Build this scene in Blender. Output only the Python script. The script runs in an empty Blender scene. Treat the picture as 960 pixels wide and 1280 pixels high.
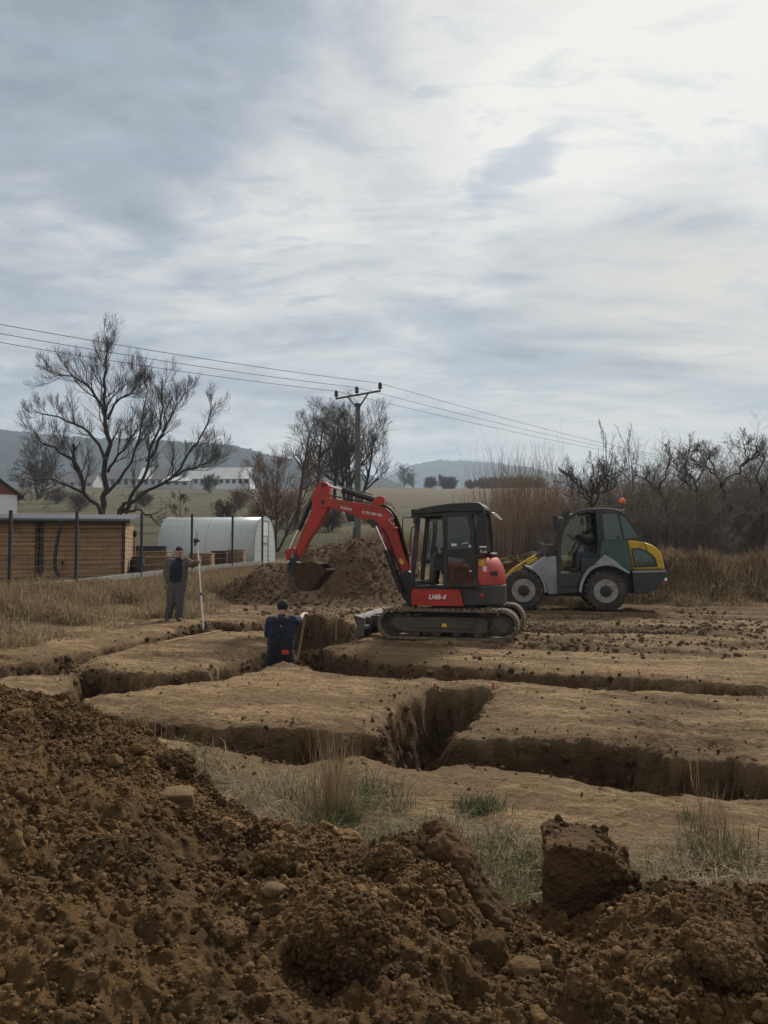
import bpy, bmesh, math, random
import numpy as np
from mathutils import Vector, Matrix, Euler

random.seed(11)
rng = np.random.default_rng(11)
R = math.radians
scene = bpy.context.scene
COL = scene.collection

# ------------------------------------------------------------------ camera maths
FPX, CX, CY, HZ, EYE = 960.0, 480.0, 640.0, 685.0, 1.65
PITCH = math.atan((HZ - CY) / FPX)
CP, SP = math.cos(PITCH), math.sin(PITCH)

def ray(px, py):
    xc, yc = (px - CX) / FPX, (CY - py) / FPX
    return Vector((xc, CP - yc * SP, SP + yc * CP))

def gp(px, py, z=0.0):
    d = ray(px, py)
    t = (z - EYE) / d.z
    return Vector((d.x * t, d.y * t, z))

def at(px, py, y):
    d = ray(px, py)
    t = y / d.y
    return Vector((d.x * t, y, EYE + d.z * t))

class Frame:
    """local frame of a machine: x forward, y towards its near side, z up"""
    def __init__(self, o, rz):
        self.o = Vector((o[0], o[1], 0)); self.rz = rz
        self.f = Vector((math.cos(rz), math.sin(rz), 0))
        self.n = Vector((-math.sin(rz), math.cos(rz), 0))
    def un(self, px, py, l):
        d = ray(px, py); e = Vector((0, 0, EYE))
        t = (l - (e - self.o).dot(self.n)) / d.dot(self.n)
        p = e + d * t - self.o
        return (p.dot(self.f), p.z)
    def poly(self, pts, l):
        return [self.un(a, b, l) for a, b in pts]

# ------------------------------------------------------------------ noise
def _hash(ix, iy, iz, seed):
    h = (ix.astype(np.int64) * 374761393 + iy.astype(np.int64) * 668265263
         + iz.astype(np.int64) * 2147483647 + seed * 1274126177) & 0xFFFFFFFF
    h = ((h ^ (h >> 13)) * 1274126177) & 0xFFFFFFFF
    h = ((h ^ (h >> 16)) * 2246822519) & 0xFFFFFFFF
    return ((h ^ (h >> 15)) & 0xFFFFFF).astype(np.float64) / 0xFFFFFF

def vn2(x, y, seed=0):
    x = np.asarray(x, float); y = np.asarray(y, float)
    fx, fy = np.floor(x), np.floor(y)
    tx, ty = x - fx, y - fy
    tx = tx * tx * tx * (tx * (tx * 6 - 15) + 10); ty = ty * ty * ty * (ty * (ty * 6 - 15) + 10)
    z = np.zeros_like(fx)
    a = _hash(fx, fy, z, seed); b = _hash(fx + 1, fy, z, seed)
    c = _hash(fx, fy + 1, z, seed); d = _hash(fx + 1, fy + 1, z, seed)
    return (a + (b - a) * tx + (c - a) * ty + (a - b - c + d) * tx * ty) * 2 - 1

def vn3(x, y, z, seed=0):
    fx, fy, fz = np.floor(x), np.floor(y), np.floor(z)
    tx, ty, tz = x - fx, y - fy, z - fz
    tx = tx * tx * (3 - 2 * tx); ty = ty * ty * (3 - 2 * ty); tz = tz * tz * (3 - 2 * tz)
    def L(k):
        a = _hash(fx, fy, fz + k, seed); b = _hash(fx + 1, fy, fz + k, seed)
        c = _hash(fx, fy + 1, fz + k, seed); d = _hash(fx + 1, fy + 1, fz + k, seed)
        return a + (b - a) * tx + (c - a) * ty + (a - b - c + d) * tx * ty
    l0, l1 = L(0), L(1)
    return (l0 + (l1 - l0) * tz) * 2 - 1

def fbm2(x, y, sc, oc=4, seed=0, gain=0.5):
    a, s, t = 1.0, 0.0, 0.0
    ca, sa = math.cos(0.7), math.sin(0.7)
    x = np.asarray(x, float) / sc; y = np.asarray(y, float) / sc
    for i in range(oc):
        s = s + a * vn2(x, y, seed + i * 17); t += a
        x, y = (x * ca - y * sa) * 2.03 + 5.1, (x * sa + y * ca) * 2.03 + 1.7
        a *= gain
    return s / t

def fbm3(p, sc, oc=3, seed=0, gain=0.5):
    a, s, t = 1.0, 0.0, 0.0
    q = p / sc
    for i in range(oc):
        s = s + a * vn3(q[:, 0], q[:, 1], q[:, 2], seed + i * 13); t += a
        q = q * 2.07 + 3.3; a *= gain
    return s / t

def sstep(a, b, x):
    t = np.clip((np.asarray(x, float) - a) / (b - a), 0, 1)
    return t * t * (3 - 2 * t)

# ------------------------------------------------------------------ objects
def tag(o, label=None, cat=None, group=None, kind=None):
    if label: o['label'] = label
    if cat: o['category'] = cat
    if group: o['group'] = group
    if kind: o['kind'] = kind
    return o

def empty(name, loc=(0, 0, 0), rz=0.0, label=None, cat=None, group=None):
    o = bpy.data.objects.new(name, None)
    o.empty_display_size = 0.2
    COL.objects.link(o)
    o.location = loc; o.rotation_euler = (0, 0, rz)
    return tag(o, label, cat, group)

def link(name, me, m, parent=None, smooth=False):
    o = bpy.data.objects.new(name, me)
    COL.objects.link(o)
    if m is not None:
        for k in (m if isinstance(m, (list, tuple)) else [m]): me.materials.append(k)
    if parent is not None: o.parent = parent
    if smooth: me.shade_smooth()
    return o

def np_mesh(name, V, quads=None, tris=None, smooth=True):
    me = bpy.data.meshes.new(name)
    V = np.ascontiguousarray(V, np.float32)
    nq = 0 if quads is None else len(quads); nt = 0 if tris is None else len(tris)
    parts = []
    if nq: parts.append(np.asarray(quads, np.int32).ravel())
    if nt: parts.append(np.asarray(tris, np.int32).ravel())
    loops = np.concatenate(parts)
    start = np.concatenate([np.arange(nq) * 4, nq * 4 + np.arange(nt) * 3]).astype(np.int32)
    me.vertices.add(len(V)); me.vertices.foreach_set('co', V.ravel())
    me.loops.add(len(loops)); me.loops.foreach_set('vertex_index', loops)
    me.polygons.add(nq + nt); me.polygons.foreach_set('loop_start', start)
    me.update(calc_edges=True)
    if smooth: me.shade_smooth()
    me.validate()
    return me

def set_col(me, name, rgb):
    a = me.color_attributes.new(name, 'FLOAT_COLOR', 'POINT')
    c = np.ones((len(me.vertices), 4), np.float32); c[:, :3] = rgb
    a.data.foreach_set('color', c.ravel())

def grid_mesh(name, X, Y, Z):
    n, m = X.shape
    V = np.stack([X, Y, Z], -1).reshape(-1, 3)
    i = np.arange(n * m).reshape(n, m)
    q = np.stack([i[:-1, :-1], i[:-1, 1:], i[1:, 1:], i[1:, :-1]], -1).reshape(-1, 4)
    return np_mesh(name, V, q)

class MB:
    """collects primitives into one mesh"""
    def __init__(self):
        self.v = []; self.f = []
    def add(self, vs, fs):
        b = len(self.v)
        self.v += [tuple(p) for p in vs]
        self.f += [tuple(b + i for i in f) for f in fs]
        return self
    def box(self, lo, hi):
        x0, y0, z0 = lo; x1, y1, z1 = hi
        return self.add([(x0, y0, z0), (x1, y0, z0), (x1, y1, z0), (x0, y1, z0), (x0, y0, z1), (x1, y0, z1), (x1, y1, z1), (x0, y1, z1)],
                        [(0, 3, 2, 1), (4, 5, 6, 7), (0, 1, 5, 4), (1, 2, 6, 5), (2, 3, 7, 6), (3, 0, 4, 7)])
    def bar(self, p0, p1, w, h, up=(0, 0, 1)):
        p0, p1 = Vector(p0), Vector(p1); t = (p1 - p0).normalized(); u = Vector(up)
        if abs(t.dot(u)) > 0.98: u = Vector((0, 1, 0))
        s = t.cross(u).normalized(); u = s.cross(t).normalized()
        vs = []
        for p in (p0, p1):
            for a, b in ((-1, -1), (1, -1), (1, 1), (-1, 1)): vs.append(p + s * (a * w / 2) + u * (b * h / 2))
        return self.add(vs, [(0, 3, 2, 1), (4, 5, 6, 7), (0, 1, 5, 4), (1, 2, 6, 5), (2, 3, 7, 6), (3, 0, 4, 7)])
    def prism(self, poly, y0, y1, shrink=0.0):
        """polygon in x,z swept along y"""
        n = len(poly)
        vs = [(a, y0, b) for a, b in poly] + [(a, y1, b) for a, b in poly]
        fs = [tuple(range(n)), tuple(range(2 * n - 1, n - 1, -1))]
        fs += [(i, i + n, (i + 1) % n + n, (i + 1) % n) for i in range(n)]
        return self.add(vs, fs)
    def ring(self, outer, inner, y0, y1):
        n = len(outer)
        vs = [(a, y0, b) for a, b in outer] + [(a, y0, b) for a, b in inner] + [(a, y1, b) for a, b in outer] + [(a, y1, b) for a, b in inner]
        fs = []
        for i in range(n):
            j = (i + 1) % n
            fs += [(i, j, n + j, n + i), (2 * n + j, 2 * n + i, 3 * n + i, 3 * n + j), (j, i, 2 * n + i, 2 * n + j), (n + i, n + j, 3 * n + j, 3 * n + i)]
        return self.add(vs, fs)
    def plan(self, poly, z0, z1, top_in=0.0):
        n = len(poly)
        cx = sum(p[0] for p in poly) / n; cy = sum(p[1] for p in poly) / n
        k = 1 - top_in
        vs = [(a, b, z0) for a, b in poly] + [(cx + (a - cx) * k, cy + (b - cy) * k, z1) for a, b in poly]
        fs = [tuple(range(n - 1, -1, -1)), tuple(range(n, 2 * n))]
        fs += [(i, (i + 1) % n, (i + 1) % n + n, i + n) for i in range(n)]
        return self.add(vs, fs)
    def tube(self, pts, r, n=8, caps=True):
        pts = [Vector(p) for p in pts]
        rs = r if isinstance(r, (list, tuple)) else [r] * len(pts)
        vs = []; prev = None
        for i, p in enumerate(pts):
            t = (pts[min(i + 1, len(pts) - 1)] - pts[max(i - 1, 0)]).normalized()
            if prev is None:
                u = Vector((0, 0, 1)) if abs(t.z) < 0.9 else Vector((1, 0, 0))
                s = t.cross(u).normalized()
            else:
                s = (prev - t * prev.dot(t)).normalized()
            prev = s; b = t.cross(s)
            for k in range(n):
                a = 2 * math.pi * k / n
                vs.append(p + (s * math.cos(a) + b * math.sin(a)) * rs[i])
        fs = []
        for i in range(len(pts) - 1):
            for k in range(n):
                k2 = (k + 1) % n
                fs.append((i * n + k, i * n + k2, (i + 1) * n + k2, (i + 1) * n + k))
        if caps:
            fs.append(tuple(range(n - 1, -1, -1))); b0 = (len(pts) - 1) * n
            fs.append(tuple(range(b0, b0 + n)))
        return self.add(vs, fs)
    def lathe(self, prof, o, axis=(0, 1, 0), n=32, closed=False):
        """profile of (radius, height along axis)"""
        o = Vector(o); t = Vector(axis).normalized()
        u = Vector((0, 0, 1)) if abs(t.z) < 0.9 else Vector((1, 0, 0))
        s = t.cross(u).normalized(); b = t.cross(s)
        vs = []
        for r, h in prof:
            for k in range(n):
                a = 2 * math.pi * k / n
                vs.append(o + t * h + (s * math.cos(a) + b * math.sin(a)) * r)
        m = len(prof); fs = []
        for i in range(m if closed else m - 1):
            i2 = (i + 1) % m
            for k in range(n):
                k2 = (k + 1) % n
                fs.append((i * n + k, i2 * n + k, i2 * n + k2, i * n + k2))
        if not closed:
            fs.append(tuple(range(n))); fs.append(tuple(range((m - 1) * n + n - 1, (m - 1) * n - 1, -1)))
        return self.add(vs, fs)
    def sphere(self, c, r, nu=12, nv=8, sc=(1, 1, 1)):
        vs = [(c[0], c[1], c[2] - r * sc[2])]
        for j in range(1, nv):
            b = -math.pi / 2 + math.pi * j / nv
            for i in range(nu):
                a = 2 * math.pi * i / nu
                vs.append((c[0] + r * sc[0] * math.cos(b) * math.cos(a), c[1] + r * sc[1] * math.cos(b) * math.sin(a), c[2] + r * sc[2] * math.sin(b)))
        vs.append((c[0], c[1], c[2] + r * sc[2])); top = len(vs) - 1
        fs = [(0, 1 + (i + 1) % nu, 1 + i) for i in range(nu)]
        for j in range(nv - 2):
            for i in range(nu):
                i2 = (i + 1) % nu
                fs.append((1 + j * nu + i, 1 + j * nu + i2, 1 + (j + 1) * nu + i2, 1 + (j + 1) * nu + i))
        b0 = 1 + (nv - 2) * nu
        fs += [(b0 + i, b0 + (i + 1) % nu, top) for i in range(nu)]
        return self.add(vs, fs)
    def limb(self, chain):
        """closed tapered capsules along [(point, radius) ...]"""
        for p, r in chain: self.sphere(p, r, 12, 8)
        for (p, r), (q, s) in zip(chain[:-1], chain[1:]):
            if (Vector(p) - Vector(q)).length > 1e-4: self.tube([p, q], [r, s], 12)
        return self
    def mesh(self, name):
        me = bpy.data.meshes.new(name)
        me.from_pydata(self.v, [], self.f); me.update()
        bm = bmesh.new(); bm.from_mesh(me)
        bmesh.ops.recalc_face_normals(bm, faces=bm.faces)
        bm.to_mesh(me); bm.free()
        return me
    def build(self, name, m, parent=None, bevel=0.0, smooth=None, seg=2):
        o = link(name, self.mesh(name), m, parent)
        me = o.data
        if bevel > 0:
            b = o.modifiers.new('bevel', 'BEVEL'); b.width = bevel; b.segments = seg; b.limit_method = 'ANGLE'; b.angle_limit = R(32)
            b.harden_normals = True
            me.shade_smooth()
        if smooth is not None:
            me.shade_smooth(); me.set_sharp_from_angle(angle=R(smooth))
        elif bevel > 0:
            me.set_sharp_from_angle(angle=R(50))
        return o

def remesh(mb, voxel, it=4, name='shape'):
    """fuse overlapping closed pieces into one continuous smoothed surface"""
    me = mb.mesh(name)
    o = bpy.data.objects.new('tmp', me); COL.objects.link(o)
    m = o.modifiers.new('r', 'REMESH'); m.mode = 'VOXEL'; m.voxel_size = voxel
    s = o.modifiers.new('s', 'SMOOTH'); s.factor = 0.5; s.iterations = it
    dg = bpy.context.evaluated_depsgraph_get(); dg.update()
    out = bpy.data.meshes.new_from_object(o.evaluated_get(dg))
    out.name = name
    bpy.data.objects.remove(o); bpy.data.meshes.remove(me)
    out.materials.clear(); out.shade_smooth()
    return out

def lettering(text, size, m, parent, origin, xdir, ydir, depth=0.003, name='lettering', bold=0.0, shear=0.0, align='CENTER'):
    cu = bpy.data.curves.new('t', 'FONT'); cu.body = text; cu.size = size; cu.extrude = depth; cu.offset = bold
    cu.align_x = align; cu.align_y = 'CENTER'; cu.shear = shear; cu.resolution_u = 3
    o = bpy.data.objects.new('tmp', cu); COL.objects.link(o)
    dg = bpy.context.evaluated_depsgraph_get(); dg.update()
    me = bpy.data.meshes.new_from_object(o.evaluated_get(dg))
    bpy.data.objects.remove(o); bpy.data.curves.remove(cu)
    x = Vector(xdir).normalized(); y = Vector(ydir).normalized(); z = x.cross(y)
    M = Matrix((x, y, z)).transposed().to_4x4(); M.translation = Vector(origin)
    me.transform(M); me.materials.clear()
    return link(name, me, m, parent)

# ------------------------------------------------------------------ materials
def _n(nt, t, **kw):
    n = nt.nodes.new(t)
    for k, v in kw.items():
        if k in n.inputs: n.inputs[k].default_value = v
        else: setattr(n, k, v)
    return n

def mixc(nt, fac, a, b):
    m = nt.nodes.new('ShaderNodeMix'); m.data_type = 'RGBA'
    for s, v in ((m.inputs[0], fac), (m.inputs[6], a), (m.inputs[7], b)):
        if hasattr(v, 'is_linked') or isinstance(v, bpy.types.NodeSocket): nt.links.new(v, s)
        elif isinstance(v, (int, float)): s.default_value = v
        else: s.default_value = (*v[:3], 1)
    return m.outputs[2]

def ramp(nt, fac, stops):
    r = nt.nodes.new('ShaderNodeValToRGB'); cr = r.color_ramp
    while len(cr.elements) < len(stops): cr.elements.new(0.5)
    for e, (p, c) in zip(cr.elements, stops):
        e.position = p; e.color = (c, c, c, 1) if isinstance(c, (int, float)) else (*c[:3], 1)
    nt.links.new(fac, r.inputs[0])
    return r.outputs[0]

def math_(nt, op, a, b=0.0, clamp=False):
    m = nt.nodes.new('ShaderNodeMath'); m.operation = op; m.use_clamp = clamp
    for s, v in ((m.inputs[0], a), (m.inputs[1], b)):
        if isinstance(v, bpy.types.NodeSocket): nt.links.new(v, s)
        else: s.default_value = v
    return m.outputs[0]

def noise(nt, vec, sc, det=4.0, rough=0.55, dist=0.0, out=0):
    n = nt.nodes.new('ShaderNodeTexNoise')
    n.inputs['Scale'].default_value = sc; n.inputs['Detail'].default_value = det
    n.inputs['Roughness'].default_value = rough; n.inputs['Distortion'].default_value = dist
    if vec is not None: nt.links.new(vec, n.inputs['Vector'])
    return n.outputs[out]

def mapping(nt, vec, scale=(1, 1, 1), rot=(0, 0, 0)):
    m = nt.nodes.new('ShaderNodeMapping'); m.inputs['Scale'].default_value = scale; m.inputs['Rotation'].default_value = rot
    nt.links.new(vec, m.inputs['Vector']); return m.outputs[0]

def new_mat(name):
    m = bpy.data.materials.new(name); m.use_nodes = True
    nt = m.node_tree; p = nt.nodes['Principled BSDF']
    tc = nt.nodes.new('ShaderNodeTexCoord')
    return m, nt, p, tc.outputs['Object']

def bumpn(nt, p, h, strength=0.3, dist=0.01):
    b = nt.nodes.new('ShaderNodeBump'); b.inputs['Strength'].default_value = strength; b.inputs['Distance'].default_value = dist
    nt.links.new(h, b.inputs['Height']); nt.links.new(b.outputs[0], p.inputs['Normal'])

def surf(name, col, rough=0.6, var=0.25, sc=6.0, col2=None, metallic=0.0, bump=0.0, bsc=None, bdist=0.01, dirt=None, dirt_amt=0.5, dirt_sc=4.0, spec=None, stretch=(1, 1, 1), coat=0.0):
    m, nt, p, v = new_mat(name)
    vv = mapping(nt, v, stretch) if stretch != (1, 1, 1) else v
    n1 = noise(nt, vv, sc, 5)
    c2 = col2 if col2 else tuple(max(0, c * (1 - var)) for c in col)
    c = mixc(nt, ramp(nt, n1, [(0.35, 0.0), (0.68, 1.0)]), col, c2)
    r = None
    if dirt:
        n2 = noise(nt, v, dirt_sc, 8, 0.65)
        f = ramp(nt, n2, [(0.62 - dirt_amt * 0.4, 0.0), (0.80 - dirt_amt * 0.2, min(1.0, dirt_amt + 0.25))])
        c = mixc(nt, f, c, dirt)
        mr = nt.nodes.new('ShaderNodeMapRange'); nt.links.new(f, mr.inputs[0])
        mr.inputs[3].default_value = rough; mr.inputs[4].default_value = 0.9
        nt.links.new(mr.outputs[0], p.inputs['Roughness'])
    else:
        p.inputs['Roughness'].default_value = rough
    nt.links.new(c, p.inputs['Base Color'])
    p.inputs['Metallic'].default_value = metallic
    if spec is not None: p.inputs['Specular IOR Level'].default_value = spec
    if coat: p.inputs['Coat Weight'].default_value = coat
    if bump: bumpn(nt, p, noise(nt, vv, bsc or sc * 4, 6, 0.6), bump, bdist)
    return m

def glass_mat(name, tint, refl=0.12, dust=(0.2, 0.18, 0.15), dust_amt=0.12):
    m = bpy.data.materials.new(name); m.use_nodes = True; nt = m.node_tree
    nt.nodes.remove(nt.nodes['Principled BSDF']); out = nt.nodes['Material Output']
    tr = _n(nt, 'ShaderNodeBsdfTransparent'); tr.inputs[0].default_value = (*tint, 1)
    gl = _n(nt, 'ShaderNodeBsdfGlossy'); gl.inputs['Roughness'].default_value = 0.03
    df = _n(nt, 'ShaderNodeBsdfDiffuse'); df.inputs[0].default_value = (*dust, 1)
    fr = _n(nt, 'ShaderNodeFresnel'); fr.inputs[0].default_value = 1.5
    f = math_(nt, 'ADD', fr.outputs[0], refl - 0.04, True)
    s1 = nt.nodes.new('ShaderNodeMixShader'); nt.links.new(f, s1.inputs[0]); nt.links.new(tr.outputs[0], s1.inputs[1]); nt.links.new(gl.outputs[0], s1.inputs[2])
    tc = nt.nodes.new('ShaderNodeTexCoord'); n = noise(nt, tc.outputs['Object'], 5, 6, 0.6)
    d = ramp(nt, n, [(0.3, dust_amt * 0.3), (0.75, dust_amt * 1.6)])
    s2 = nt.nodes.new('ShaderNodeMixShader'); nt.links.new(d, s2.inputs[0]); nt.links.new(s1.outputs[0], s2.inputs[1]); nt.links.new(df.outputs[0], s2.inputs[2])
    nt.links.new(s2.outputs[0], out.inputs[0])
    return m

# ------------------------------------------------------------------ branches
def tubes(polys, sides):
    """polys: list of (points[(x,y,z)...], radii[...]); one array mesh of tapered tubes"""
    groups = {}
    for pts, rs in polys: groups.setdefault(len(pts), []).append((pts, rs))
    Vs, Qs, base = [], [], 0
    for k, lst in groups.items():
        P = np.array([a for a, _ in lst], float); Rr = np.array([b for _, b in lst], float)
        T = np.empty_like(P); T[:, 1:-1] = P[:, 2:] - P[:, :-2]; T[:, 0] = P[:, 1] - P[:, 0]; T[:, -1] = P[:, -1] - P[:, -2]
        T /= np.linalg.norm(T, axis=-1, keepdims=True) + 1e-9
        ref = np.where(np.abs(T[:, :1, 2:3]) > 0.85, np.array([[[1.0, 0, 0]]]), np.array([[[0, 0, 1.0]]]))
        S = np.cross(T, np.broadcast_to(ref, T.shape)); S /= np.linalg.norm(S, axis=-1, keepdims=True) + 1e-9
        B = np.cross(T, S)
        a = np.arange(sides) * 2 * np.pi / sides
        ring = P[:, :, None, :] + Rr[:, :, None, None] * (S[:, :, None, :] * np.cos(a)[None, None, :, None] + B[:, :, None, :] * np.sin(a)[None, None, :, None])
        N = len(lst); Vs.append(ring.reshape(-1, 3))
        idx = base + np.arange(N * k * sides).reshape(N, k, sides)
        nx = np.roll(idx, -1, axis=2)
        Qs.append(np.stack([idx[:, :-1], nx[:, :-1], nx[:, 1:], idx[:, 1:]], -1).reshape(-1, 4))
        base += N * k * sides
    return np.concatenate(Vs), np.concatenate(Qs)

def rvec():
    return Vector((random.gauss(0, 1), random.gauss(0, 1), random.gauss(0, 1)))

def grow(out, p, d, L, r, lev, maxl, up=0.12, wob=0.18, kids=(4, 6), ang=(30, 60), ratio=0.55, taper=0.35, start=0.25, rmin=0.006):
    n = 5 if lev < maxl else 4
    pts = [tuple(p)]; rs = [r]; dirs = [d.copy()]
    q = Vector(p)
    for i in range(n):
        d = (d + rvec() * wob * 0.6 + Vector((0, 0, up))).normalized()
        q = q + d * (L / n)
        pts.append(tuple(q)); rs.append(max(rmin, r * (1 - (1 - taper) * (i + 1) / n))); dirs.append(d.copy())
    out.append((lev, pts, rs))
    if lev >= maxl: return
    spawn(out, pts, rs, dirs, L, lev, maxl, up, wob, kids, ang, ratio, taper, start, rmin)

def spawn(out, pts, rs, dirs, L, lev, maxl, up, wob, kids, ang, ratio, taper, start, rmin):
    k = random.randint(*kids)
    for j in range(k):
        t = start + (1 - start) * (j + random.random() * 0.9) / k
        f = min(t, 0.999) * (len(pts) - 1); i = int(f); u = f - i
        q = Vector(pts[i]).lerp(Vector(pts[i + 1]), u)
        dd = dirs[min(i + 1, len(dirs) - 1)]
        s = dd.cross(rvec()).normalized()
        a = R(random.uniform(*ang))
        nd = (dd * math.cos(a) + s * math.sin(a)).normalized()
        rr = max(rmin, (rs[i] * (1 - u) + rs[i + 1] * u) * random.uniform(0.5, 0.7))
        grow(out, q, nd, L * ratio * random.uniform(0.7, 1.2) * (1.15 - 0.5 * t), rr, lev + 1, maxl, up, wob, kids, ang, ratio, taper, start, rmin)

def guided(out, pix, y0, dy, r0, r1, maxl, L, **kw):
    """a limb traced through the given picture points, standing at depth y0 .. y0+dy"""
    n = len(pix)
    pts = [at(px, py, y0 + dy * (i / (n - 1)) ** 1.2) for i, (px, py) in enumerate(pix)]
    fine = []
    for i in range(n - 1):
        a = pts[max(i - 1, 0)]; b = pts[i]; c = pts[i + 1]; d = pts[min(i + 2, n - 1)]
        for k in range(3):
            t = k / 3
            fine.append(0.5 * ((2 * b) + (c - a) * t + (2 * a - 5 * b + 4 * c - d) * t * t + (3 * b - a - 3 * c + d) * t * t * t) + rvec() * 0.05)
    fine.append(pts[-1])
    m = len(fine)
    rs = [r0 + (r1 - r0) * (i / (m - 1)) ** 0.8 for i in range(m)]
    dirs = [(fine[min(i + 1, m - 1)] - fine[max(i - 1, 0)]).normalized() for i in range(m)]
    P = [tuple(p) for p in fine]
    out.append((0, P, rs))
    prm = dict(up=0.1, wob=0.2, kids=(4, 6), ang=(30, 65), ratio=0.5, taper=0.4, start=0.2, rmin=0.008); k0 = kw.pop('k0', (12, 15)); st0 = kw.pop('st0', 0.25)
    prm.update(kw)
    prm2 = dict(prm)
    k = random.randint(*k0)
    for j in range(k):
        t = st0 + (1 - st0) * (j + random.random()) / k
        f = min(t, 0.999) * (m - 1); i = int(f)
        dd = dirs[i]; s = dd.cross(rvec()).normalized(); a = R(random.uniform(*prm['ang']))
        nd = (dd * math.cos(a) + s * math.sin(a)).normalized()
        grow(out, fine[i], nd, L * random.uniform(0.7, 1.2) * (1.15 - 0.45 * t), max(0.012, rs[i] * random.uniform(0.4, 0.6)), 1, maxl, **prm2)

def tree_object(name, out, m_trunk, m_crown, base, label, cat, group=None, split=0, sides=(7, 4, 3)):
    root = empty(name, tuple(base), 0, label, cat, group)
    b = np.array(base)
    for nm, sel, sd, mt in (('trunk', [o for o in out if o[0] <= split], sides[0], m_trunk), ('crown', [o for o in out if o[0] > split], sides[1], m_crown)):
        if not sel: continue
        if nm == 'crown':
            hi = [(p, r) for l, p, r in sel if l <= split + 1]; lo = [(p, r) for l, p, r in sel if l > split + 1]
            V, Q = tubes(hi, sides[1]) if hi else (np.zeros((0, 3)), np.zeros((0, 4), int))
            if lo:
                V2, Q2 = tubes(lo, sides[2]); Q = np.concatenate([Q, Q2 + len(V)]); V = np.concatenate([V, V2])
        else:
            V, Q = tubes([(p, r) for l, p, r in sel], sd)
        link(nm, np_mesh(nm, V - b, Q), mt, root)
    return root

# ------------------------------------------------------------------ blades of grass
def blades(name, P, h, w, bend, tint, m, kind='stuff', label=None, cat=None, parent=None):
    """P (N,3) feet, h (N,) heights, w widths, bend lean as a share of the height, tint (N,3) colours"""
    N = len(P); a = rng.uniform(0, 2 * np.pi, N); b = rng.uniform(0, 2 * np.pi, N)
    sx, sy = np.cos(a) * w / 2, np.sin(a) * w / 2
    lx, ly = np.cos(b) * bend * h, np.sin(b) * bend * h
    z1 = h * np.sqrt(np.clip(1 - bend ** 2 * 0.3, 0.1, 1)) * 0.55; z2 = h * np.sqrt(np.clip(1 - np.minimum(bend, 0.95) ** 2, 0.05, 1))
    V = np.zeros((N, 5, 3))
    V[:, 0] = P + np.stack([-sx, -sy, 0 * sx - 0.02], -1); V[:, 1] = P + np.stack([sx, sy, 0 * sx - 0.02], -1)
    mid = P + np.stack([lx * 0.35, ly * 0.35, z1], -1)
    V[:, 2] = mid + np.stack([-sx, -sy, 0 * sx], -1) * 0.8; V[:, 3] = mid + np.stack([sx, sy, 0 * sx], -1) * 0.8
    V[:, 4] = P + np.stack([lx, ly, z2], -1)
    i = np.arange(N)[:, None] * 5
    q = i + np.array([[0, 1, 3, 2]]); t = i + np.array([[2, 3, 4]])
    me = np_mesh(name, V.reshape(-1, 3), q, t)
    set_col(me, 'tint', np.repeat(tint, 5, axis=0))
    return tag(link(name, me, m, parent), label, cat, None, kind)

# ------------------------------------------------------------------ clods
def ico(sub):
    bm = bmesh.new(); bmesh.ops.create_icosphere(bm, subdivisions=sub, radius=1.0)
    V = np.array([v.co[:] for v in bm.verts]); T = np.array([[v.index for v in f.verts] for f in bm.faces]); bm.free()
    return V, T
ICO = {k: ico(k) for k in (1, 2, 3, 4, 5)}

def clods(P, S, sub, seed=0, rough=0.35):
    """N irregular lumps: centres P, radii S"""
    V0, T0 = ICO[sub]; N, k = len(P), len(V0)
    off = rng.uniform(0, 50, (N, 1, 3))
    q = (V0[None] * 1.1 + off).reshape(-1, 3)
    d = 1 + rough * fbm3(q, 1.0, 2, seed) * 1.6
    V = V0[None] * d.reshape(N, k, 1)
    sc = rng.uniform(0.65, 1.25, (N, 1, 3)); sc[:, :, 2] *= 0.8
    V = V * sc
    a = rng.uniform(0, 2 * np.pi, N); ca, sa = np.cos(a)[:, None], np.sin(a)[:, None]
    X = V[:, :, 0] * ca - V[:, :, 1] * sa; Y = V[:, :, 0] * sa + V[:, :, 1] * ca
    V = np.stack([X, Y, V[:, :, 2]], -1) * S[:, None, None] + P[:, None, :]
    T = (T0[None] + (np.arange(N) * k)[:, None, None]).reshape(-1, 3)
    return V.reshape(-1, 3), T

def chunks(P, S, sub, seed=0, cuts=7):
    """angular broken lumps: spheres cut by random planes, then roughened"""
    V0, T0 = ICO[sub]; N, k = len(P), len(V0)
    V = np.repeat(V0[None], N, 0)
    for c in range(cuts):
        n = rng.normal(size=(N, 1, 3)); n /= np.linalg.norm(n, axis=-1, keepdims=True); d = rng.uniform(0.42, 0.88, (N, 1))
        e = np.maximum((V * n).sum(-1) - d, 0); V = V - e[..., None] * n
    off = rng.uniform(0, 50, (N, 1, 3))
    f = fbm3((V * 1.6 + off).reshape(-1, 3), 1.0, 3, seed, 0.6).reshape(N, k, 1)
    f2 = fbm3((V * 5.0 + off).reshape(-1, 3), 1.0, 2, seed + 3, 0.6).reshape(N, k, 1) if sub > 1 else 0.0
    V = V * (1.15 + 0.42 * f + 0.20 * f2) * rng.uniform(0.7, 1.25, (N, 1, 3))
    a = rng.uniform(0, 2 * np.pi, N); ca, sa = np.cos(a)[:, None], np.sin(a)[:, None]
    X = V[:, :, 0] * ca - V[:, :, 1] * sa; Y = V[:, :, 0] * sa + V[:, :, 1] * ca
    V = np.stack([X, Y, V[:, :, 2]], -1) * S[:, None, None] + P[:, None, :]
    return V.reshape(-1, 3), (T0[None] + (np.arange(N) * k)[:, None, None]).reshape(-1, 3)

def merge(lst):
    Vs, Ts, b = [], [], 0
    for V, T in lst:
        Vs.append(V); Ts.append(T + b); b += len(V)
    return np.concatenate(Vs), np.concatenate(Ts)
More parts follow.
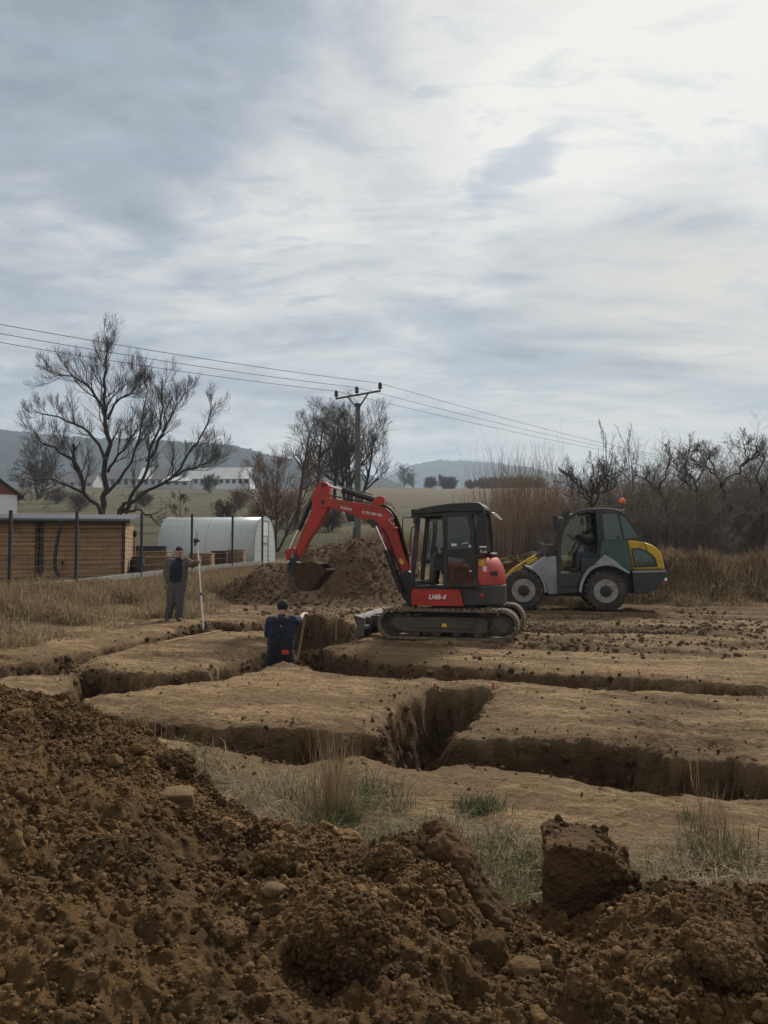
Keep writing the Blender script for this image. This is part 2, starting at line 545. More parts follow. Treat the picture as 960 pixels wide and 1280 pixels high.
# ================================================================== camera, world, sun
cam_d = bpy.data.cameras.new('camera'); cam = bpy.data.objects.new('camera', cam_d); COL.objects.link(cam)
cam.location = (0, 0, EYE); cam.rotation_euler = (math.pi / 2 + PITCH, 0, 0)
cam_d.sensor_fit = 'VERTICAL'; cam_d.sensor_height = 24.0; cam_d.lens = 24.0 * FPX / 1280.0
cam_d.clip_start = 0.05; cam_d.clip_end = 9000
scene.camera = cam
scene.render.engine = 'CYCLES'
scene.view_settings.view_transform = 'Standard'; scene.view_settings.look = 'None'
scene.view_settings.exposure = 0.22; scene.view_settings.gamma = 1.0
scene.cycles.use_denoising = True
scene.cycles.max_bounces = 6; scene.cycles.diffuse_bounces = 3; scene.cycles.glossy_bounces = 2
scene.cycles.transparent_max_bounces = 12; scene.cycles.volume_bounces = 0
scene.cycles.caustics_reflective = False; scene.cycles.caustics_refractive = False

SUN_EL, SUN_AZ = R(40), R(27)          # ahead of the camera, to the right, veiled by cloud
sun_dir = Vector((math.cos(SUN_EL) * math.sin(SUN_AZ), math.cos(SUN_EL) * math.cos(SUN_AZ), math.sin(SUN_EL)))
sl = bpy.data.lights.new('sun', 'SUN'); sl.energy = 3.8; sl.angle = R(9); sl.color = (1.0, 0.93, 0.82)
so = bpy.data.objects.new('sun', sl); COL.objects.link(so)
so.rotation_euler = (-sun_dir).to_track_quat('-Z', 'Y').to_euler(); so.location = (0, 0, 60)

def build_world():
    w = bpy.data.worlds.new('World'); scene.world = w; w.use_nodes = True
    nt = w.node_tree; bg = nt.nodes['Background']
    tc = nt.nodes.new('ShaderNodeTexCoord'); D = tc.outputs['Generated']
    sky = nt.nodes.new('ShaderNodeTexSky'); sky.sky_type = 'NISHITA'; sky.sun_disc = False
    sky.sun_elevation = SUN_EL; sky.sun_rotation = SUN_AZ; sky.dust_density = 2.0; sky.air_density = 1.2
    sx = nt.nodes.new('ShaderNodeSeparateXYZ'); nt.links.new(D, sx.inputs[0])
    zc = math_(nt, 'ADD', math_(nt, 'MAXIMUM', sx.outputs[2], 0.0), 0.16)
    u = math_(nt, 'DIVIDE', sx.outputs[0], zc); v = math_(nt, 'DIVIDE', sx.outputs[1], zc)
    cx = nt.nodes.new('ShaderNodeCombineXYZ'); nt.links.new(u, cx.inputs[0]); nt.links.new(v, cx.inputs[1]); cx.inputs[2].default_value = 3.7
    P = cx.outputs[0]
    def blob(px, py, half_deg, gain):
        d = ray(px, py).normalized()
        vm = nt.nodes.new('ShaderNodeVectorMath'); vm.operation = 'DOT_PRODUCT'; nt.links.new(D, vm.inputs[0]); vm.inputs[1].default_value = d
        mr = nt.nodes.new('ShaderNodeMapRange'); mr.interpolation_type = 'SMOOTHSTEP'
        mr.inputs[1].default_value = math.cos(R(half_deg)); mr.inputs[2].default_value = 1.0; mr.inputs[3].default_value = 0; mr.inputs[4].default_value = gain
        nt.links.new(vm.outputs['Value'], mr.inputs[0]); return mr.outputs[0]
    def add(*s):
        r = s[0]
        for q in s[1:]: r = math_(nt, 'ADD', r, q)
        return r
    # two decks of cloud, the streaks running up to the right
    A = mapping(nt, P, (0.55, 1.0, 1.0), (0, 0, R(26)))
    n1 = noise(nt, A, 0.95, 7, 0.50, 0.25)
    B = mapping(nt, P, (0.9, 1.7, 1.0), (0, 0, R(32)))
    n2 = noise(nt, B, 1.9, 10, 0.58, 0.6)
    n3 = noise(nt, mapping(nt, P, (1.0, 1.3, 1.0), (0, 0, R(32))), 8.0, 8, 0.62, 0.3)
    br = add(0.580, math_(nt, 'MULTIPLY', math_(nt, 'SUBTRACT', n1, 0.5), 1.15), math_(nt, 'MULTIPLY', math_(nt, 'SUBTRACT', n2, 0.5), 1.35),
             math_(nt, 'MULTIPLY', math_(nt, 'SUBTRACT', n3, 0.5), 0.42),
             blob(900, 30, 25, 0.24), blob(880, 190, 12, 0.12), blob(690, 260, 11, 0.12), blob(10, 10, 24, -0.40), blob(210, 80, 13, -0.16), blob(940, 345, 14, -0.34), blob(760, 360, 11, -0.28), blob(560, 385, 11, -0.17), blob(470, 150, 6, -0.10),
             blob(250, 230, 14, 0.10), blob(30, 520, 14, -0.08), blob(430, 300, 14, 0.07), blob(870, 500, 12, 0.16), blob(560, 430, 8, 0.08))
    r = nt.nodes.new('ShaderNodeValToRGB'); cr = r.color_ramp
    for _ in range(3): cr.elements.new(0.5)
    for e, (p, c) in zip(cr.elements, [(0.05, (0.235, 0.27, 0.325)), (0.28, (0.34, 0.375, 0.425)), (0.50, (0.515, 0.53, 0.545)), (0.72, (0.660, 0.655, 0.638)), (1.0, (0.80, 0.78, 0.735))]):
        e.position = p; e.color = (*c, 1)
    nt.links.new(br, r.inputs[0]); cloud = r.outputs[0]
    # openings where thin blue shows
    hole = add(blob(682, 192, 1.9, 0.9), blob(660, 203, 2.2, 0.9), blob(636, 214, 2.2, 0.9), blob(612, 226, 2.2, 0.8), blob(585, 238, 2.4, 0.7), blob(555, 462, 4.5, 0.55), blob(630, 466, 5, 0.5), blob(715, 470, 5, 0.5))
    B2 = mapping(nt, P, (0.9, 2.2, 1.0), (0, 0, R(34)))
    nh = noise(nt, B2, 4.6, 10, 0.62, 0.6)
    hm = ramp(nt, math_(nt, 'ADD', nh, math_(nt, 'MULTIPLY', hole, 0.15)), [(0.54, 0.0), (0.74, 0.75)])
    # warm thin band low on the right, hazy veil to the horizon
    warm = blob(860, 500, 17, 1.0)
    nb = ramp(nt, noise(nt, mapping(nt, P, (0.35, 1.5, 1)), 2.2, 6), [(0.4, 0.2), (0.6, 1.0)])
    scl = nt.nodes.new('ShaderNodeVectorMath'); scl.operation = 'SCALE'; nt.links.new(sky.outputs[0], scl.inputs[0]); scl.inputs['Scale'].default_value = 0.55
    tenx = nt.nodes.new('ShaderNodeVectorMath'); tenx.operation = 'SCALE'; tenx.inputs['Scale'].default_value = 10.0
    c = mixc(nt, math_(nt, 'MULTIPLY', warm, nb), cloud, (0.68, 0.64, 0.575))
    veil = math_(nt, 'POWER', math_(nt, 'SUBTRACT', 1.0, math_(nt, 'MAXIMUM', sx.outputs[2], 0.0)), 14.0)
    c = mixc(nt, math_(nt, 'MULTIPLY', veil, 0.55), c, (0.50, 0.525, 0.55))
    # unseen sky overhead and behind, dimmed to set the light on the land
    mr = nt.nodes.new('ShaderNodeMapRange'); mr.interpolation_type = 'SMOOTHSTEP'; nt.links.new(sx.outputs[1], mr.inputs[0])
    mr.inputs[1].default_value = -0.5; mr.inputs[2].default_value = 0.55; mr.inputs[3].default_value = 0.80; mr.inputs[4].default_value = 1.0
    vs = nt.nodes.new('ShaderNodeVectorMath'); vs.operation = 'SCALE'; nt.links.new(c, vs.inputs[0]); nt.links.new(mr.outputs[0], vs.inputs['Scale'])
    nt.links.new(vs.outputs[0], tenx.inputs[0])
    fin = mixc(nt, hm, tenx.outputs[0], (3.3, 4.1, 5.0))
    fin2 = mixc(nt, math_(nt, 'MULTIPLY', hm, 0.35), fin, scl.outputs[0])
    nt.links.new(fin2, bg.inputs[0]); bg.inputs[1].default_value = 0.1
    w.cycles.sampling_method = 'MANUAL'; w.cycles.sample_map_resolution = 512
build_world()

# ================================================================== ground
FA = Vector((-8.4, 21.0)); FD = Vector((0.29, 0.957)).normalized(); FN = Vector((-FD.y, FD.x))
def fence_s(x, y): return (x - FA.x) * FN.x + (y - FA.y) * FN.y

def gz(x, y):
    x = np.asarray(x, float); y = np.asarray(y, float)
    s = fence_s(x, y)
    left = sstep(-3.3, 0.3, s) * (0.62 + 0.03 * np.clip(y - 21, -4, 12))
    back = sstep(25, 36, y) * 1.0
    z = np.maximum(left, back) + 0.0
    u = np.maximum(y - 38, 0)
    z = z + 0.09 * np.minimum(u, 307) * sstep(0, 14, u) - 0.012 * np.clip(y - 350, 0, 500)
    rid = sstep(2.2, 4.6, x) * (1.12 + 0.35 * vn2(x * 0.7, y * 0.5, 5)) * np.exp(-((y - 24.6 - 0.25 * np.sin(x)) / 1.25) ** 2)
    z = np.maximum(z, 0) + rid
    z = z + 0.03 * fbm2(x, y, 1.6, 3, 3) * sstep(0, 6, y) + np.clip(y - 40, 0, 200) * 0.004 * fbm2(x, y, 35, 3, 9)
    return z

def ppoly(*pts): return np.array([[gp(a, b).x, gp(a, b).y] for a, b in pts])
POLYS = [
  # front trench
  ppoly((60, 878), (110, 893), (150, 905), (190, 917), (230, 924), (270, 931), (320, 940), (350, 946), (385, 948), (415, 942), (440, 936), (480, 942), (510, 953), (535, 957), (562, 950), (600, 951), (650, 957), (700, 965), (735, 976), (790, 985), (840, 991), (900, 993), (965, 993), (1100, 1010), (1300, 1040), (1300, 985), (1100, 965), (960, 952), (900, 936), (870, 943), (840, 942), (790, 928), (740, 920), (690, 914), (640, 912), (590, 916), (540, 912), (480, 908), (440, 905), (415, 906), (370, 903), (320, 901), (270, 900), (215, 898), (160, 893), (107, 886), (92, 880)),
  # cross trench
  ppoly((458, 912), (484, 886), (514, 866), (532, 857), (580, 856), (612, 857), (619, 865), (612, 880), (598, 893), (585, 905), (572, 925), (520, 930)),
  # middle trench
  ppoly((372, 812), (400, 807), (440, 817), (480, 822), (540, 826), (605, 830), (690, 835), (760, 840), (830, 845), (900, 849), (960, 852), (1100, 860), (1300, 870), (1300, 895), (1100, 876), (960, 865), (900, 864), (830, 862), (760, 859), (720, 857), (660, 851), (605, 848), (540, 847), (480, 845), (440, 841), (400, 834), (350, 823)),
  # left cross trench
  ppoly((356, 823), (330, 831), (300, 841), (270, 847), (240, 851), (200, 855), (150, 862), (112, 865), (104, 873), (100, 886), (70, 884), (75, 865), (84, 850), (88, 838), (95, 828), (130, 832), (200, 838), (230, 836), (260, 833), (300, 822), (330, 812), (341, 802)),
  # worker's pit and far trench
  ppoly((256, 774), (283, 776), (300, 778), (317, 774), (340, 769), (380, 767), (420, 771), (445, 777), (447, 790), (440, 800), (402, 807), (375, 812), (352, 824), (343, 815), (341, 803), (338, 792), (333, 785), (317, 787), (299, 788), (278, 786), (262, 783)),
  # long left trench
  ppoly((-200, 850), (-60, 837), (0, 827), (50, 820), (100, 811), (130, 806), (165, 800), (200, 791), (230, 781), (256, 774), (262, 783), (250, 788), (225, 793), (200, 799), (165, 806), (130, 814), (95, 828), (88, 840), (75, 842), (40, 842), (0, 845), (-60, 855), (-200, 872)),
]

def poly_sdf(x, y, P):
    d = np.full(x.shape, 1e9); c = np.zeros(x.shape, bool)
    n = len(P)
    for i in range(n):
        a = P[i]; b = P[(i + 1) % n]; e = b - a
        wx, wy = x - a[0], y - a[1]
        t = np.clip((wx * e[0] + wy * e[1]) / (e @ e + 1e-9), 0, 1)
        d = np.minimum(d, (wx - e[0] * t) ** 2 + (wy - e[1] * t) ** 2)
        cond = (a[1] > y) != (b[1] > y)
        with np.errstate(divide='ignore', invalid='ignore'):
            xi = (b[0] - a[0]) * (y - a[1]) / (b[1] - a[1]) + a[0]
        c ^= cond & (x < xi)
    return np.where(c, -1, 1) * np.sqrt(d)

def trench_sdf(x, y):
    s = np.full(x.shape, 5.0)
    near = (np.abs(x) < 9) & (y > 4.2) & (y < 20)
    xx, yy = x[near], y[near]
    jx = 0.13 * fbm2(xx, yy, 0.5, 5, 31, 0.65); jy = 0.13 * fbm2(xx, yy, 0.5, 5, 47, 0.65)
    m = np.full(xx.shape, 5.0)
    for P in POLYS: m = np.minimum(m, poly_sdf(xx + jx, yy + jy, P))
    s[near] = m
    return s

DEPTH = 0.88
def wall_width(x, y): return 0.25 + 0.19 * vn2(x * 1.1, y * 1.1, 77) + 0.10 * vn2(x * 3.5, y * 3.5, 78)
def build_ground():
    ys = [-60, -30, -15, -8, -4, -2, -1, 0, 0.8, 1.5, 2.0, 2.4, 2.7]
    y = 2.9
    while y < 27: ys.append(y); y *= 1.0031
    while y < 90: ys.append(y); y *= 1.02
    while y < 900: ys.append(y); y *= 1.06
    ys += [1100, 1400, 1800, 2400, 3000, 3800]
    xs = list(np.arange(-6.6, 6.6, 0.023)); st, x = 0.023, 6.6
    right = []
    while x < 1500:
        right.append(x); st = min(st * 1.05, 60); x += st
    right += [2200, 3200]
    xs = [-q for q in reversed(right)] + xs + right
    X, Y = np.meshgrid(np.array(xs), np.array(ys))
    Z = gz(X, Y)
    S = trench_sdf(X, Y)
    wv = wall_width(X, Y)
    ins = np.clip(-S, 0, 9)
    k = sstep(0, 1, ins / np.maximum(wv, 0.07))
    floor = DEPTH + 0.07 * fbm2(X, Y, 0.5, 3, 61)
    lip = (0.05 + 0.06 * np.clip(fbm2(X, Y, 0.4, 3, 88), 0, 1)) * np.exp(-np.abs(S) / 0.10) * (S > -0.3)
    near = np.exp(-np.maximum(Y - 24, 0) / 6) * (Y > 2)
    # trodden clay: lumps, wheel and track marks along the machine's path
    t = X * 0.94 - Y * 0.34; c = X * 0.34 + Y * 0.94
    ruts = (np.abs(np.sin(c * 2.3 + 0.6 * vn2(t * 0.4, c * 0.3, 4))) ** 6) * sstep(11.5, 13, Y) * sstep(-1.0, 1.5, X) * (1 - sstep(21, 23, Y))
    patch = 0.9 * np.exp(-((X - 3.9) / 1.0) ** 2 - ((Y - 15.6) / 0.45) ** 2) + 0.7 * np.exp(-((X - 6.0) / 1.5) ** 2 - ((Y - 15.9) / 0.35) ** 2) + 0.8 * np.exp(-((X - 3.2) / 0.6) ** 2 - ((Y - 13.1) / 0.25) ** 2) + 0.6 * np.exp(-((X - 7.0) / 1.6) ** 2 - ((Y - 18.6) / 0.4) ** 2) + 0.5 * np.exp(-((X + 0.4) / 1.0) ** 2 - ((Y - 20.5) / 0.6) ** 2)
    churn = sstep(0.02, 0.45, patch * (0.6 + 0.9 * fbm2(X, Y, 0.4, 3, 27)) + fbm2(t * 0.45, c * 1.3, 1.0, 4, 21) + 0.22 * sstep(1.5, 4, X) * sstep(11, 13.5, Y) - 0.25 * (1 - sstep(10, 12, Y))) * (1 - sstep(22, 23.5, Y)) * sstep(4.5, 6, Y)
    Z = Z + near * (0.024 * fbm2(t * 0.5, c * 1.4, 0.35, 4, 8, 0.6) + (0.020 * fbm2(X, Y, 0.12, 3, 14, 0.7) + 0.010 * fbm2(t * 0.6, c * 1.5, 0.04, 2, 24, 0.6)) * (0.8 + 1.4 * churn) + 0.05 * churn * fbm2(X, Y, 0.22, 4, 15, 0.6) - 0.07 * ruts)
    Z = Z - k * floor - lip
    # ragged walls: push them sideways
    wall = np.exp(-((k - 0.5) / 0.33) ** 2) * (ins > 0) * (ins < 0.5)
    q = np.stack([X.ravel(), Y.ravel(), Z.ravel() * 0.8], -1)
    sel = wall.ravel() > 0.02
    dv = np.zeros_like(q)
    if sel.any():
        for i in range(3):
            dv[sel, i] = 0.15 * fbm3(q[sel], 0.30, 5, 90 + i * 7, 0.62) + 0.03 * fbm3(q[sel], 0.05, 2, 60 + i)
    dv *= wall.ravel()[:, None]
    X2 = X + dv[:, 0].reshape(X.shape); Y2 = Y + dv[:, 1].reshape(X.shape); Z2 = Z + dv[:, 2].reshape(X.shape)
    me = grid_mesh('ground', X2, Y2, Z2)
    s = fence_s(X, Y)
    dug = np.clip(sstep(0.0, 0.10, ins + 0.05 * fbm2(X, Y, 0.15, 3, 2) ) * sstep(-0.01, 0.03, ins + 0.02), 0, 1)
    thatch = np.clip(sstep(-4.3, -2.6, s + 0.7 * vn2(X * 0.9, Y * 0.9, 12)), 0, 1) * (Y > 6)
    thatch = np.maximum(thatch, sstep(21.3, 22.6, Y + 0.6 * vn2(X * 0.8, Y * 0.8, 18)) * sstep(3, 6, X))
    GLp = np.array([(-400, 890), (0, 900), (200, 932), (300, 955), (420, 966), (500, 988), (600, 998), (680, 1030), (760, 1052), (860, 1046), (960, 1052), (1400, 1060)], float)
    fore = sstep(0, 24, HZ + EYE * FPX / np.maximum(Y, 0.5) - np.interp(CX + X / np.maximum(Y, 0.5) * FPX, GLp[:, 0], GLp[:, 1]) + 14 * vn2(X * 2.3, Y * 2.3, 19)) * (Y > 0)
    thatch = np.maximum(thatch, fore)
    thatch = np.maximum(thatch, sstep(28, 34, Y))
    meadow = sstep(34, 44, Y)
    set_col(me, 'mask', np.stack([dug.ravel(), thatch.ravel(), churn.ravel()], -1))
    crest = sstep(90, 230, Y + 18 * vn2(X * 0.03, Y * 0.01, 3)) * sstep(-45, 10, X)
    scrape = sstep(-0.10, 0.16, fbm2(t * 0.42, c * 1.5, 0.55, 6, 303, 0.68) + 0.5 * fbm2(X, Y, 1.8, 3, 313)) * 0.85 + 0.8 * sstep(0.04, 0.22, fbm2(t * 0.3, c * 2.2, 0.22, 5, 323, 0.7))
    scrape = np.clip(scrape + 0.9 * np.exp(-np.abs(S) / 0.11) * sstep(-0.35, 0.25, fbm2(X, Y, 0.25, 4, 333)), 0, 1)
    set_col(me, 'zone', np.stack([meadow.ravel(), crest.ravel(), scrape.ravel()], -1))
    m, nt, p, v = new_mat('soil_ground')
    def attr(nm):
        a = nt.nodes.new('ShaderNodeVertexColor'); a.layer_name = nm
        sp = nt.nodes.new('ShaderNodeSeparateColor'); nt.links.new(a.outputs[0], sp.inputs[0]); return sp.outputs
    mk = attr('mask'); zn = attr('zone')
    n_big = noise(nt, v, 0.9, 5, 0.55); n_mid = noise(nt, v, 5, 6, 0.6); n_fine = noise(nt, v, 42, 5, 0.65)
    st = mapping(nt, v, (1.0, 3.2, 1.0), (0, 0, R(20)))
    n_str = noise(nt, st, 7, 9, 0.72, 0.4)
    dry = mixc(nt, ramp(nt, n_big, [(0.36, 0.0), (0.64, 1.0)]), (0.40, 0.272, 0.142), (0.30, 0.196, 0.100))
    dry = mixc(nt, ramp(nt, n_str, [(0.50, 0.0), (0.58, 0.85)]), dry, (0.125, 0.080, 0.043))
    dry = mixc(nt, ramp(nt, n_fine, [(0.53, 0.0), (0.62, 0.75)]), dry, (0.47, 0.34, 0.19))
    dry = mixc(nt, math_(nt, 'MULTIPLY', zn[2], 0.66), dry, mixc(nt, n_fine, (0.105, 0.068, 0.037), (0.165, 0.107, 0.059)))
    dark = mixc(nt, ramp(nt, n_mid, [(0.35, 0.0), (0.65, 1.0)]), (0.165, 0.106, 0.058), (0.10, 0.064, 0.036))
    cc = mixc(nt, math_(nt, 'MULTIPLY', mk[2], 0.88), dry, dark)
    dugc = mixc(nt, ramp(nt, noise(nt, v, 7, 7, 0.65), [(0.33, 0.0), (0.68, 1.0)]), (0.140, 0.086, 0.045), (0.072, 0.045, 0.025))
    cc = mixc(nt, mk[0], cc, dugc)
    th = mixc(nt, ramp(nt, noise(nt, v, 3.5, 7, 0.65), [(0.35, 0.0), (0.62, 1.0)]), (0.21, 0.165, 0.095), (0.115, 0.095, 0.052))
    th = mixc(nt, ramp(nt, n_mid, [(0.5, 0.0), (0.72, 0.6)]), th, (0.075, 0.078, 0.036))
    cc = mixc(nt, math_(nt, 'MULTIPLY', mk[1], ramp(nt, n_mid, [(0.3, 0.45), (0.6, 1.0)])), cc, th)
    mdw = mixc(nt, ramp(nt, noise(nt, mapping(nt, v, (0.5, 1.0, 1)), 0.16, 9, 0.70), [(0.42, 0.0), (0.58, 1.0)]), (0.056, 0.057, 0.028), (0.108, 0.088, 0.051))
    mdw = mixc(nt, zn[1], mdw, mixc(nt, ramp(nt, noise(nt, mapping(nt, v, (0.25, 1.0, 1)), 0.06, 6, 0.6), [(0.38, 0.0), (0.62, 1.0)]), (0.140, 0.106, 0.072), (0.092, 0.078, 0.050)))
    cc = mixc(nt, zn[0], cc, mdw)
    nt.links.new(cc, p.inputs['Base Color']); p.inputs['Roughness'].default_value = 0.95; p.inputs['Specular IOR Level'].default_value = 0.15
    h = math_(nt, 'ADD', math_(nt, 'MULTIPLY', noise(nt, v, 14, 7, 0.7), 1.0), math_(nt, 'MULTIPLY', n_fine, 0.35))
    bumpn(nt, p, h, 1.0, 0.09)
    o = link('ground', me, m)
    tag(o, 'bare clay building plot cut by dug foundation trenches, with meadow rising behind', 'ground', None, 'structure')
    return o
ground = build_ground()

# ------------------------------------------------------------------ hills far off
def build_hill(name, prof, y0, half, m, label, bumps, seed):
    px = np.array([a for a, _ in prof], float); py = np.array([b for _, b in prof], float)
    xs = np.arange(px[0], px[-1], 1.1); top = np.interp(xs, px, py)
    ts = np.linspace(-1, 1, 70)
    X = np.empty((len(ts), len(xs))); Y = np.empty_like(X); Z = np.empty_like(X)
    crest = EYE + (HZ - top) * y0 / FPX
    xx = (xs - CX) * y0 / FPX
    for i, t in enumerate(ts):
        X[i] = xx; Y[i] = y0 + t * half
        Z[i] = (crest - 16) * np.cos(t * np.pi / 2) ** 0.8 + 10
    edge = np.clip(np.minimum(xs - xs[0], xs[-1] - xs) / 40, 0, 1)
    Z = 10 + (Z - 10) * edge
    Z += bumps * (np.abs(vn2(X / (bumps * 1.4), Y / (bumps * 2.2), seed)) + 0.6 * vn2(X / (bumps * 0.7), Y / bumps, seed + 1)) + bumps * 1.5 * fbm2(X, Y, bumps * 18, 3, seed + 2)
    me = grid_mesh(name, X, Y, Z)
    return tag(link(name, me, m), label, 'hill', None, 'structure')
m_wood = surf('far_woodland', (0.042, 0.042, 0.038), 1.0, 0.4, 0.03, (0.024, 0.026, 0.024))
m_wood.node_tree.nodes['Principled BSDF'].inputs['Specular IOR Level'].default_value = 0.0
build_hill('hill', [(-900, 545), (-500, 528), (-250, 533), (-60, 535), (0, 537), (60, 544), (150, 551), (230, 554), (280, 556), (310, 560), (345, 569), (400, 580), (440, 591), (490, 604), (540, 612)], 1400, 420, m_wood, 'wooded ridge behind the barns on the left', 5.0, 40)
build_hill('hill', [(380, 616), (440, 607), (480, 596), (510, 583), (545, 577), (580, 575.5), (620, 580), (660, 587), (700, 595), (740, 601), (800, 604), (900, 600), (1000, 596), (1300, 606)], 2700, 600, m_wood, 'blue wooded hill beyond the field in the middle', 7.0, 55)

# ------------------------------------------------------------------ the air
def build_haze():
    mb = MB(); mb.box((-3600, -70, -2.2), (3600, 3700, 345))
    m = bpy.data.materials.new('air'); m.use_nodes = True; nt = m.node_tree
    nt.nodes.remove(nt.nodes['Principled BSDF'])
    pv = nt.nodes.new('ShaderNodeVolumePrincipled'); pv.inputs['Color'].default_value = (0.68, 0.84, 1.0, 1); pv.inputs['Density'].default_value = 0.00032
    pv.inputs['Anisotropy'].default_value = 0.2
    nt.links.new(pv.outputs[0], nt.nodes['Material Output'].inputs['Volume'])
    o = link('haze', mb.mesh('haze'), m); tag(o, 'thin grey-blue haze over the far hills', 'haze', None, 'stuff')
    o.display_type = 'WIRE'
build_haze()
# ================================================================== shared machine materials
MUD = (0.115, 0.080, 0.050)
m_red = surf('red_paint', (0.47, 0.028, 0.018), 0.45, 0.25, 3, dirt=MUD, dirt_amt=0.40, dirt_sc=5, bump=0.03, bsc=40)
m_redlow = surf('red_paint_dusty', (0.46, 0.028, 0.018), 0.45, 0.25, 3, dirt=MUD, dirt_amt=0.42, dirt_sc=4)
m_black = surf('black_paint', (0.016, 0.017, 0.019), 0.42, 0.3, 4, dirt=MUD, dirt_amt=0.30, dirt_sc=5)
m_dgrey = surf('dark_grey_cast', (0.030, 0.032, 0.036), 0.5, 0.3, 4, dirt=MUD, dirt_amt=0.38, dirt_sc=4)
m_rubber = surf('muddy_rubber', (0.030, 0.028, 0.026), 0.8, 0.3, 8, dirt=(0.20, 0.145, 0.09), dirt_amt=0.85, dirt_sc=5, bump=0.3, bsc=30)
m_tframe = surf('muddy_steel', (0.040, 0.038, 0.037), 0.7, 0.3, 6, dirt=(0.12, 0.088, 0.058), dirt_amt=0.7, dirt_sc=5, bump=0.2, bsc=30)
m_bare = surf('scoured_steel', (0.10, 0.097, 0.09), 0.6, 0.35, 6, metallic=0.3, dirt=MUD, dirt_amt=0.5, dirt_sc=7)
m_chrome = surf('chrome_rod', (0.72, 0.72, 0.72), 0.14, 0.05, 5, metallic=1.0)
m_hose = surf('black_hose', (0.014, 0.014, 0.015), 0.5, 0.2, 10)
m_bucket = surf('soiled_bucket', (0.092, 0.061, 0.038), 1.0, 0.4, 7, (0.052, 0.037, 0.027), bump=0.8, bsc=18, bdist=0.05, spec=0.05)
m_seat = surf('grey_seat_cloth', (0.085, 0.085, 0.09), 0.9, 0.2, 20)
m_white = surf('white_sticker', (0.72, 0.72, 0.70), 0.5, 0.08, 6)
m_yellow = surf('yellow_sticker', (0.78, 0.46, 0.03), 0.5, 0.1, 6)
m_green = surf('green_plastic', (0.01, 0.16, 0.05), 0.5, 0.2, 6)
m_redplast = surf('red_plastic', (0.45, 0.06, 0.045), 0.5, 0.2, 6)
m_lens = surf('lamp_lens', (0.6, 0.6, 0.58), 0.15, 0.1, 30)
m_glass = glass_mat('cab_glass', (0.50, 0.58, 0.56), 0.10, (0.16, 0.16, 0.14), 0.10)
m_glass_dark = glass_mat('cab_glass_rear', (0.22, 0.27, 0.27), 0.09, (0.10, 0.11, 0.11), 0.16)
m_glass_low = glass_mat('cab_glass_low', (0.82, 0.84, 0.83), 0.07, (0.14, 0.13, 0.12), 0.06)
m_mirror = surf('mirror_glass', (0.8, 0.82, 0.84), 0.05, 0.05, 5, metallic=1.0)

# ================================================================== excavator
PHI = R(14)
far = Vector((math.sin(PHI), math.cos(PHI), 0))
c0 = gp(558, 800.5)
EO = c0 + far * 0.98
EF = Frame(EO, math.atan2(math.sin(PHI), -math.cos(PHI)))
ex = empty('excavator', (EO.x, EO.y, 0), EF.rz, 'red and black tracked mini excavator with its arm reaching over the brown mound', 'excavator')

def rrect(x0, z0, x1, z1, r=0.03, n=4):
    out = []
    for cx, cz, a0 in ((x1 - r, z1 - r, 0), (x0 + r, z1 - r, 90), (x0 + r, z0 + r, 180), (x1 - r, z0 + r, 270)):
        for k in range(n + 1):
            a = R(a0 + 90 * k / n); out.append((cx + r * math.cos(a), cz + r * math.sin(a)))
    return out

def stadium(x0, x1, zc, r, n=14):
    out = []
    for k in range(n + 1):
        a = R(-90 + 180 * k / n); out.append((x1 + r * math.cos(a), zc + r * math.sin(a)))
    for k in range(n + 1):
        a = R(90 + 180 * k / n); out.append((x0 + r * math.cos(a), zc + r * math.sin(a)))
    return out

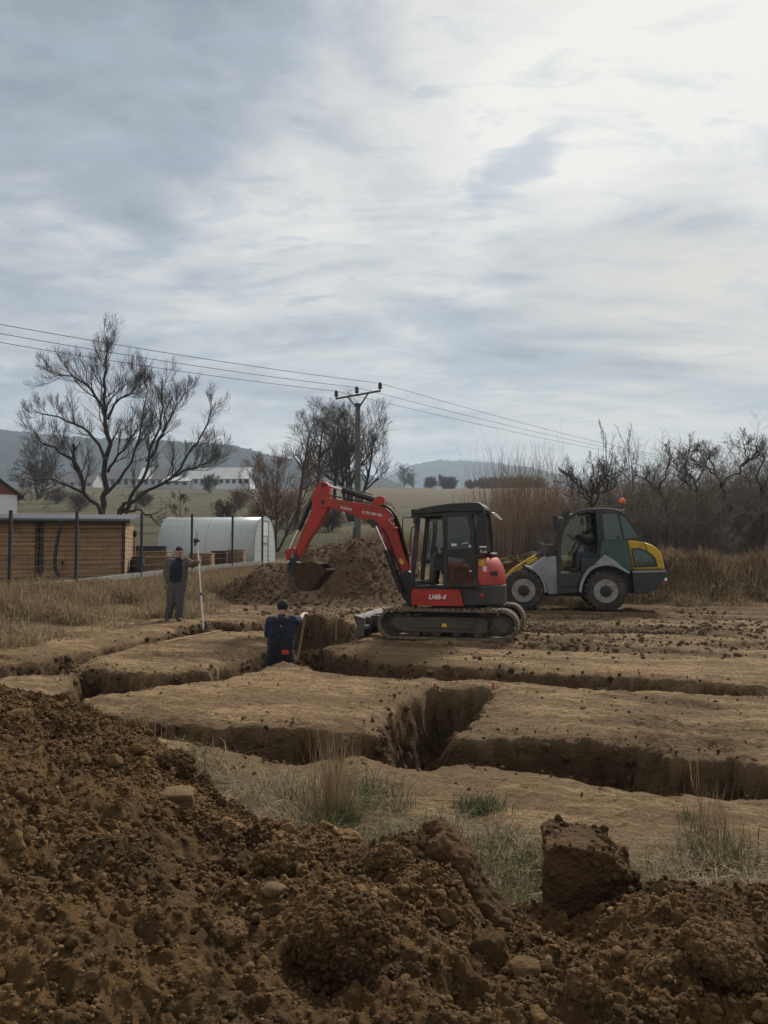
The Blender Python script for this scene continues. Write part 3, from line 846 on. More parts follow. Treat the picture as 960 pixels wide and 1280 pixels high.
def u0(px, py, l): return EF.un(px, py, l)
XS, XI, TZ, TR = -0.985, 0.985, 0.272, 0.272
def make_track(l0, l1):
    tr = MB()
    tr.ring(stadium(XS, XI, TZ, TR), stadium(XS, XI, TZ, TR - 0.045), l0, l1)
    # ground lugs all the way round
    path = stadium(XS, XI, TZ, TR, 14)
    pts = []
    for i in range(len(path)):
        a = Vector((path[i][0], 0, path[i][1])); b = Vector((path[(i + 1) % len(path)][0], 0, path[(i + 1) % len(path)][1]))
        L = (b - a).length; k = max(1, round(L / 0.105))
        for j in range(k):
            p = a.lerp(b, (j + 0.5) / k); t = (b - a).normalized(); pts.append((p, t))
    for i, (p, t) in enumerate(pts):
        nrm = Vector((t.z, 0, -t.x))
        for q0, q1, sh in ((l0 + 0.008, (l0 + l1) / 2 - 0.03, 0.03), ((l0 + l1) / 2 + 0.03, l1 - 0.008, -0.03)):
            tr.bar(p + nrm * 0.008 + Vector((0, q0, 0)) + t * sh, p + nrm * 0.008 + Vector((0, q1, 0)) - t * sh, 0.05, 0.03, nrm)
    o = tr.build('crawler_track', m_rubber, ex, 0.006, seg=1)
    tag(o, 'muddy rubber crawler track')
    mid = (l0 + l1) / 2
    out_l = l1 if l1 > 0 else l0; sg = 1 if l1 > 0 else -1
    fr = MB()
    a, b = sorted((out_l - sg * 0.05, out_l - sg * 0.36))
    fr.prism([(-0.72, 0.13), (0.80, 0.13), (0.98, 0.20), (1.02, 0.30), (0.95, 0.39), (-0.66, 0.41), (-0.74, 0.34)], a, b)
    fr.box((-0.50, min(out_l - sg * 0.036, out_l - sg * 0.06), 0.20), (0.60, max(out_l - sg * 0.036, out_l - sg * 0.06), 0.33))
    fr.box((-0.3, min(mid - sg * 0.45, mid), 0.2), (0.3, max(mid - sg * 0.45, mid), 0.42))
    fr.build('track_frame', m_tframe, o, 0.02)
    sp = MB(); y = out_l - sg * 0.20
    sp.lathe([(0.06, -0.14), (0.19, -0.12), (0.20, 0.10), (0.135, 0.115), (0.13, 0.15), (0.06, 0.16)], (XS, y, TZ), (0, sg, 0), 28)
    for k in range(14):
        a_ = 2 * math.pi * k / 14
        sp.bar((XS + 0.17 * math.cos(a_), y - 0.03, TZ + 0.17 * math.sin(a_)), (XS + 0.215 * math.cos(a_), y - 0.03, TZ + 0.215 * math.sin(a_)), 0.05, 0.05)
    sp.build('sprocket', m_tframe, o, 0, 40)
    idl = MB(); idl.lathe([(0.05, -0.10), (0.21, -0.09), (0.215, 0.09), (0.16, 0.10), (0.15, 0.06), (0.05, 0.07)], (XI, y, TZ), (0, sg, 0), 28)
    idl.build('idler_wheel', m_tframe, o, 0, 40)
    for x in (-0.55, -0.18, 0.2, 0.58):
        rl = MB(); rl.lathe([(0.03, -0.13), (0.085, -0.12), (0.085, 0.12), (0.05, 0.14)], (x, y, 0.125), (0, sg, 0), 20)
        rl.build('track_roller', m_tframe, o, 0, 40)
    if sg > 0:
        MB().box((0.0, out_l - 0.037, 0.235), (0.085, out_l - 0.032, 0.295)).build('sticker', m_yellow, o)
        rl = MB(); rl.lathe([(0.03, -0.1), (0.05, -0.09), (0.05, 0.1), (0.03, 0.11)], (0.72, y, 0.43), (0, sg, 0), 16); rl.build('carrier_roller', m_tframe, o, 0, 40)
make_track(0.58, 0.98); make_track(-0.98, -0.58)

uc = MB()
uc.box((-0.55, -0.6, 0.28), (0.55, 0.6, 0.50))
uc.lathe([(0.42, 0.48), (0.42, 0.60), (0.36, 0.64)], (0, 0, 0), (0, 0, 1), 32)
uc.build('undercarriage', m_dgrey, ex, 0.02)

# dozer blade with its two arms
bl = MB()
xb = u0(446.5, 783, 0.98)[0]
prof = [(xb + 0.05 - 0.10 * math.sin(math.pi * k / 8), 0.0 + 0.40 * k / 8) for k in range(9)]
prof[-1] = (xb + 0.07, 0.40)
inner = [(x - 0.04, z) for x, z in prof]
bl.prism(prof + inner[::-1], -0.98, 0.98)
bl.box((xb - 0.0, -0.98, -0.005), (xb + 0.085, 0.98, 0.04))
for y in (-0.979, 0.955): bl.prism([(xb - 0.13, 0.03), (xb - 0.14, 0.36), (xb + 0.06, 0.41), (xb + 0.08, 0.40), (xb + 0.0, 0.2), (xb + 0.08, 0.0)], y, y + 0.024)
for y in (-0.55, 0.0, 0.55): bl.prism([(xb - 0.16, 0.02), (xb - 0.16, 0.34), (xb - 0.05, 0.36), (xb - 0.10, 0.2), (xb - 0.05, 0.02)], y, y + 0.05)
bl.box((xb - 0.15, -0.95, 0.15), (xb - 0.09, 0.95, 0.22))
o = bl.build('dozer_blade', m_bare, ex, 0.006)
for y in (-0.42, 0.34):
    a = MB(); a.prism([(0.55, 0.22), (0.55, 0.40), (1.00, 0.38), (xb - 0.1, 0.36), (xb - 0.1, 0.14), (1.0, 0.22)], y, y + 0.08); a.build('blade_arm', m_dgrey, o, 0.01)
MB().tube([(0.5, 0.0, 0.47), (1.0, 0.0, 0.42)], 0.045, 14).build('blade_ram', m_black, o, 0, 40)
MB().tube([(1.0, 0.0, 0.42), (xb - 0.1, 0.0, 0.37)], 0.024, 12).build('blade_rod', m_chrome, o, 0, 40)

# slewing body: round tail, red skirt, dark counterweight
def u(px, py, l): return EF.un(px, py, l)
zs0 = u(545, 757.5, 0.86)[1]; zs1 = u(545, 735.5, 0.86)[1]; xf = u(514.5, 745, 0.86)[0]; xj = u(576, 745, 0.9)[0]
zh1 = u(615, 695, 0.6)[1]
RT = 0.985
def tail(r, x_to, l, n=22, a0=None):
    a0 = math.degrees(math.asin(min(0.999, l / r)))
    pts = [(-r * math.cos(R(a)), r * math.sin(R(a))) for a in np.linspace(a0, -a0, n)]
    return [(x_to, l)] + pts + [(x_to, -l)]
deck = MB(); deck.plan([(xf, 0.84), (xj, 0.84), (xj, -0.84), (xf, -0.84)], zs0 + 0.05, zs1 - 0.01)
deck.plan(tail(0.93, xj, 0.84), zs0 + 0.06, zs1 + 0.01)
deck.build('slewing_deck', m_dgrey, ex, 0.01)
sk = MB(); sk.prism([(xf, zs0), (xf, zs1), (xj + 0.03, zs1), (xj - 0.05, zs0 + 0.0)], 0.845, 0.875)
sko = sk.build('side_skirt', m_redlow, ex, 0.012)
lettering('U48-4', 0.125, m_white, sko, (u(546, 746.5, 0.878)[0], 0.8775, u(546, 746.5, 0.878)[1]), (-1, 0, 0), (0, 0, 1), 0.002, bold=0.004, shear=0.25)
MB().box((xf + 0.001, 0.8755, zs0 + 0.10), (xj + 0.22, 0.877, zs0 + 0.108)).build('trim_line', m_black, sko)
for y in (-0.875,):
    MB().prism([(xf, zs0), (xf, zs1), (xj + 0.03, zs1), (xj - 0.05, zs0)], y, y + 0.03).build('side_skirt', m_redlow, ex, 0.012)
cw = MB()
xe = -0.02
ring_o = tail(RT, xj - 0.035, 0.875); cw.plan(ring_o, zs0 + 0.01, zs1 + 0.055)
cwo = cw.build('counterweight', m_dgrey, ex, 0.035, seg=3)
tl = MB(); a_ = R(52); tl.lathe([(0.045, 0), (0.045, 0.012), (0.03, 0.02)], (-RT * math.cos(a_) * 0.995, RT * math.sin(a_) * 0.995, (zs0 + zs1) / 2 + 0.03), (-math.cos(a_), math.sin(a_), 0), 20)
tl.build('reflector', surf('red_reflector', (0.42, 0.01, 0.02), 0.2, 0.1, 10), cwo)
# red engine hood behind the cab
xh = u(594, 710, 0.80)[0]
hood = MB()
zb = zs1 + 0.058
lv = [(zb, 0.97), (zb + 0.10, 0.975), (zb + 0.25, 0.955), (zb + 0.36, 0.915), (zh1 - 0.05, 0.84), (zh1, 0.74)]
def hring(r): return tail(r, xh, 0.80 * min(1, r / 0.95), 20)
rings = [hring(r) for _, r in lv]; n = len(rings[0]); vs = []; fs = []
for (z, _), rg in zip(lv, rings): vs += [(a, b, z) for a, b in rg]
for i in range(len(lv) - 1):
    for k in range(n): fs.append((i * n + k, i * n + (k + 1) % n, (i + 1) * n + (k + 1) % n, (i + 1) * n + k))
fs += [tuple(range(n))[::-1], tuple(range((len(lv) - 1) * n, len(lv) * n))]
hood.add(vs, fs)
hdo = hood.build('engine_hood', m_red, ex, 0.012, seg=2)
# seam, stickers and cover lettering on the hood
def on_hood(ang, z, out=0.0):
    r = np.interp(z, [a for a, _ in lv], [b for _, b in lv]) + out
    return Vector((-r * math.cos(R(ang)), r * math.sin(R(ang)), z))
MB().tube([on_hood(57, zb + 0.02, 0.001)] + [on_hood(57, zb + t, 0.001) for t in (0.1, 0.2, 0.3, 0.4)], 0.006, 6).build('seam', m_black, hdo)
xs_, zt = u(602, 703, 0.805)
MB().box((xs_ - 0.055, 0.801, zt - 0.06), (xs_ + 0.055, 0.806, zt + 0.06)).build('warning_sticker', m_yellow, hdo)
xs_, zt = u(606, 711, 0.805)
MB().box((xs_ - 0.035, 0.801, zt - 0.05), (xs_ + 0.035, 0.806, zt + 0.05)).build('info_sticker', m_white, hdo)
pc = on_hood(33, zb + 0.20, 0.004); tx = on_hood(30, zb + 0.2) - on_hood(36, zb + 0.2)
lettering('VISI', 0.13, m_black, hdo, pc, tx, (0, 0, 1), 0.006, bold=0.003)
gr = MB(); gr.lathe([(0.05, 0), (0.05, 0.02), (0.03, 0.03)], u_ if False else (u(601.5, 728, 0.8)[0], 0.80, zb + 0.045), (0, 1, 0), 18); gr.build('filler_cap', m_redplast, hdo)
MB().plan([(xh - 0.02, 0.4), (xh - 0.27, 0.36), (xh - 0.33, 0.0), (xh - 0.27, -0.4), (xh - 0.02, -0.45)], zh1 + 0.001, zh1 + 0.055, 0.1).build('hood_top', m_dgrey, ex, 0.02)

# ------------------------------------------------------------------ cab
L0, L1 = -0.10, 0.875
def Q(pts, l=L1): return EF.poly(pts, l)
cab = tag(MB().prism(Q([(514, 736), (518.5, 733), (600, 732.5), (601, 737)]), L0, L1).build('cab', m_black, ex, 0.01), 'black operator cab with its front door opening standing open')
rf = MB(); rf.prism(Q([(517, 639.5), (523, 635.5), (540, 632), (562, 629), (590, 627.5), (599, 628), (604, 632), (605.5, 637), (600, 641), (560, 640.5), (519, 644)]), L0 - 0.02, L1 + 0.02)
rf.build('roof', m_black, cab, 0.03, seg=3)
def frame_side(la, lb, door):
    w = MB()
    w.prism(Q([(512.5, 737), (517.5, 737), (519, 712), (521.5, 690), (524.5, 655), (526, 640), (520, 640), (517.5, 668), (514, 700)], L1), la, lb)          # front post
    w.prism(Q([(519, 639.5), (604, 637), (604, 644), (522, 646.5)], L1), la, lb)                          # top rail
    w.prism(Q([(512, 732), (603, 731), (602, 738), (512, 739)], L1), la, lb)                          # sill
    w.prism(Q([(597, 640), (605.5, 637), (609, 662), (610, 690), (604, 695), (597.5, 698), (596.5, 735), (593, 735), (593, 698), (592.5, 690)], L1), la, lb)              # rear corner
    return w
frame_side(L1 - 0.055, L1, True).build('near_frame', m_black, cab, 0.012)
w = frame_side(L0, L0 + 0.05, False)
w.prism(Q([(552, 640), (557, 640), (558, 735), (552, 735)]), L0, L0 + 0.05)
w.prism(Q([(515, 700), (600, 700), (600, 706), (515, 706)]), L0, L0 + 0.05)
w.build('far_frame', m_black, cab, 0.01)
for a, b in (((518, 641), (525, 646)), ((513, 727), (518, 736))):
    pz = Q([a, b]); MB().box((min(pz[0][0], pz[1][0]), L0 + 0.03, min(pz[0][1], pz[1][1])), (max(pz[0][0], pz[1][0]), L1 - 0.03, max(pz[0][1], pz[1][1]))).build('cross_rail', m_black, cab, 0.01)
# door: frame, pane above, pane below
D_o = Q([(553, 641), (590, 639.5), (594.5, 664), (596, 690), (595.5, 733), (554, 734)])
door = MB()
up_o = Q([(553, 641.5), (589, 640), (592.5, 655), (594.5, 690), (555, 691)]); up_i = Q([(559.5, 646), (584, 645), (587.5, 660), (589.5, 685.5), (559.5, 686.5)])
door.ring(up_o, up_i, L1 + 0.002, L1 + 0.05)
lo_o = Q([(555, 689.5), (594.5, 689), (595.5, 712), (595, 733.5), (554.5, 734)]); lo_i = Q([(560, 696), (579, 698.5), (591, 711), (592, 729), (560, 729.5)])
door.ring(lo_o, lo_i, L1 + 0.002, L1 + 0.05)
dro = door.build('door', m_black, cab, 0.010)
MB().prism(up_i, L1 + 0.018, L1 + 0.026).build('door_pane', m_glass_dark, dro)
MB().prism(lo_i, L1 + 0.018, L1 + 0.026).build('door_pane', m_glass_low, dro)
hx, hz = u(587.5, 683, L1 + 0.05)
hd = MB(); hd.lathe([(0.022, 0), (0.026, 0.02), (0.015, 0.03)], (hx, L1 + 0.048, hz), (0, 1, 0), 16); hd.build('handle', m_lens, dro)
p0 = u(577, 680, L1 + 0.05); p1 = u(585.5, 678.5, L1 + 0.05); MB().tube([(p0[0], L1 + 0.06, p0[1]), (p1[0], L1 + 0.06, p1[1])], 0.010, 8).build('grab_rail', m_lens, dro)
sx_, sz_ = u(567.3, 681, L1 + 0.03); MB().box((sx_ - 0.05, L1 + 0.0265, sz_ - 0.022), (sx_ + 0.05, L1 + 0.0285, sz_ + 0.022)).build('sticker', m_white, dro)
hx, hz = u(588, 714, L1 + 0.05); hd = MB(); hd.lathe([(0.02, 0), (0.02, 0.012), (0.01, 0.016)], (hx, L1 + 0.027, hz), (0, 1, 0), 14); hd.build('door_stop', m_lens, dro)
# rear corner pane, far panes, front pane, rear pane
MB().prism(Q([(592, 643), (598, 642), (603, 660), (604, 688), (597, 689)]), L1 - 0.03, L1 - 0.022).build('quarter_pane', m_glass_dark, cab)
MB().prism(Q([(525, 646), (552, 645), (552, 700), (521, 700)]), L0 + 0.02, L0 + 0.028).build('far_pane', m_glass, cab)
MB().prism(Q([(557, 645), (594, 644), (595, 700), (557, 700)]), L0 + 0.02, L0 + 0.028).build('far_pane', m_glass, cab)
MB().prism(Q([(552, 706), (594, 706), (594, 732), (552, 732)]), L0 + 0.02, L0 + 0.04).build('far_panel', m_black, cab)
a = Q([(604.0, 644), (608.5, 690), (606.5, 690), (602.2, 644)]); MB().prism(a, L0 + 0.04, L1 - 0.06).build('rear_pane', m_glass_dark, cab)
MB().prism(Q([(593, 692), (608, 692), (597, 699), (596, 735), (593, 735)]), L0, L1 - 0.06).build('rear_panel', m_black, cab, 0.01)
wn = MB(); b0 = Q([(595.5, 646), (600, 645), (603.5, 658), (602, 661), (596.5, 662)]); wn.ring(b0, [(sum(p[0] for p in b0) / 5 * 0.25 + p[0] * 0.75, sum(p[1] for p in b0) / 5 * 0.25 + p[1] * 0.75) for p in b0], L1 - 0.02, L1 + 0.004); wn.build('vent_trim', m_dgrey, cab)
xs_, zt = u(603, 683.5, L1 + 0.01); MB().box((xs_ - 0.075, L1 + 0.001, zt - 0.014), (xs_ + 0.055, L1 + 0.005, zt + 0.014)).build('rear_sticker', m_white, cab)
lettering('Kub', 0.08, m_white, cab, (xs_ - 0.02, L1 + 0.004, zt - 0.085), (-1, 0, 0), (0, 0, 1), 0.002)
# lamp, mirrors
pl = Q([(513, 636.5), (521.5, 636), (521.5, 645.5), (513, 647)]); MB().prism(pl, 0.70, 0.83).build('work_lamp', m_black, cab, 0.01)
pl = Q([(512.2, 637.5), (513.2, 637), (513.2, 646.5), (512.2, 646)]); MB().prism(pl, 0.71, 0.82).build('lamp_glass', m_lens, cab)
def T(pts, l): return [(EF.un(a, b, l)[0], l, EF.un(a, b, l)[1]) for a, b in pts]
mr = MB(); mr.tube(T([(520, 648), (513, 646.5), (503.5, 647), (503, 660), (504, 672)], 0.86), 0.011, 8); mr.tube(T([(519, 657), (515, 660), (513, 672), (512.5, 690)], 0.86), 0.013, 8)
mr.build('handrail', m_black, cab, 0, 50)
q = T([(517, 647), (520, 647), (519.5, 655), (516.5, 654)], 0.90); MB().prism([(a[0], a[2]) for a in q], 0.88, 0.93).build('lamp_bracket', m_dgrey, cab, 0.008)
mr = MB(); mr.tube(T([(606, 643), (611, 641.5), (616, 640.5)], 0.55), 0.010, 8); mb2 = mr.build('rear_mirror_arm', m_black, cab, 0, 50)
q = Q([(615, 640), (621, 642.5), (628, 650), (625.5, 650.5), (616.5, 643.5)], 0.55); MB().prism(q, 0.44, 0.66).build('rear_mirror', m_lens, mb2, 0.01)
# inside the cab: seat, consoles, levers, red panel with a round disc behind the lower door pane
se = MB()
xa = u(573, 712, 0.4)[0]; zfl = u(560, 733, 0.5)[1]
se.box((xa - 0.22, 0.12, zfl + 0.22), (xa + 0.30, 0.60, zfl + 0.38))
se.prism([(xa - 0.20, zfl + 0.36), (xa - 0.08, zfl + 0.36), (xa - 0.20, zfl + 1.0), (xa - 0.30, zfl + 1.0)], 0.14, 0.58)
se.box((xa - 0.18, 0.16, zfl), (xa + 0.24, 0.56, zfl + 0.22))
se.build('seat', m_seat, cab, 0.04, seg=3)
cn = MB()
for y in (0.02, 0.62):
    cn = MB(); cn.box((xa - 0.1, y, zfl + 0.3), (xa + 0.36, y + 0.10, zfl + 0.52)); cn.tube([(xa + 0.33, y + 0.05, zfl + 0.5), (xa + 0.37, y + 0.05, zfl + 0.72)], [0.012, 0.022], 10)
    cn.build('control_console', m_black, cab, 0, 40)
for y in (0.24, 0.33): MB().tube([(xa + 0.72, y, zfl), (xa + 0.66, y, zfl + 0.5)], 0.012, 8).build('travel_lever', m_black, cab, 0, 40)
rc = MB(); p = [u(x, y, L1 - 0.12) for x, y in [(562, 729), (562, 706), (569, 699), (577, 701), (591, 713), (592, 729)]]
rc.prism(p, L1 - 0.30, L1 - 0.02); ro = rc.build('red_panel', m_redplast, cab, 0.02)
q = u(578, 717, L1 - 0.12); dc = MB(); dc.lathe([(0.15, 0), (0.15, 0.015), (0.12, 0.02), (0.085, 0.01), (0.03, 0.02)], (q[0], L1 - 0.02, q[1]), (0, 1, 0), 24); dc.build('round_disc', surf('darkred', (0.16, 0.016, 0.012), 0.5), ro)
q = [u(x, y, L1 - 0.09) for x, y in [(560.5, 730), (560.5, 722), (567, 724), (568, 730)]]; MB().prism(q, L1 - 0.018, L1 + 0.012).build('green_box', m_green, cab, 0.006)

# ------------------------------------------------------------------ boom, arm, bucket
LB0, LB1 = -0.12, 0.12
def PB(pts, l=LB1): return EF.poly(pts, l)
sb = MB(); sb.prism(PB([(497, 724), (503, 716), (509, 712), (514, 716), (518, 730), (517, 757), (511, 757), (503, 746)]), -0.15, 0.15); sb.build('swing_bracket', m_black, ex, 0.02)
boom = MB()
boom.prism(PB([(396.5, 624), (401, 620.5), (410, 622.5), (430, 625.7), (464, 630.8), (477, 632.5), (484, 638), (490, 646), (496, 661), (504.5, 690), (511.5, 708), (511, 714.5), (506, 716), (500.5, 711), (491, 697), (482.5, 682), (479, 670), (475, 663.5), (470, 659), (463, 655), (455, 651), (445, 645.2), (430, 639.8), (411, 634.2), (401, 635), (396.5, 631)]), LB0, LB1)
bo = boom.build('boom', m_red, ex, 0.014)
tx = Vector((-(u(460, 640, 0)[0] - u(430, 635, 0)[0]), 0, 0)); 
def dirv(p, q):
    a, b = u(*p, LB1), u(*q, LB1); return Vector((b[0] - a[0], 0, b[1] - a[1]))
d = dirv((424, 634), (440, 636.8)); a = u(432.8, 635.4, LB1)
lettering('Kubota', 0.080, m_white, bo, (a[0], LB1 + 0.002, a[1]), d, Vector((d.z, 0, -d.x)), 0.0015, bold=0.001)
d = dirv((452, 640), (477, 644)); a = u(465.2, 642.3, LB1)
lettering('0 773 254 456', 0.070, m_white, bo, (a[0], LB1 + 0.002, a[1]), d, Vector((d.z, 0, -d.x)), 0.0015, bold=0.002)
a = [u(*p, LB1) for p in [(498, 700), (501.5, 697.5), (505.5, 703.5), (502, 706)]]; MB().prism(a, LB1 + 0.001, LB1 + 0.004).build('sticker', m_yellow, bo)
lug = MB(); lug.prism(PB([(463, 631.5), (467, 623), (473, 619.5), (479, 621), (479.5, 630), (477, 633)]), -0.08, 0.08); lug.build('ram_lug', m_red, bo, 0.01)
lug = MB(); lug.prism(PB([(458, 651), (463, 648), (472, 653), (473, 661), (466, 660)]), LB0 - 0.03, LB1 + 0.03); lug.build('ram_lug', m_black, bo, 0.01)
arm = MB()
arm.prism(PB([(389.3, 622), (391, 614), (396.5, 606.5), (401.5, 602), (405, 601.8), (409, 604), (411, 612), (410.5, 627), (408.5, 637), (404, 645), (395.5, 660), (386.5, 672.5), (377, 689), (373.5, 697), (366.5, 698), (367.5, 690), (370, 682), (376.5, 665), (384, 650), (390, 634)]), -0.10, 0.10)
ao = arm.build('dipper_arm', m_red, ex, 0.012)
for px, py in ((404, 628), (404.5, 606), (369.5, 694)):
    a = u(px, py, 0.1); MB().lathe([(0.045, -0.13), (0.045, 0.13)], (a[0], 0, a[1]), (0, 1, 0), 16).build('pivot_pin', m_dgrey, ao, 0, 40)
def ram(p0, p1, p2, l, rb, rr, par, nm):
    a, b, c = [EF.un(*p, l) for p in (p0, p1, p2)]
    o = MB().tube([(a[0], l, a[1]), (b[0], l, b[1])], rb, 16).build(nm, m_black, par, 0, 40)
    MB().tube([(b[0], l, b[1]), (c[0], l, c[1])], rr, 14).build('ram_rod', m_chrome, o, 0, 40)
    MB().tube([(b[0] - (b[0] - a[0]) * 0.06, l, b[1] - (b[1] - a[1]) * 0.06), (b[0] + (b[0] - a[0]) * 0.01, l, b[1] + (b[1] - a[1]) * 0.01)], rb * 1.15, 16).build('ram_gland', m_dgrey, o, 0, 40)
    k = 0.7
    MB().tube([(a[0] * 0.95 + b[0] * 0.05, l, a[1] * 0.95 + b[1] * 0.05 + rb * 1.5), (a[0] * 0.1 + b[0] * 0.9, l, a[1] * 0.1 + b[1] * 0.9 + rb * 1.5)], 0.012, 8).build('hard_line', m_dgrey, o, 0, 40)
    return o
ram((468, 625), (428.5, 612.5), (406, 606), 0.0, 0.060, 0.027, ex, 'arm_ram')
ram((390, 624), (373.5, 662), (361, 689), 0.0, 0.050, 0.022, ex, 'bucket_ram')
ram((503, 741), (483.5, 688), (470, 658), 0.17, 0.062, 0.028, ex, 'boom_ram')
gd = MB(); gd.prism(EF.poly([(472, 662), (475, 661), (487, 701), (484, 700)], -0.2), -0.24, -0.2); gd.build('ram_guard', m_redlow, ex, 0.005)
hs = MB()
for k, dl in enumerate((-0.06, -0.02, 0.02, 0.06, 0.10)):
    hs.tube([(EF.un(x, y, dl)[0], dl, EF.un(x, y, dl)[1]) for x, y in [(472, 634 - k * 0.3), (480, 632.0 - k * 0.2), (488, 637 - k * 0.4), (494 + k * 0.4, 646), (498 + k * 0.5, 658), (503 + k * 0.4, 675), (508 + k * 0.3, 692), (511, 706), (509, 724)]], 0.020, 8)
hs.tube(T([(478, 660), (484, 672), (497, 704), (505, 728)], 0.145), 0.014, 8)
hs.tube(T([(481, 688), (492, 712), (502, 738)], 0.23), 0.014, 8)
hs.tube(T([(410, 619), (425, 621.5), (445, 625.5), (462, 629)], 0.05), 0.014, 8); hs.tube(T([(392, 620), (388, 632), (391, 640), (386, 650)], 0.07), 0.014, 8)
hs.build('hydraulic_hose', m_hose, ex, 0, 60)
cl = MB(); a = T([(488, 656), (498, 661)], 0.13); cl.bar(a[0], a[1], 0.30, 0.03); cl.build('hose_clamp', m_red, ex, 0.006)
cp = MB(); 
for px, py in ((487, 650), (490.5, 648), (492, 655), (489, 653)): a = u(px, py, 0.13); cp.lathe([(0.018, 0), (0.018, 0.06)], (a[0], 0.09, a[1]), (0, 1, 0), 10)
cp.build('hose_coupling', m_lens, ex, 0, 40)
# linkage and ditching bucket
lk = MB()
for y in (-0.13, 0.10): lk.prism(PB([(355.5, 690), (357.5, 687.5), (368, 684.5), (371, 687), (369, 691), (361, 692)], 0.1), y, y + 0.03)
for y in (-0.09, 0.06): lk.prism(PB([(355.7, 690), (359.5, 690), (361.5, 703), (358, 704)], 0.1), y, y + 0.03)
lko = lk.build('bucket_link', m_red, ex, 0.006)
qh = MB(); qh.prism(PB([(361, 698), (372.5, 696), (374, 701), (372.5, 708), (369.5, 720), (366, 721), (359, 714)], 0.1), -0.14, 0.14); qh.build('quick_hitch', m_black, ex, 0.012)
pn = MB(); a = u(361, 702, 0.15); b = u(375.5, 703, 0.15); MB().lathe([(0.025, -0.02), (0.025, 0.06)], (a[0], 0.14, a[1]), (0, 1, 0), 12).build('hitch_pin', m_lens, ex, 0, 40); pn.tube([(b[0] + 0.08, 0.15, b[1] + 0.01), (b[0] - 0.02, 0.15, b[1] - 0.01)], 0.014, 8); pn.build('hitch_pin', m_lens, ex, 0, 40)
BW = 0.28
so_ = PB([(376, 703), (369, 711), (366.5, 720), (367.5, 729), (372, 736), (379, 739.5), (387, 739), (409, 713), (407, 710.5), (385, 733), (379, 735.5), (373.5, 732), (370, 727), (369.2, 720), (371.5, 713), (378, 706.5)], BW)
bk = MB(); bk.prism(so_, -BW, BW)
sd = PB([(376, 703.5), (369.5, 711), (367, 720), (368, 729), (372.5, 735.5), (379, 739), (386.5, 738.5), (408, 713.5), (399, 705), (389, 702)], BW)
bk.prism(sd, -BW + 0.004, -BW + 0.024); bk.prism(sd, BW - 0.024, BW - 0.004)
bk.prism(PB([(375.5, 703), (390, 702), (399, 705), (398, 707), (389, 704.5), (377, 706)], BW), -BW + 0.03, BW - 0.03)
tb = bk.build('bucket', m_bucket, ex, 0.006)
# ================================================================== wheel loader
m_teal = surf('teal_paint', (0.038, 0.088, 0.080), 0.40, 0.2, 3, dirt=MUD, dirt_amt=0.25, dirt_sc=5)
m_grey = surf('pale_grey_paint', (0.29, 0.305, 0.33), 0.42, 0.15, 3, dirt=MUD, dirt_amt=0.28, dirt_sc=5)
m_yel = surf('yellow_paint', (0.58, 0.37, 0.015), 0.4, 0.15, 3, dirt=MUD, dirt_amt=0.25, dirt_sc=5)
m_slate = surf('slate_paint', (0.026, 0.034, 0.040), 0.5, 0.25, 4, dirt=MUD, dirt_amt=0.38, dirt_sc=4)
m_rim = surf('silver_rim', (0.36, 0.36, 0.355), 0.45, 0.2, 5, metallic=0.35, dirt=MUD, dirt_amt=0.35, dirt_sc=8)
m_tyre = surf('dusty_tyre', (0.034, 0.032, 0.030), 0.85, 0.3, 8, dirt=(0.13, 0.10, 0.07), dirt_amt=0.5, dirt_sc=6, bump=0.2, bsc=40)
m_orange = surf('orange_beacon', (0.75, 0.13, 0.02), 0.2, 0.1, 8)
m_tglass = glass_mat('teal_glass', (0.20, 0.36, 0.33), 0.11, (0.08, 0.19, 0.17), 0.36)
m_cglass = glass_mat('loader_glass', (0.78, 0.84, 0.82), 0.045, (0.12, 0.13, 0.12), 0.015)

PH2 = R(9)
lfar = Vector((math.sin(PH2), math.cos(PH2), 0))
w0 = gp(757.5, 765)
LHW = 0.92                                    # half width over the tyres
LO = w0 + lfar * LHW + Vector((-math.cos(PH2), math.sin(PH2), 0)) * 1.0
LF = Frame(LO, math.atan2(math.sin(PH2), -math.cos(PH2)))
ld = empty('wheel_loader', (LO.x, LO.y, 0), LF.rz, 'grey, teal and yellow compact wheel loader with orange beacon, standing behind the excavator', 'wheel loader')
def lp(pts, l): return LF.poly(pts, l)
def lT(pts, l): return [(LF.un(a, b, l)[0], l, LF.un(a, b, l)[1]) for a, b in pts]

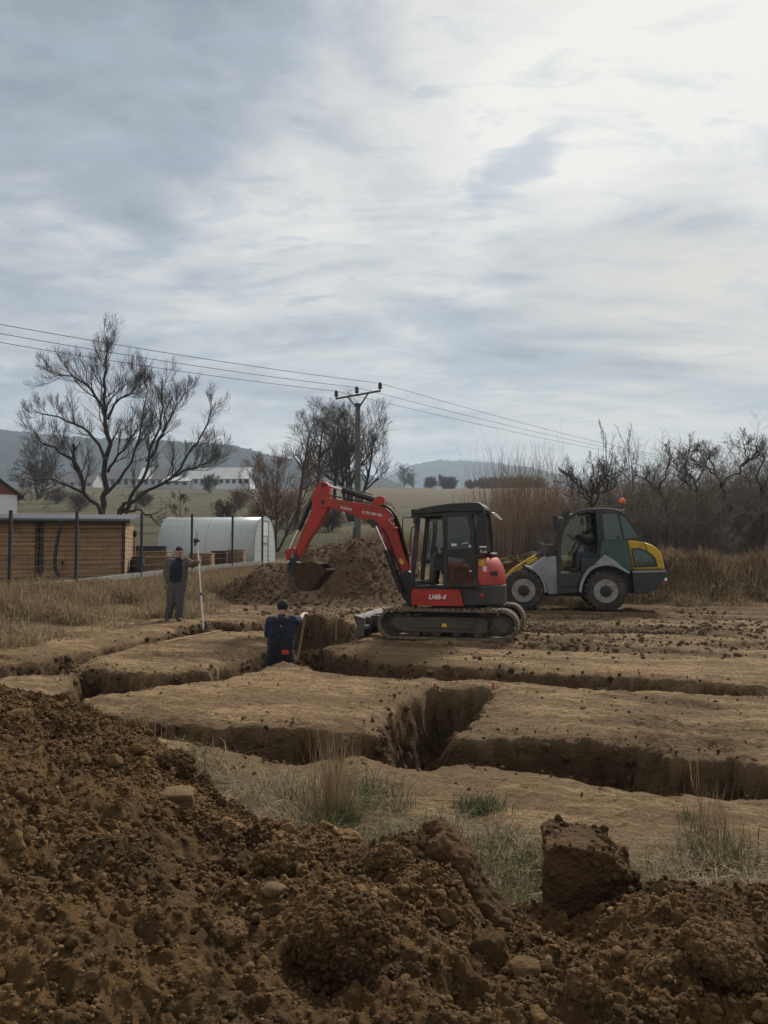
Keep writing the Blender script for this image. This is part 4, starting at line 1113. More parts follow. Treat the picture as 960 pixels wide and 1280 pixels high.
WR, WW = 0.535, 0.40
def make_wheel(x, sg):
    y0 = sg * (LHW - WW)                       # inner face
    ty = MB()
    prof = [(0.29, 0.02), (0.40, 0.0), (0.49, 0.02), (WR - 0.03, 0.06), (WR - 0.03, WW - 0.06), (0.49, WW - 0.02), (0.40, WW), (0.29, WW - 0.02)]
    ty.lathe(prof, (x, y0, WR), (0, sg, 0), 40, True)
    for k in range(22):
        for half in (0, 1):
            a = 2 * math.pi * (k + 0.5 * half) / 22; a2 = a + 0.16 * (1 if half else 1)
            f = lambda t, r: (x + r * math.cos(t), WR + r * math.sin(t))
            ya, yb = (WW * 0.5 + 0.0, WW - 0.02) if half else (0.02, WW * 0.5)
            (x1, z1), (x2, z2) = f(a, WR - 0.014), f(a2, WR - 0.022)
            p, q = ((x1, y0 + sg * ya, z1), (x2, y0 + sg * yb, z2)) if half else ((x2, y0 + sg * ya, z2), (x1, y0 + sg * yb, z1))
            nrm = Vector((math.cos(a + 0.08), 0, math.sin(a + 0.08)))
            ty.bar(p, q, 0.065, 0.05, nrm)
            e = (x + 0.475 * math.cos(a2), y0 + sg * (WW - 0.006 if half else 0.006), WR + 0.475 * math.sin(a2))
            e2 = (x + (WR - 0.02) * math.cos(a2), y0 + sg * (WW - 0.03 if half else 0.03), WR + (WR - 0.02) * math.sin(a2))
            ty.bar(e, e2, 0.06, 0.035, (0, 1, 0))
    o = ty.build('wheel', m_tyre, ld, 0, 35)
    rm = MB()
    rm.lathe([(0.30, WW - 0.015), (0.305, WW + 0.004), (0.285, WW + 0.006), (0.275, WW - 0.03), (0.215, WW - 0.06), (0.205, WW - 0.02), (0.155, WW - 0.012), (0.15, WW - 0.05), (0.15, 0.05), (0.30, 0.03)], (x, y0, WR), (0, sg, 0), 40)
    rm.build('rim', m_rim, o, 0, 30)
    hb = MB(); hb.lathe([(0.148, WW - 0.06), (0.145, WW + 0.0), (0.12, WW + 0.03), (0.03, WW + 0.04)], (x, y0, WR), (0, sg, 0), 28)
    for k in range(8):
        a = 2 * math.pi * k / 8; hb.lathe([(0.014, 0), (0.014, 0.03)], (x + 0.18 * math.cos(a), y0 + sg * (WW - 0.02), WR + 0.18 * math.sin(a)), (0, sg, 0), 8)
    hb.build('hub', m_black, o, 0, 30)
XRW = LF.un(757.5, 741, LHW)[0]; XFW = LF.un(654.5, 741, LHW)[0]
for x in (XRW, XFW):
    for sg in (1, -1): make_wheel(x, sg)

def arc_pts(px, n0=2):
    pts = lp(px, 0.86); out = []
    for i in range(len(pts) - 1):
        a = pts[max(i - 1, 0)]; b = pts[i]; c = pts[i + 1]; d = pts[min(i + 2, len(pts) - 1)]
        for k in range(4):
            t = k / 4
            out.append(tuple(0.5 * ((2 * b[j]) + (c[j] - a[j]) * t + (2 * a[j] - 5 * b[j] + 4 * c[j] - d[j]) * t * t + (3 * b[j] - a[j] - 3 * c[j] + d[j]) * t ** 3) for j in (0, 1)))
    return out + [pts[-1]]
BX = 0.66                                      # half width of the body
# chassis and belly
ch = MB()
ch.box((XRW - 0.2, -0.30, 0.36), (XFW + 0.55, 0.30, 0.80)); ch.box((XRW - 0.12, -0.55, WR - 0.1), (XRW + 0.12, 0.55, WR + 0.1)); ch.box((XFW - 0.12, -0.55, WR - 0.1), (XFW + 0.12, 0.55, WR + 0.1))
ch.build('chassis', m_slate, ld, 0.02)
st = MB(); st.prism(lp([(697, 717), (727, 717), (725.5, 724), (722, 730), (722, 741), (698, 742.5)], 0.80), 0.3, 0.80); sto = st.build('entry_step', m_slate, ld, 0.012)
MB().prism(lp([(697, 717), (727, 717), (725, 738), (698, 742)], 0.8), -0.80, -0.3).build('entry_step', m_slate, ld, 0.012)
MB().box((LF.un(720, 725, 0.8)[0], 0.70, LF.un(710, 733.5, 0.8)[1]), (LF.un(702, 725, 0.8)[0], 0.84, LF.un(710, 732, 0.8)[1])).build('tread_plate', m_black, sto)
# front grey cowl
cw_ = lp([(695.5, 695), (683, 697), (672, 703.5), (662, 709.5), (668, 712.5), (676, 720), (682, 730), (684.5, 740), (686, 743), (698, 743)], BX)
MB().prism(cw_, -BX, BX).build('front_cowl', m_grey, ld, 0.02)
o_ = lp([(683, 722.5), (697, 722.5), (697, 725), (684, 725)], BX + 0.002); MB().prism(o_, BX + 0.001, BX + 0.006).build('cowl_crease', m_grey, ld)
def fender(px, th, l0, l1, m):
    a = arc_pts(px); n = len(a)
    ctr = (sum(p[0] for p in a) / n, min(p[1] for p in a) - 0.1)
    inn = []
    for p in a:
        d = Vector((ctr[0] - p[0], ctr[1] - p[1])).normalized(); inn.append((p[0] + d.x * th, p[1] + d.y * th))
    for s in (1, -1):
        y0, y1 = sorted((s * l0, s * l1)); MB().prism(a + inn[::-1], y0, y1).build('fender', m, ld, 0.012)
fender([(656, 706), (662, 708.5), (669, 712), (676, 719), (681, 729), (684, 740)], 0.075, 0.45, 0.90, m_grey)
fender([(723.5, 740), (725, 730), (730, 719), (738, 709.5), (748, 705), (758, 703.5), (767, 704.5), (776, 708), (788, 715)], 0.075, 0.50, 0.92, m_grey)
# wheel house behind the rear wheel
MB().prism(lp([(730, 742), (733, 722), (742, 710), (758, 705), (775, 709), (788, 716), (792, 742)], 0.5), -0.46, 0.46).build('wheel_housing', m_black, ld, 0.02)
# body side behind the door: grey shoulder, teal quarter, yellow hood, slate base
MB().prism(lp([(744, 705), (756.5, 692.5), (772, 703), (779, 709.5), (770, 706), (758, 704.3), (749, 705.5)], 0.80), -0.80, 0.80).build('shoulder_panel', m_grey, ld, 0.012)
MB().prism(lp([(752, 676.5), (784.3, 675.2), (791, 714), (784, 712), (771.5, 703), (757, 692), (750, 699)], 0.78), -0.78, 0.78).build('quarter_panel', m_teal, ld, 0.015)
hd_ = lp([(784, 675.3), (795, 675.8), (805, 677.5), (815, 681), (822, 686), (827, 692), (829.5, 701), (831.5, 713), (791.5, 713.5)], 0.72)
ho = MB().prism(hd_, -0.72, 0.72).build('rear_hood', m_yel, ld, 0.045, seg=3)
wn_ = lp([(789, 685.5), (799, 684.8), (807, 687.5), (814, 692), (820, 698.5), (822.3, 708.5), (792.5, 709.5)], 0.73)
MB().prism(wn_, 0.715, 0.735).build('side_grille', m_black, ho, 0.006)
gl_ = lp([(791, 687.5), (799, 686.8), (806, 689.2), (812, 693.2), (816, 698.5), (818, 706), (794, 707.5)], 0.74); MB().prism(gl_, 0.7345, 0.738).build('grille_pane', m_tglass, ho)
MB().tube(lT([(805.2, 677), (806, 681), (809.5, 688)], 0.735), 0.008, 6).build('hood_seam', m_black, ho)
MB().tube(lT([(792, 711.2), (829, 711.0)], 0.735), 0.010, 6).build('hood_groove', m_slate, ho)
lb = MB(); lb.prism(lp([(790, 714), (831.8, 713.3), (833, 727), (824, 734), (808, 742), (793.5, 743), (791, 730)], 0.74), -0.74, 0.74)
lbo = lb.build('rear_counterweight', m_slate, ld, 0.035, seg=3)
MB().prism(lp([(790.3, 713.6), (831.8, 712.7), (832, 715), (790.6, 716)], 0.745), 0.741, 0.748).build('trim_strip', m_grey, lbo)
a = lT([(831.5, 724)], 0.6)[0]; tl = MB(); tl.box((a[0] - 0.03, 0.54, a[2] - 0.05), (a[0] + 0.06, 0.743, a[2] + 0.03)); tl.build('tail_lamp', m_lens, lbo, 0.015)
a = lT([(830, 729)], 0.6)[0]; MB().box((a[0] + 0.0, 0.58, a[2] - 0.04), (a[0] + 0.08, 0.742, a[2] + 0.02)).build('tail_lamp', m_redplast, lbo, 0.015)
# cab
CL = 0.66
cb = MB()
cb.prism(lp([(697, 716), (728, 716), (740, 706), (728, 720), (697, 721.5)], CL), -CL, CL)
cbo = tag(cb.build('cab', m_black, ld, 0.01), 'dark see-through cab with the driver inside')
def lring(out, inn, l0, l1): return MB().ring(lp(out, CL), lp(inn, CL), l0, l1)
for l0, l1 in ((CL - 0.05, CL), (-CL, -CL + 0.05)):
    lring([(697, 721), (697, 690), (698.5, 672), (703, 656), (711, 645), (720, 639.5), (735, 637), (749, 636.5), (752, 676), (753, 694), (728, 721)],
          [(701, 717.5), (701, 690), (702.5, 673), (707, 658), (714, 648.5), (722, 643), (735, 640.8), (744.5, 640.5), (747.5, 676), (748.5, 693), (725.5, 717.5)], l0, l1).build('side_frame', m_slate, cbo, 0.01)
r_ = lp([(717, 641.5), (725, 637.5), (738, 635.6), (752, 635), (766, 635.5), (776, 638), (783, 643), (776, 641.5), (752, 639), (735, 640.5), (722, 643.5)], CL); MB().prism(r_, -CL - 0.01, CL + 0.01).build('roof', m_slate, cbo, 0.015)
MB().prism(lp([(701, 690), (702.5, 673), (707, 658), (714, 648.5), (722, 643), (735, 641), (744.5, 640.5), (747.5, 676), (748.5, 693), (725.5, 717), (701, 717)], -CL), -CL + 0.02, -CL + 0.028).build('far_pane', m_cglass, cbo)
fw = lp([(697.6, 690), (699, 672), (703.5, 656), (711.5, 645.5), (714, 647), (706.5, 657.5), (702, 673), (700.6, 690)], CL); MB().prism(fw, -CL + 0.05, CL - 0.05).build('windscreen', m_cglass, cbo)
MB().prism(lp([(697, 694), (701, 690), (701, 721), (697, 721)], CL), -CL + 0.05, CL - 0.05).build('dash_panel', m_black, cbo, 0.01)
# rear wrap-round teal panes
rg_o = lp([(748.5, 638.5), (771, 638), (783, 643.5), (792, 654), (801, 668), (805.5, 677), (785, 676), (752.5, 678.5)], CL + 0.01)
rg_i = lp([(752.5, 642), (770, 641.5), (780.5, 646), (789, 656), (797, 669), (799, 671.5), (784, 673), (756.5, 675.5)], CL + 0.01)
for s in (1, -1):
    y0, y1 = sorted((s * (CL - 0.035), s * (CL + 0.012))); MB().ring(rg_o, rg_i, y0, y1).build('rear_frame', m_slate, cbo, 0.008)
    y0, y1 = sorted((s * (CL - 0.02), s * (CL - 0.012))); MB().prism(rg_i, y0, y1).build('rear_side_pane', m_tglass, cbo)
    y0, y1 = sorted((s * (CL + 0.0135), s * (CL - 0.04))); MB().prism(lp([(771.5, 641), (773.5, 641), (781, 673), (778.5, 673.3)], CL), y0, y1).build('pane_divider', m_slate, cbo)
MB().prism(lp([(783, 643.5), (792, 654), (801, 668), (805.5, 677), (802, 677), (798, 670), (789, 656.5), (781, 646)], CL), -CL + 0.04, CL - 0.04).build('rear_pane', m_tglass, cbo)
hn = lT([(773, 671)], CL)[0]; k = MB(); k.lathe([(0.03, 0), (0.03, 0.03), (0.015, 0.04)], (hn[0], CL + 0.013, hn[2]), (0, 1, 0), 12); k.build('pane_latch', m_black, cbo)
# seat, wheel, lamps, mirror, beacon
sx = LF.un(741, 700, 0.2)[0]; zf = LF.un(710, 717, 0.3)[1]
s_ = MB(); s_.box((sx - 0.12, -0.1, zf + 0.05), (sx + 0.32, 0.38, zf + 0.42)); s_.prism([(sx - 0.2, zf + 0.40), (sx - 0.06, zf + 0.40), (sx - 0.16, zf + 1.05), (sx - 0.28, zf + 1.05)], -0.08, 0.36); s_.build('seat', m_seat, cbo, 0.04)
stc = LF.un(727, 677, 0.14)
sw = MB(); ax = Vector((-0.55, 0, 0.83)); sw.lathe([(0.17 + 0.014 * math.cos(a), 0.014 * math.sin(a)) for a in np.linspace(0, 2 * math.pi, 8, endpoint=False)], (stc[0], 0.14, stc[1]), ax, 28, True)
sw.tube([(stc[0], 0.14, stc[1]), (stc[0] + 0.22, 0.14, stc[1] - 0.38), (stc[0] + 0.24, 0.14, zf)], [0.03, 0.035, 0.05], 10)
for a in (0, 2.1, 4.2):
    s1 = ax.cross(Vector((0, 1, 0))).normalized(); s2 = Vector((0, 1, 0)); c = Vector((stc[0], 0.14, stc[1])); sw.tube([c, c + (s1 * math.cos(a) + s2 * math.sin(a)) * 0.165], 0.01, 6)
sw.build('steering_wheel', m_black, cbo, 0, 40)
for l in (0.45, -0.45):
    lm = MB(); q = lp([(704, 640), (711, 639.5), (711, 647), (704.5, 647.5)], l); lm.prism(q, l - 0.09, l + 0.09); lm.tube(lT([(709, 643), (722, 642)], l), 0.015, 6)
    lm.build('work_lamp', m_black, cbo, 0.01)
MB().tube(lT([(702, 648), (703, 639), (709, 638.5), (716, 641)], 0.56), 0.012, 6).build('lamp_bracket', m_black, cbo)
lg = MB(); 
for px in (712.5, 716, 719): q = lp([(px, 641.5), (px + 2.3, 641), (px + 2.3, 645.5), (px, 646)], 0.6); lg.prism(q, 0.50, 0.62)
lg.build('lamp_glass', m_lens, cbo, 0.006)
mr = MB(); mr.prism(lp([(690.5, 645), (697, 644.5), (698, 663), (691, 664)], 0.85), 0.74, 0.95); mr.tube(lT([(697, 647), (703, 647.5)], 0.8), 0.014, 6); mr.build('mirror', m_black, cbo, 0.015)
MB().tube(lT([(697, 690), (697, 668), (699.5, 652), (704, 643)], CL + 0.03), 0.012, 6).build('grab_rail', m_black, cbo, 0, 40)
im = MB(); im.prism(lp([(733, 645), (737, 645), (737, 654), (733.5, 654)], 0.2), 0.14, 0.24); im.tube(lT([(735, 640), (735, 646)], 0.2), 0.01, 6); im.build('sun_visor', m_black, cbo)
be = MB(); b = lT([(777.8, 638)], 0.1)[0]; t = lT([(777.8, 629.5)], 0.1)[0]; be.tube([b, t], 0.018, 8); be.lathe([(0.06, -0.02), (0.06, 0.015), (0.045, 0.02)], b, (0, 0, 1), 14)
beo = be.build('beacon_stalk', m_black, cbo, 0, 40)
MB().lathe([(0.075, 0), (0.085, 0.02), (0.08, 0.10), (0.05, 0.14), (0.015, 0.15)], t, (0, 0, 1), 20).build('beacon', m_orange, beo, 0, 40)
# lift arms, hoses and shovel in front
la = MB()
ap = lp([(671, 692.5), (675, 697), (668, 702), (658, 707.5), (648, 714), (636, 727), (626, 741), (621, 739), (628, 725), (640, 711.5), (654, 702.5)], 0.40)
for y in (-0.36, 0.24): la.prism(ap, y, y + 0.12)
lk = MB(); lq = lp([(692, 682), (693, 686.5), (684, 690.5), (674, 696.5), (670.5, 692.5), (681, 685)], 0.40)
for y in (-0.33, 0.25): lk.prism(lq, y, y + 0.08)
lk.tube([(lp([(672, 694)], 0)[0][0], -0.33, lp([(672, 694)], 0)[0][1]), (lp([(672, 694)], 0)[0][0], 0.37, lp([(672, 694)], 0)[0][1])], 0.05, 12)
lk.build('arm_link', m_slate, ld, 0.008)
for y in (0.10, -0.12):
    q = lT([(688, 684), (676, 690), (664, 697)], y); MB().tube(q[:2], 0.04, 12).build('lift_ram', m_black, ld, 0, 40); MB().tube(q[1:], 0.02, 10).build('ram_rod', m_chrome, ld, 0, 40)
la.tube([(lp([(650, 709)], 0)[0][0], -0.3, lp([(650, 709)], 0)[0][1]), (lp([(650, 709)], 0)[0][0], 0.3, lp([(650, 709)], 0)[0][1])], 0.06, 12)
lao = la.build('lift_arm', m_yel, ld, 0.012)
d = Vector((LF.un(662, 704, .36)[0] - LF.un(654, 709, .36)[0], 0, LF.un(662, 704, .36)[1] - LF.un(654, 709, .36)[1])); a = LF.un(656.5, 706.5, .36)
lettering('ET', 0.15, m_black, lao, (a[0], 0.363, a[1]), d, Vector((d.z, 0, -d.x)), 0.002, bold=0.006)
ra = lT([(686, 687), (668, 697), (648, 707)], 0.14); MB().tube(ra[:2], 0.055, 14).build('tilt_ram', m_bare, ld, 0, 40); MB().tube(ra[1:], 0.028, 12).build('ram_rod', m_chrome, ld, 0, 40)
lh = MB(); lh.prism(lp([(684, 681), (692, 680.5), (694, 700), (684, 700)], 0.3), -0.42, 0.42); lh.build('arm_tower', m_slate, ld, 0.015)
cpl = MB(); cpl.prism(lp([(669, 693.5), (676, 689), (679, 692), (672, 698)], 0.4), 0.36, 0.42); cpl.prism(lp([(676, 688), (682, 684), (688, 684.5), (684, 692), (678, 693)], 0.42), 0.36, 0.44); cpl.build('valve_block', m_bare, ld, 0.01)
hs = MB()
for k in range(4): hs.tube(lT([(650 + k * 2, 699 - k), (654 + k * 2.2, 687 + k * 1.6), (661 + k * 1.6, 679.5 + k * 2.2), (670, 677 + k * 2.6), (678, 678.5 + k * 1.8), (685, 683.5)], 0.25 - k * 0.12), 0.012, 6)
hs.build('hydraulic_hose', m_hose, ld, 0, 60)
sh = MB(); sp_ = lp([(622, 735), (612, 728), (606, 733), (604, 748), (608, 760), (590, 762.5), (590, 764), (611, 763), (620, 755)], 0.95); sh.prism(sp_, -0.95, 0.95); sh.prism(lp([(621, 736), (612, 728), (592, 763), (612, 763), (620, 755)], 0.95), 0.95, 0.97); sh.prism(lp([(621, 736), (612, 728), (592, 763), (612, 763), (620, 755)], 0.95), -0.97, -0.95)
sh.build('shovel', m_bare, ld, 0.006)
# ================================================================== yard on the left: shed, house, fence, greenhouse, planters
m_plank = surf('weathered_plank', (0.42, 0.26, 0.128), 0.8, 0.3, 3, (0.27, 0.168, 0.088), dirt=(0.12, 0.085, 0.056), dirt_amt=0.42, dirt_sc=3, bump=0.3, bsc=20, stretch=(0.25, 1, 3))
m_timber = surf('raw_timber', (0.33, 0.205, 0.11), 0.85, 0.3, 5, (0.22, 0.135, 0.075), bump=0.2, stretch=(0.3, 0.3, 2))
m_dtimber = surf('stained_timber', (0.075, 0.042, 0.025), 0.8, 0.3, 5)
m_roof = surf('grey_roofing', (0.085, 0.095, 0.115), 0.75, 0.25, 4, bump=0.1)
m_anth = surf('anthracite_post', (0.020, 0.022, 0.026), 0.55, 0.25, 5)
m_conc = surf('pale_concrete', (0.36, 0.345, 0.32), 0.9, 0.25, 5, dirt=(0.16, 0.12, 0.08), dirt_amt=0.4)
m_plaster = surf('white_plaster', (0.70, 0.71, 0.72), 0.9, 0.08, 3)
m_gable = surf('brown_boarding', (0.21, 0.092, 0.050), 0.75, 0.25, 6, (0.14, 0.06, 0.034), stretch=(3, 3, 0.3))
m_pipe = surf('black_pipe', (0.018, 0.018, 0.02), 0.5, 0.2, 6)
m_soil = surf('bed_soil', (0.075, 0.055, 0.036), 0.95, 0.4, 12, bump=0.5, bdist=0.03)
m_tank = surf('dark_tank', (0.030, 0.033, 0.038), 0.6, 0.2, 6)

def ground_at(p): return float(gz(np.array([p[0]]), np.array([p[1]]))[0])

# ------------------------------------------------------------------ plank shed
def build_shed():
    Y0 = 25.0
    zt = at(100, 652, Y0).z
    xr = at(154, 700, Y0).x; xl = at(-90, 700, Y0).x
    z0 = 0.25; D = 3.2
    root = empty('garden_shed', (xr, Y0, z0), R(13), 'long low timber plank shed with a flat grey roof, behind the fence', 'shed')
    o = Vector(root.location); oc = Vector((xr, Y0, z0))
    def L(p): return (p[0] - o.x, p[1] - o.y, p[2] - o.z)
    fw = MB(); z = z0; h = 0.145; k = 0
    joints = [xl] + [at(q, 700, Y0).x for q in (52, 60)] + [xr]
    while z < zt - 0.02:
        for a, b in ((joints[0], joints[1]), (joints[2], joints[3])):
            j = random.uniform(-0.012, 0.012)
            fw.box(L((a, Y0 + j, z + 0.004)), L((b, Y0 + 0.05 + j, min(z + h - 0.004, zt - 0.01))))
        z += h
    fw.build('plank_wall', m_plank, root, 0.012)
    bk = MB(); bk.box(L((xl, Y0 + 0.06, z0)), L((xr - 0.02, Y0 + D, zt))); bk.build('inner_shell', m_dtimber, root)
    sw = MB(); z = z0
    while z < zt - 0.02:
        sw.box(L((xr - 0.018, Y0 + 0.06, z + 0.004)), L((xr + 0.02 + random.uniform(-0.01, 0.01), Y0 + D, min(z + h - 0.004, zt - 0.01)))); z += h
    sw.build('end_wall', m_plank, root, 0.01)
    for x in (joints[1] + 0.03, joints[2] - 0.03, xr + 0.0): 
        MB().box(L((x - 0.055, Y0 - 0.035, z0)), L((x + 0.055, Y0 + 0.04, zt))).build('corner_post', m_dtimber, root, 0.01)
    MB().box(L((joints[1], Y0 + 0.02, z0)), L((joints[2], Y0 + 0.05, zt))).build('joint_board', m_dtimber, root)
    zb = zt + 0.36
    rf = MB(); xa, xb = xl - 0.3, at(160, 650, Y0 - 0.3).x
    rf.add([L((xa, Y0 - 0.4, zt)), L((xb, Y0 - 0.4, zt)), L((xb, Y0 + D + 0.2, zb - 0.07)), L((xa, Y0 + D + 0.2, zb - 0.07)), L((xa, Y0 - 0.4, zt + 0.07)), L((xb, Y0 - 0.4, zt + 0.07)), L((xb, Y0 + D + 0.2, zb)), L((xa, Y0 + D + 0.2, zb))],
           [(0, 3, 2, 1), (4, 5, 6, 7), (0, 1, 5, 4), (1, 2, 6, 5), (2, 3, 7, 6), (3, 0, 4, 7)])
    for k in range(60):
        x = xa + (xb - xa) * (k + 0.5) / 60
        rf.bar(L((x, Y0 - 0.4, zt + 0.074)), L((x, Y0 + D + 0.2, zb + 0.004)), 0.03, 0.02)
    rf.build('roof', m_roof, root, 0.004)
    gt = MB(); gt.tube([L((xa, Y0 - 0.44, zt - 0.0)), L((xb, Y0 - 0.44, zt - 0.01))], 0.05, 10); gt.build('gutter', m_anth, root, 0, 40)
    pp = [at(a, b, Y0 - 0.95) for a, b in ((77, 651), (74, 664), (71, 680), (68.5, 697), (69, 710), (74, 721), (82, 729), (90, 733.5))]
    MB().tube([Matrix.Rotation(-R(13), 3, 'Z') @ Vector(L(p)) for p in pp], 0.055, 10).build('drain_pipe', m_pipe, root, 0, 60)
    MB().box(L((at(83, 700, Y0).x - 0.03, Y0 - 0.06, at(83, 702, Y0).z - 0.10)), L((at(83, 700, Y0).x + 0.04, Y0, at(83, 702, Y0).z + 0.02))).build('latch', m_anth, root)
build_shed()

# ------------------------------------------------------------------ house at the left edge
def build_house():
    Y0 = 38.0
    z0 = 0.8; ze = at(20, 618, Y0).z; xr = at(21, 640, Y0).x; W = 5.6; xc = xr - W / 2; D = 8.0
    zr = ze + (W / 2) * 0.78
    HR = R(33); root = empty('house', (xr - W / 2 * math.cos(HR), Y0 - W / 2 * math.sin(HR), z0), HR, 'house with brown boarded gable over a white wall at the left edge', 'house')
    def L(p): return (p[0] - xc, p[1] - Y0, p[2] - z0)
    MB().box(L((xc - W / 2, Y0, z0 - 0.5)), L((xr, Y0 + D, ze))).build('wall', m_plaster, root)
    g = MB(); g.add([L((xc - W / 2 - 0.01, Y0 - 0.03, ze - 0.02)), L((xr + 0.01, Y0 - 0.03, ze - 0.02)), L((xc, Y0 - 0.03, zr)), L((xc - W / 2 - 0.01, Y0 + D, ze - 0.02)), L((xr + 0.01, Y0 + D, ze - 0.02)), L((xc, Y0 + D, zr))],
            [(0, 1, 2), (5, 4, 3), (0, 3, 4, 1), (1, 4, 5, 2), (2, 5, 3, 0)])
    n = 34
    for k in range(n):
        x = -W / 2 + W * (k + 0.5) / n; top = (W / 2 - abs(x)) * 0.78
        if top > 0.1: g.box((x - 0.012, -0.05, ze - z0), (x + 0.012, -0.03, ze - z0 + top - 0.05))
    g.build('gable', m_gable, root)
    rf = MB(); ov = 0.30; sl = 0.78
    for s in (1, -1):
        a = (s * (W / 2 + ov), ze - z0 - ov * sl); b = (0, zr - z0); t = 0.14
        vs = [(a[0], -0.16, a[1]), (b[0], -0.16, b[1]), (b[0], D + 0.4, b[1]), (a[0], D + 0.4, a[1])]
        rf.add(vs + [(x, y, z + t) for x, y, z in vs], [(0, 3, 2, 1), (4, 5, 6, 7), (0, 1, 5, 4), (1, 2, 6, 5), (2, 3, 7, 6), (3, 0, 4, 7)])
    rf.build('roof', surf('dark_tiles', (0.035, 0.034, 0.036), 0.7, 0.3, 8, bump=0.2), root, 0.01)
build_house()

# ------------------------------------------------------------------ fence
def build_fence():
    pts = []
    # posts along the plot edge, then round the corner behind the mound
    for t in np.arange(-6.0, 12.6, 2.32): pts.append(FA + FD * (t + 0.0))
    pts = [FA + FD * t for t in (-7.2, -4.8, -2.4, 0.0, 3.0, 5.95, 8.9, 11.5)]
    side = [Vector((pts[-1].x + 1.9 * k, pts[-1].y + 0.25 * k)) for k in range(1, 4)]
    allp = pts + side
    root = empty('mesh_fence', (FA.x, FA.y, ground_at(FA)), 0, 'dark post and wire mesh fence on a pale concrete plinth, along the plot edge', 'fence')
    o = Vector(root.location)
    P = [Vector((p.x, p.y, ground_at(p))) - o for p in allp]
    for i, p in enumerate(P):
        h = 2.02 if i < len(pts) else 1.75
        m = MB(); m.box((p.x - 0.035, p.y - 0.035, p.z - 0.2), (p.x + 0.035, p.y + 0.035, p.z + h)); m.box((p.x - 0.04, p.y - 0.04, p.z + h), (p.x + 0.04, p.y + 0.04, p.z + h + 0.02))
        m.build('post', m_anth, root, 0.004)
    wm = MB(); pm = MB()
    for i in range(len(P) - 1):
        a, b = P[i], P[i + 1]; L = (b - a).length; d = (b - a) / L
        if i < len(pts) - 1:
            pm.bar(a + Vector((0, 0, 0.06)), b + Vector((0, 0, 0.06)), 0.06, 0.26)
        h = 1.9 if i < len(pts) - 1 else 1.6
        for k in range(int(L / 0.10)):
            q = a + d * (k * 0.10 + 0.05); wm.tube([q + Vector((0, 0, 0.2)), q + Vector((0, 0, h))], 0.0022, 3, False)
        for z in np.arange(0.22, h, 0.2): wm.tube([a + Vector((0, 0, z)), b + Vector((0, 0, z))], 0.003, 3, False)
    wm.build('wire_mesh', m_anth, root); pm.build('plinth', m_conc, root, 0.01)
build_fence()

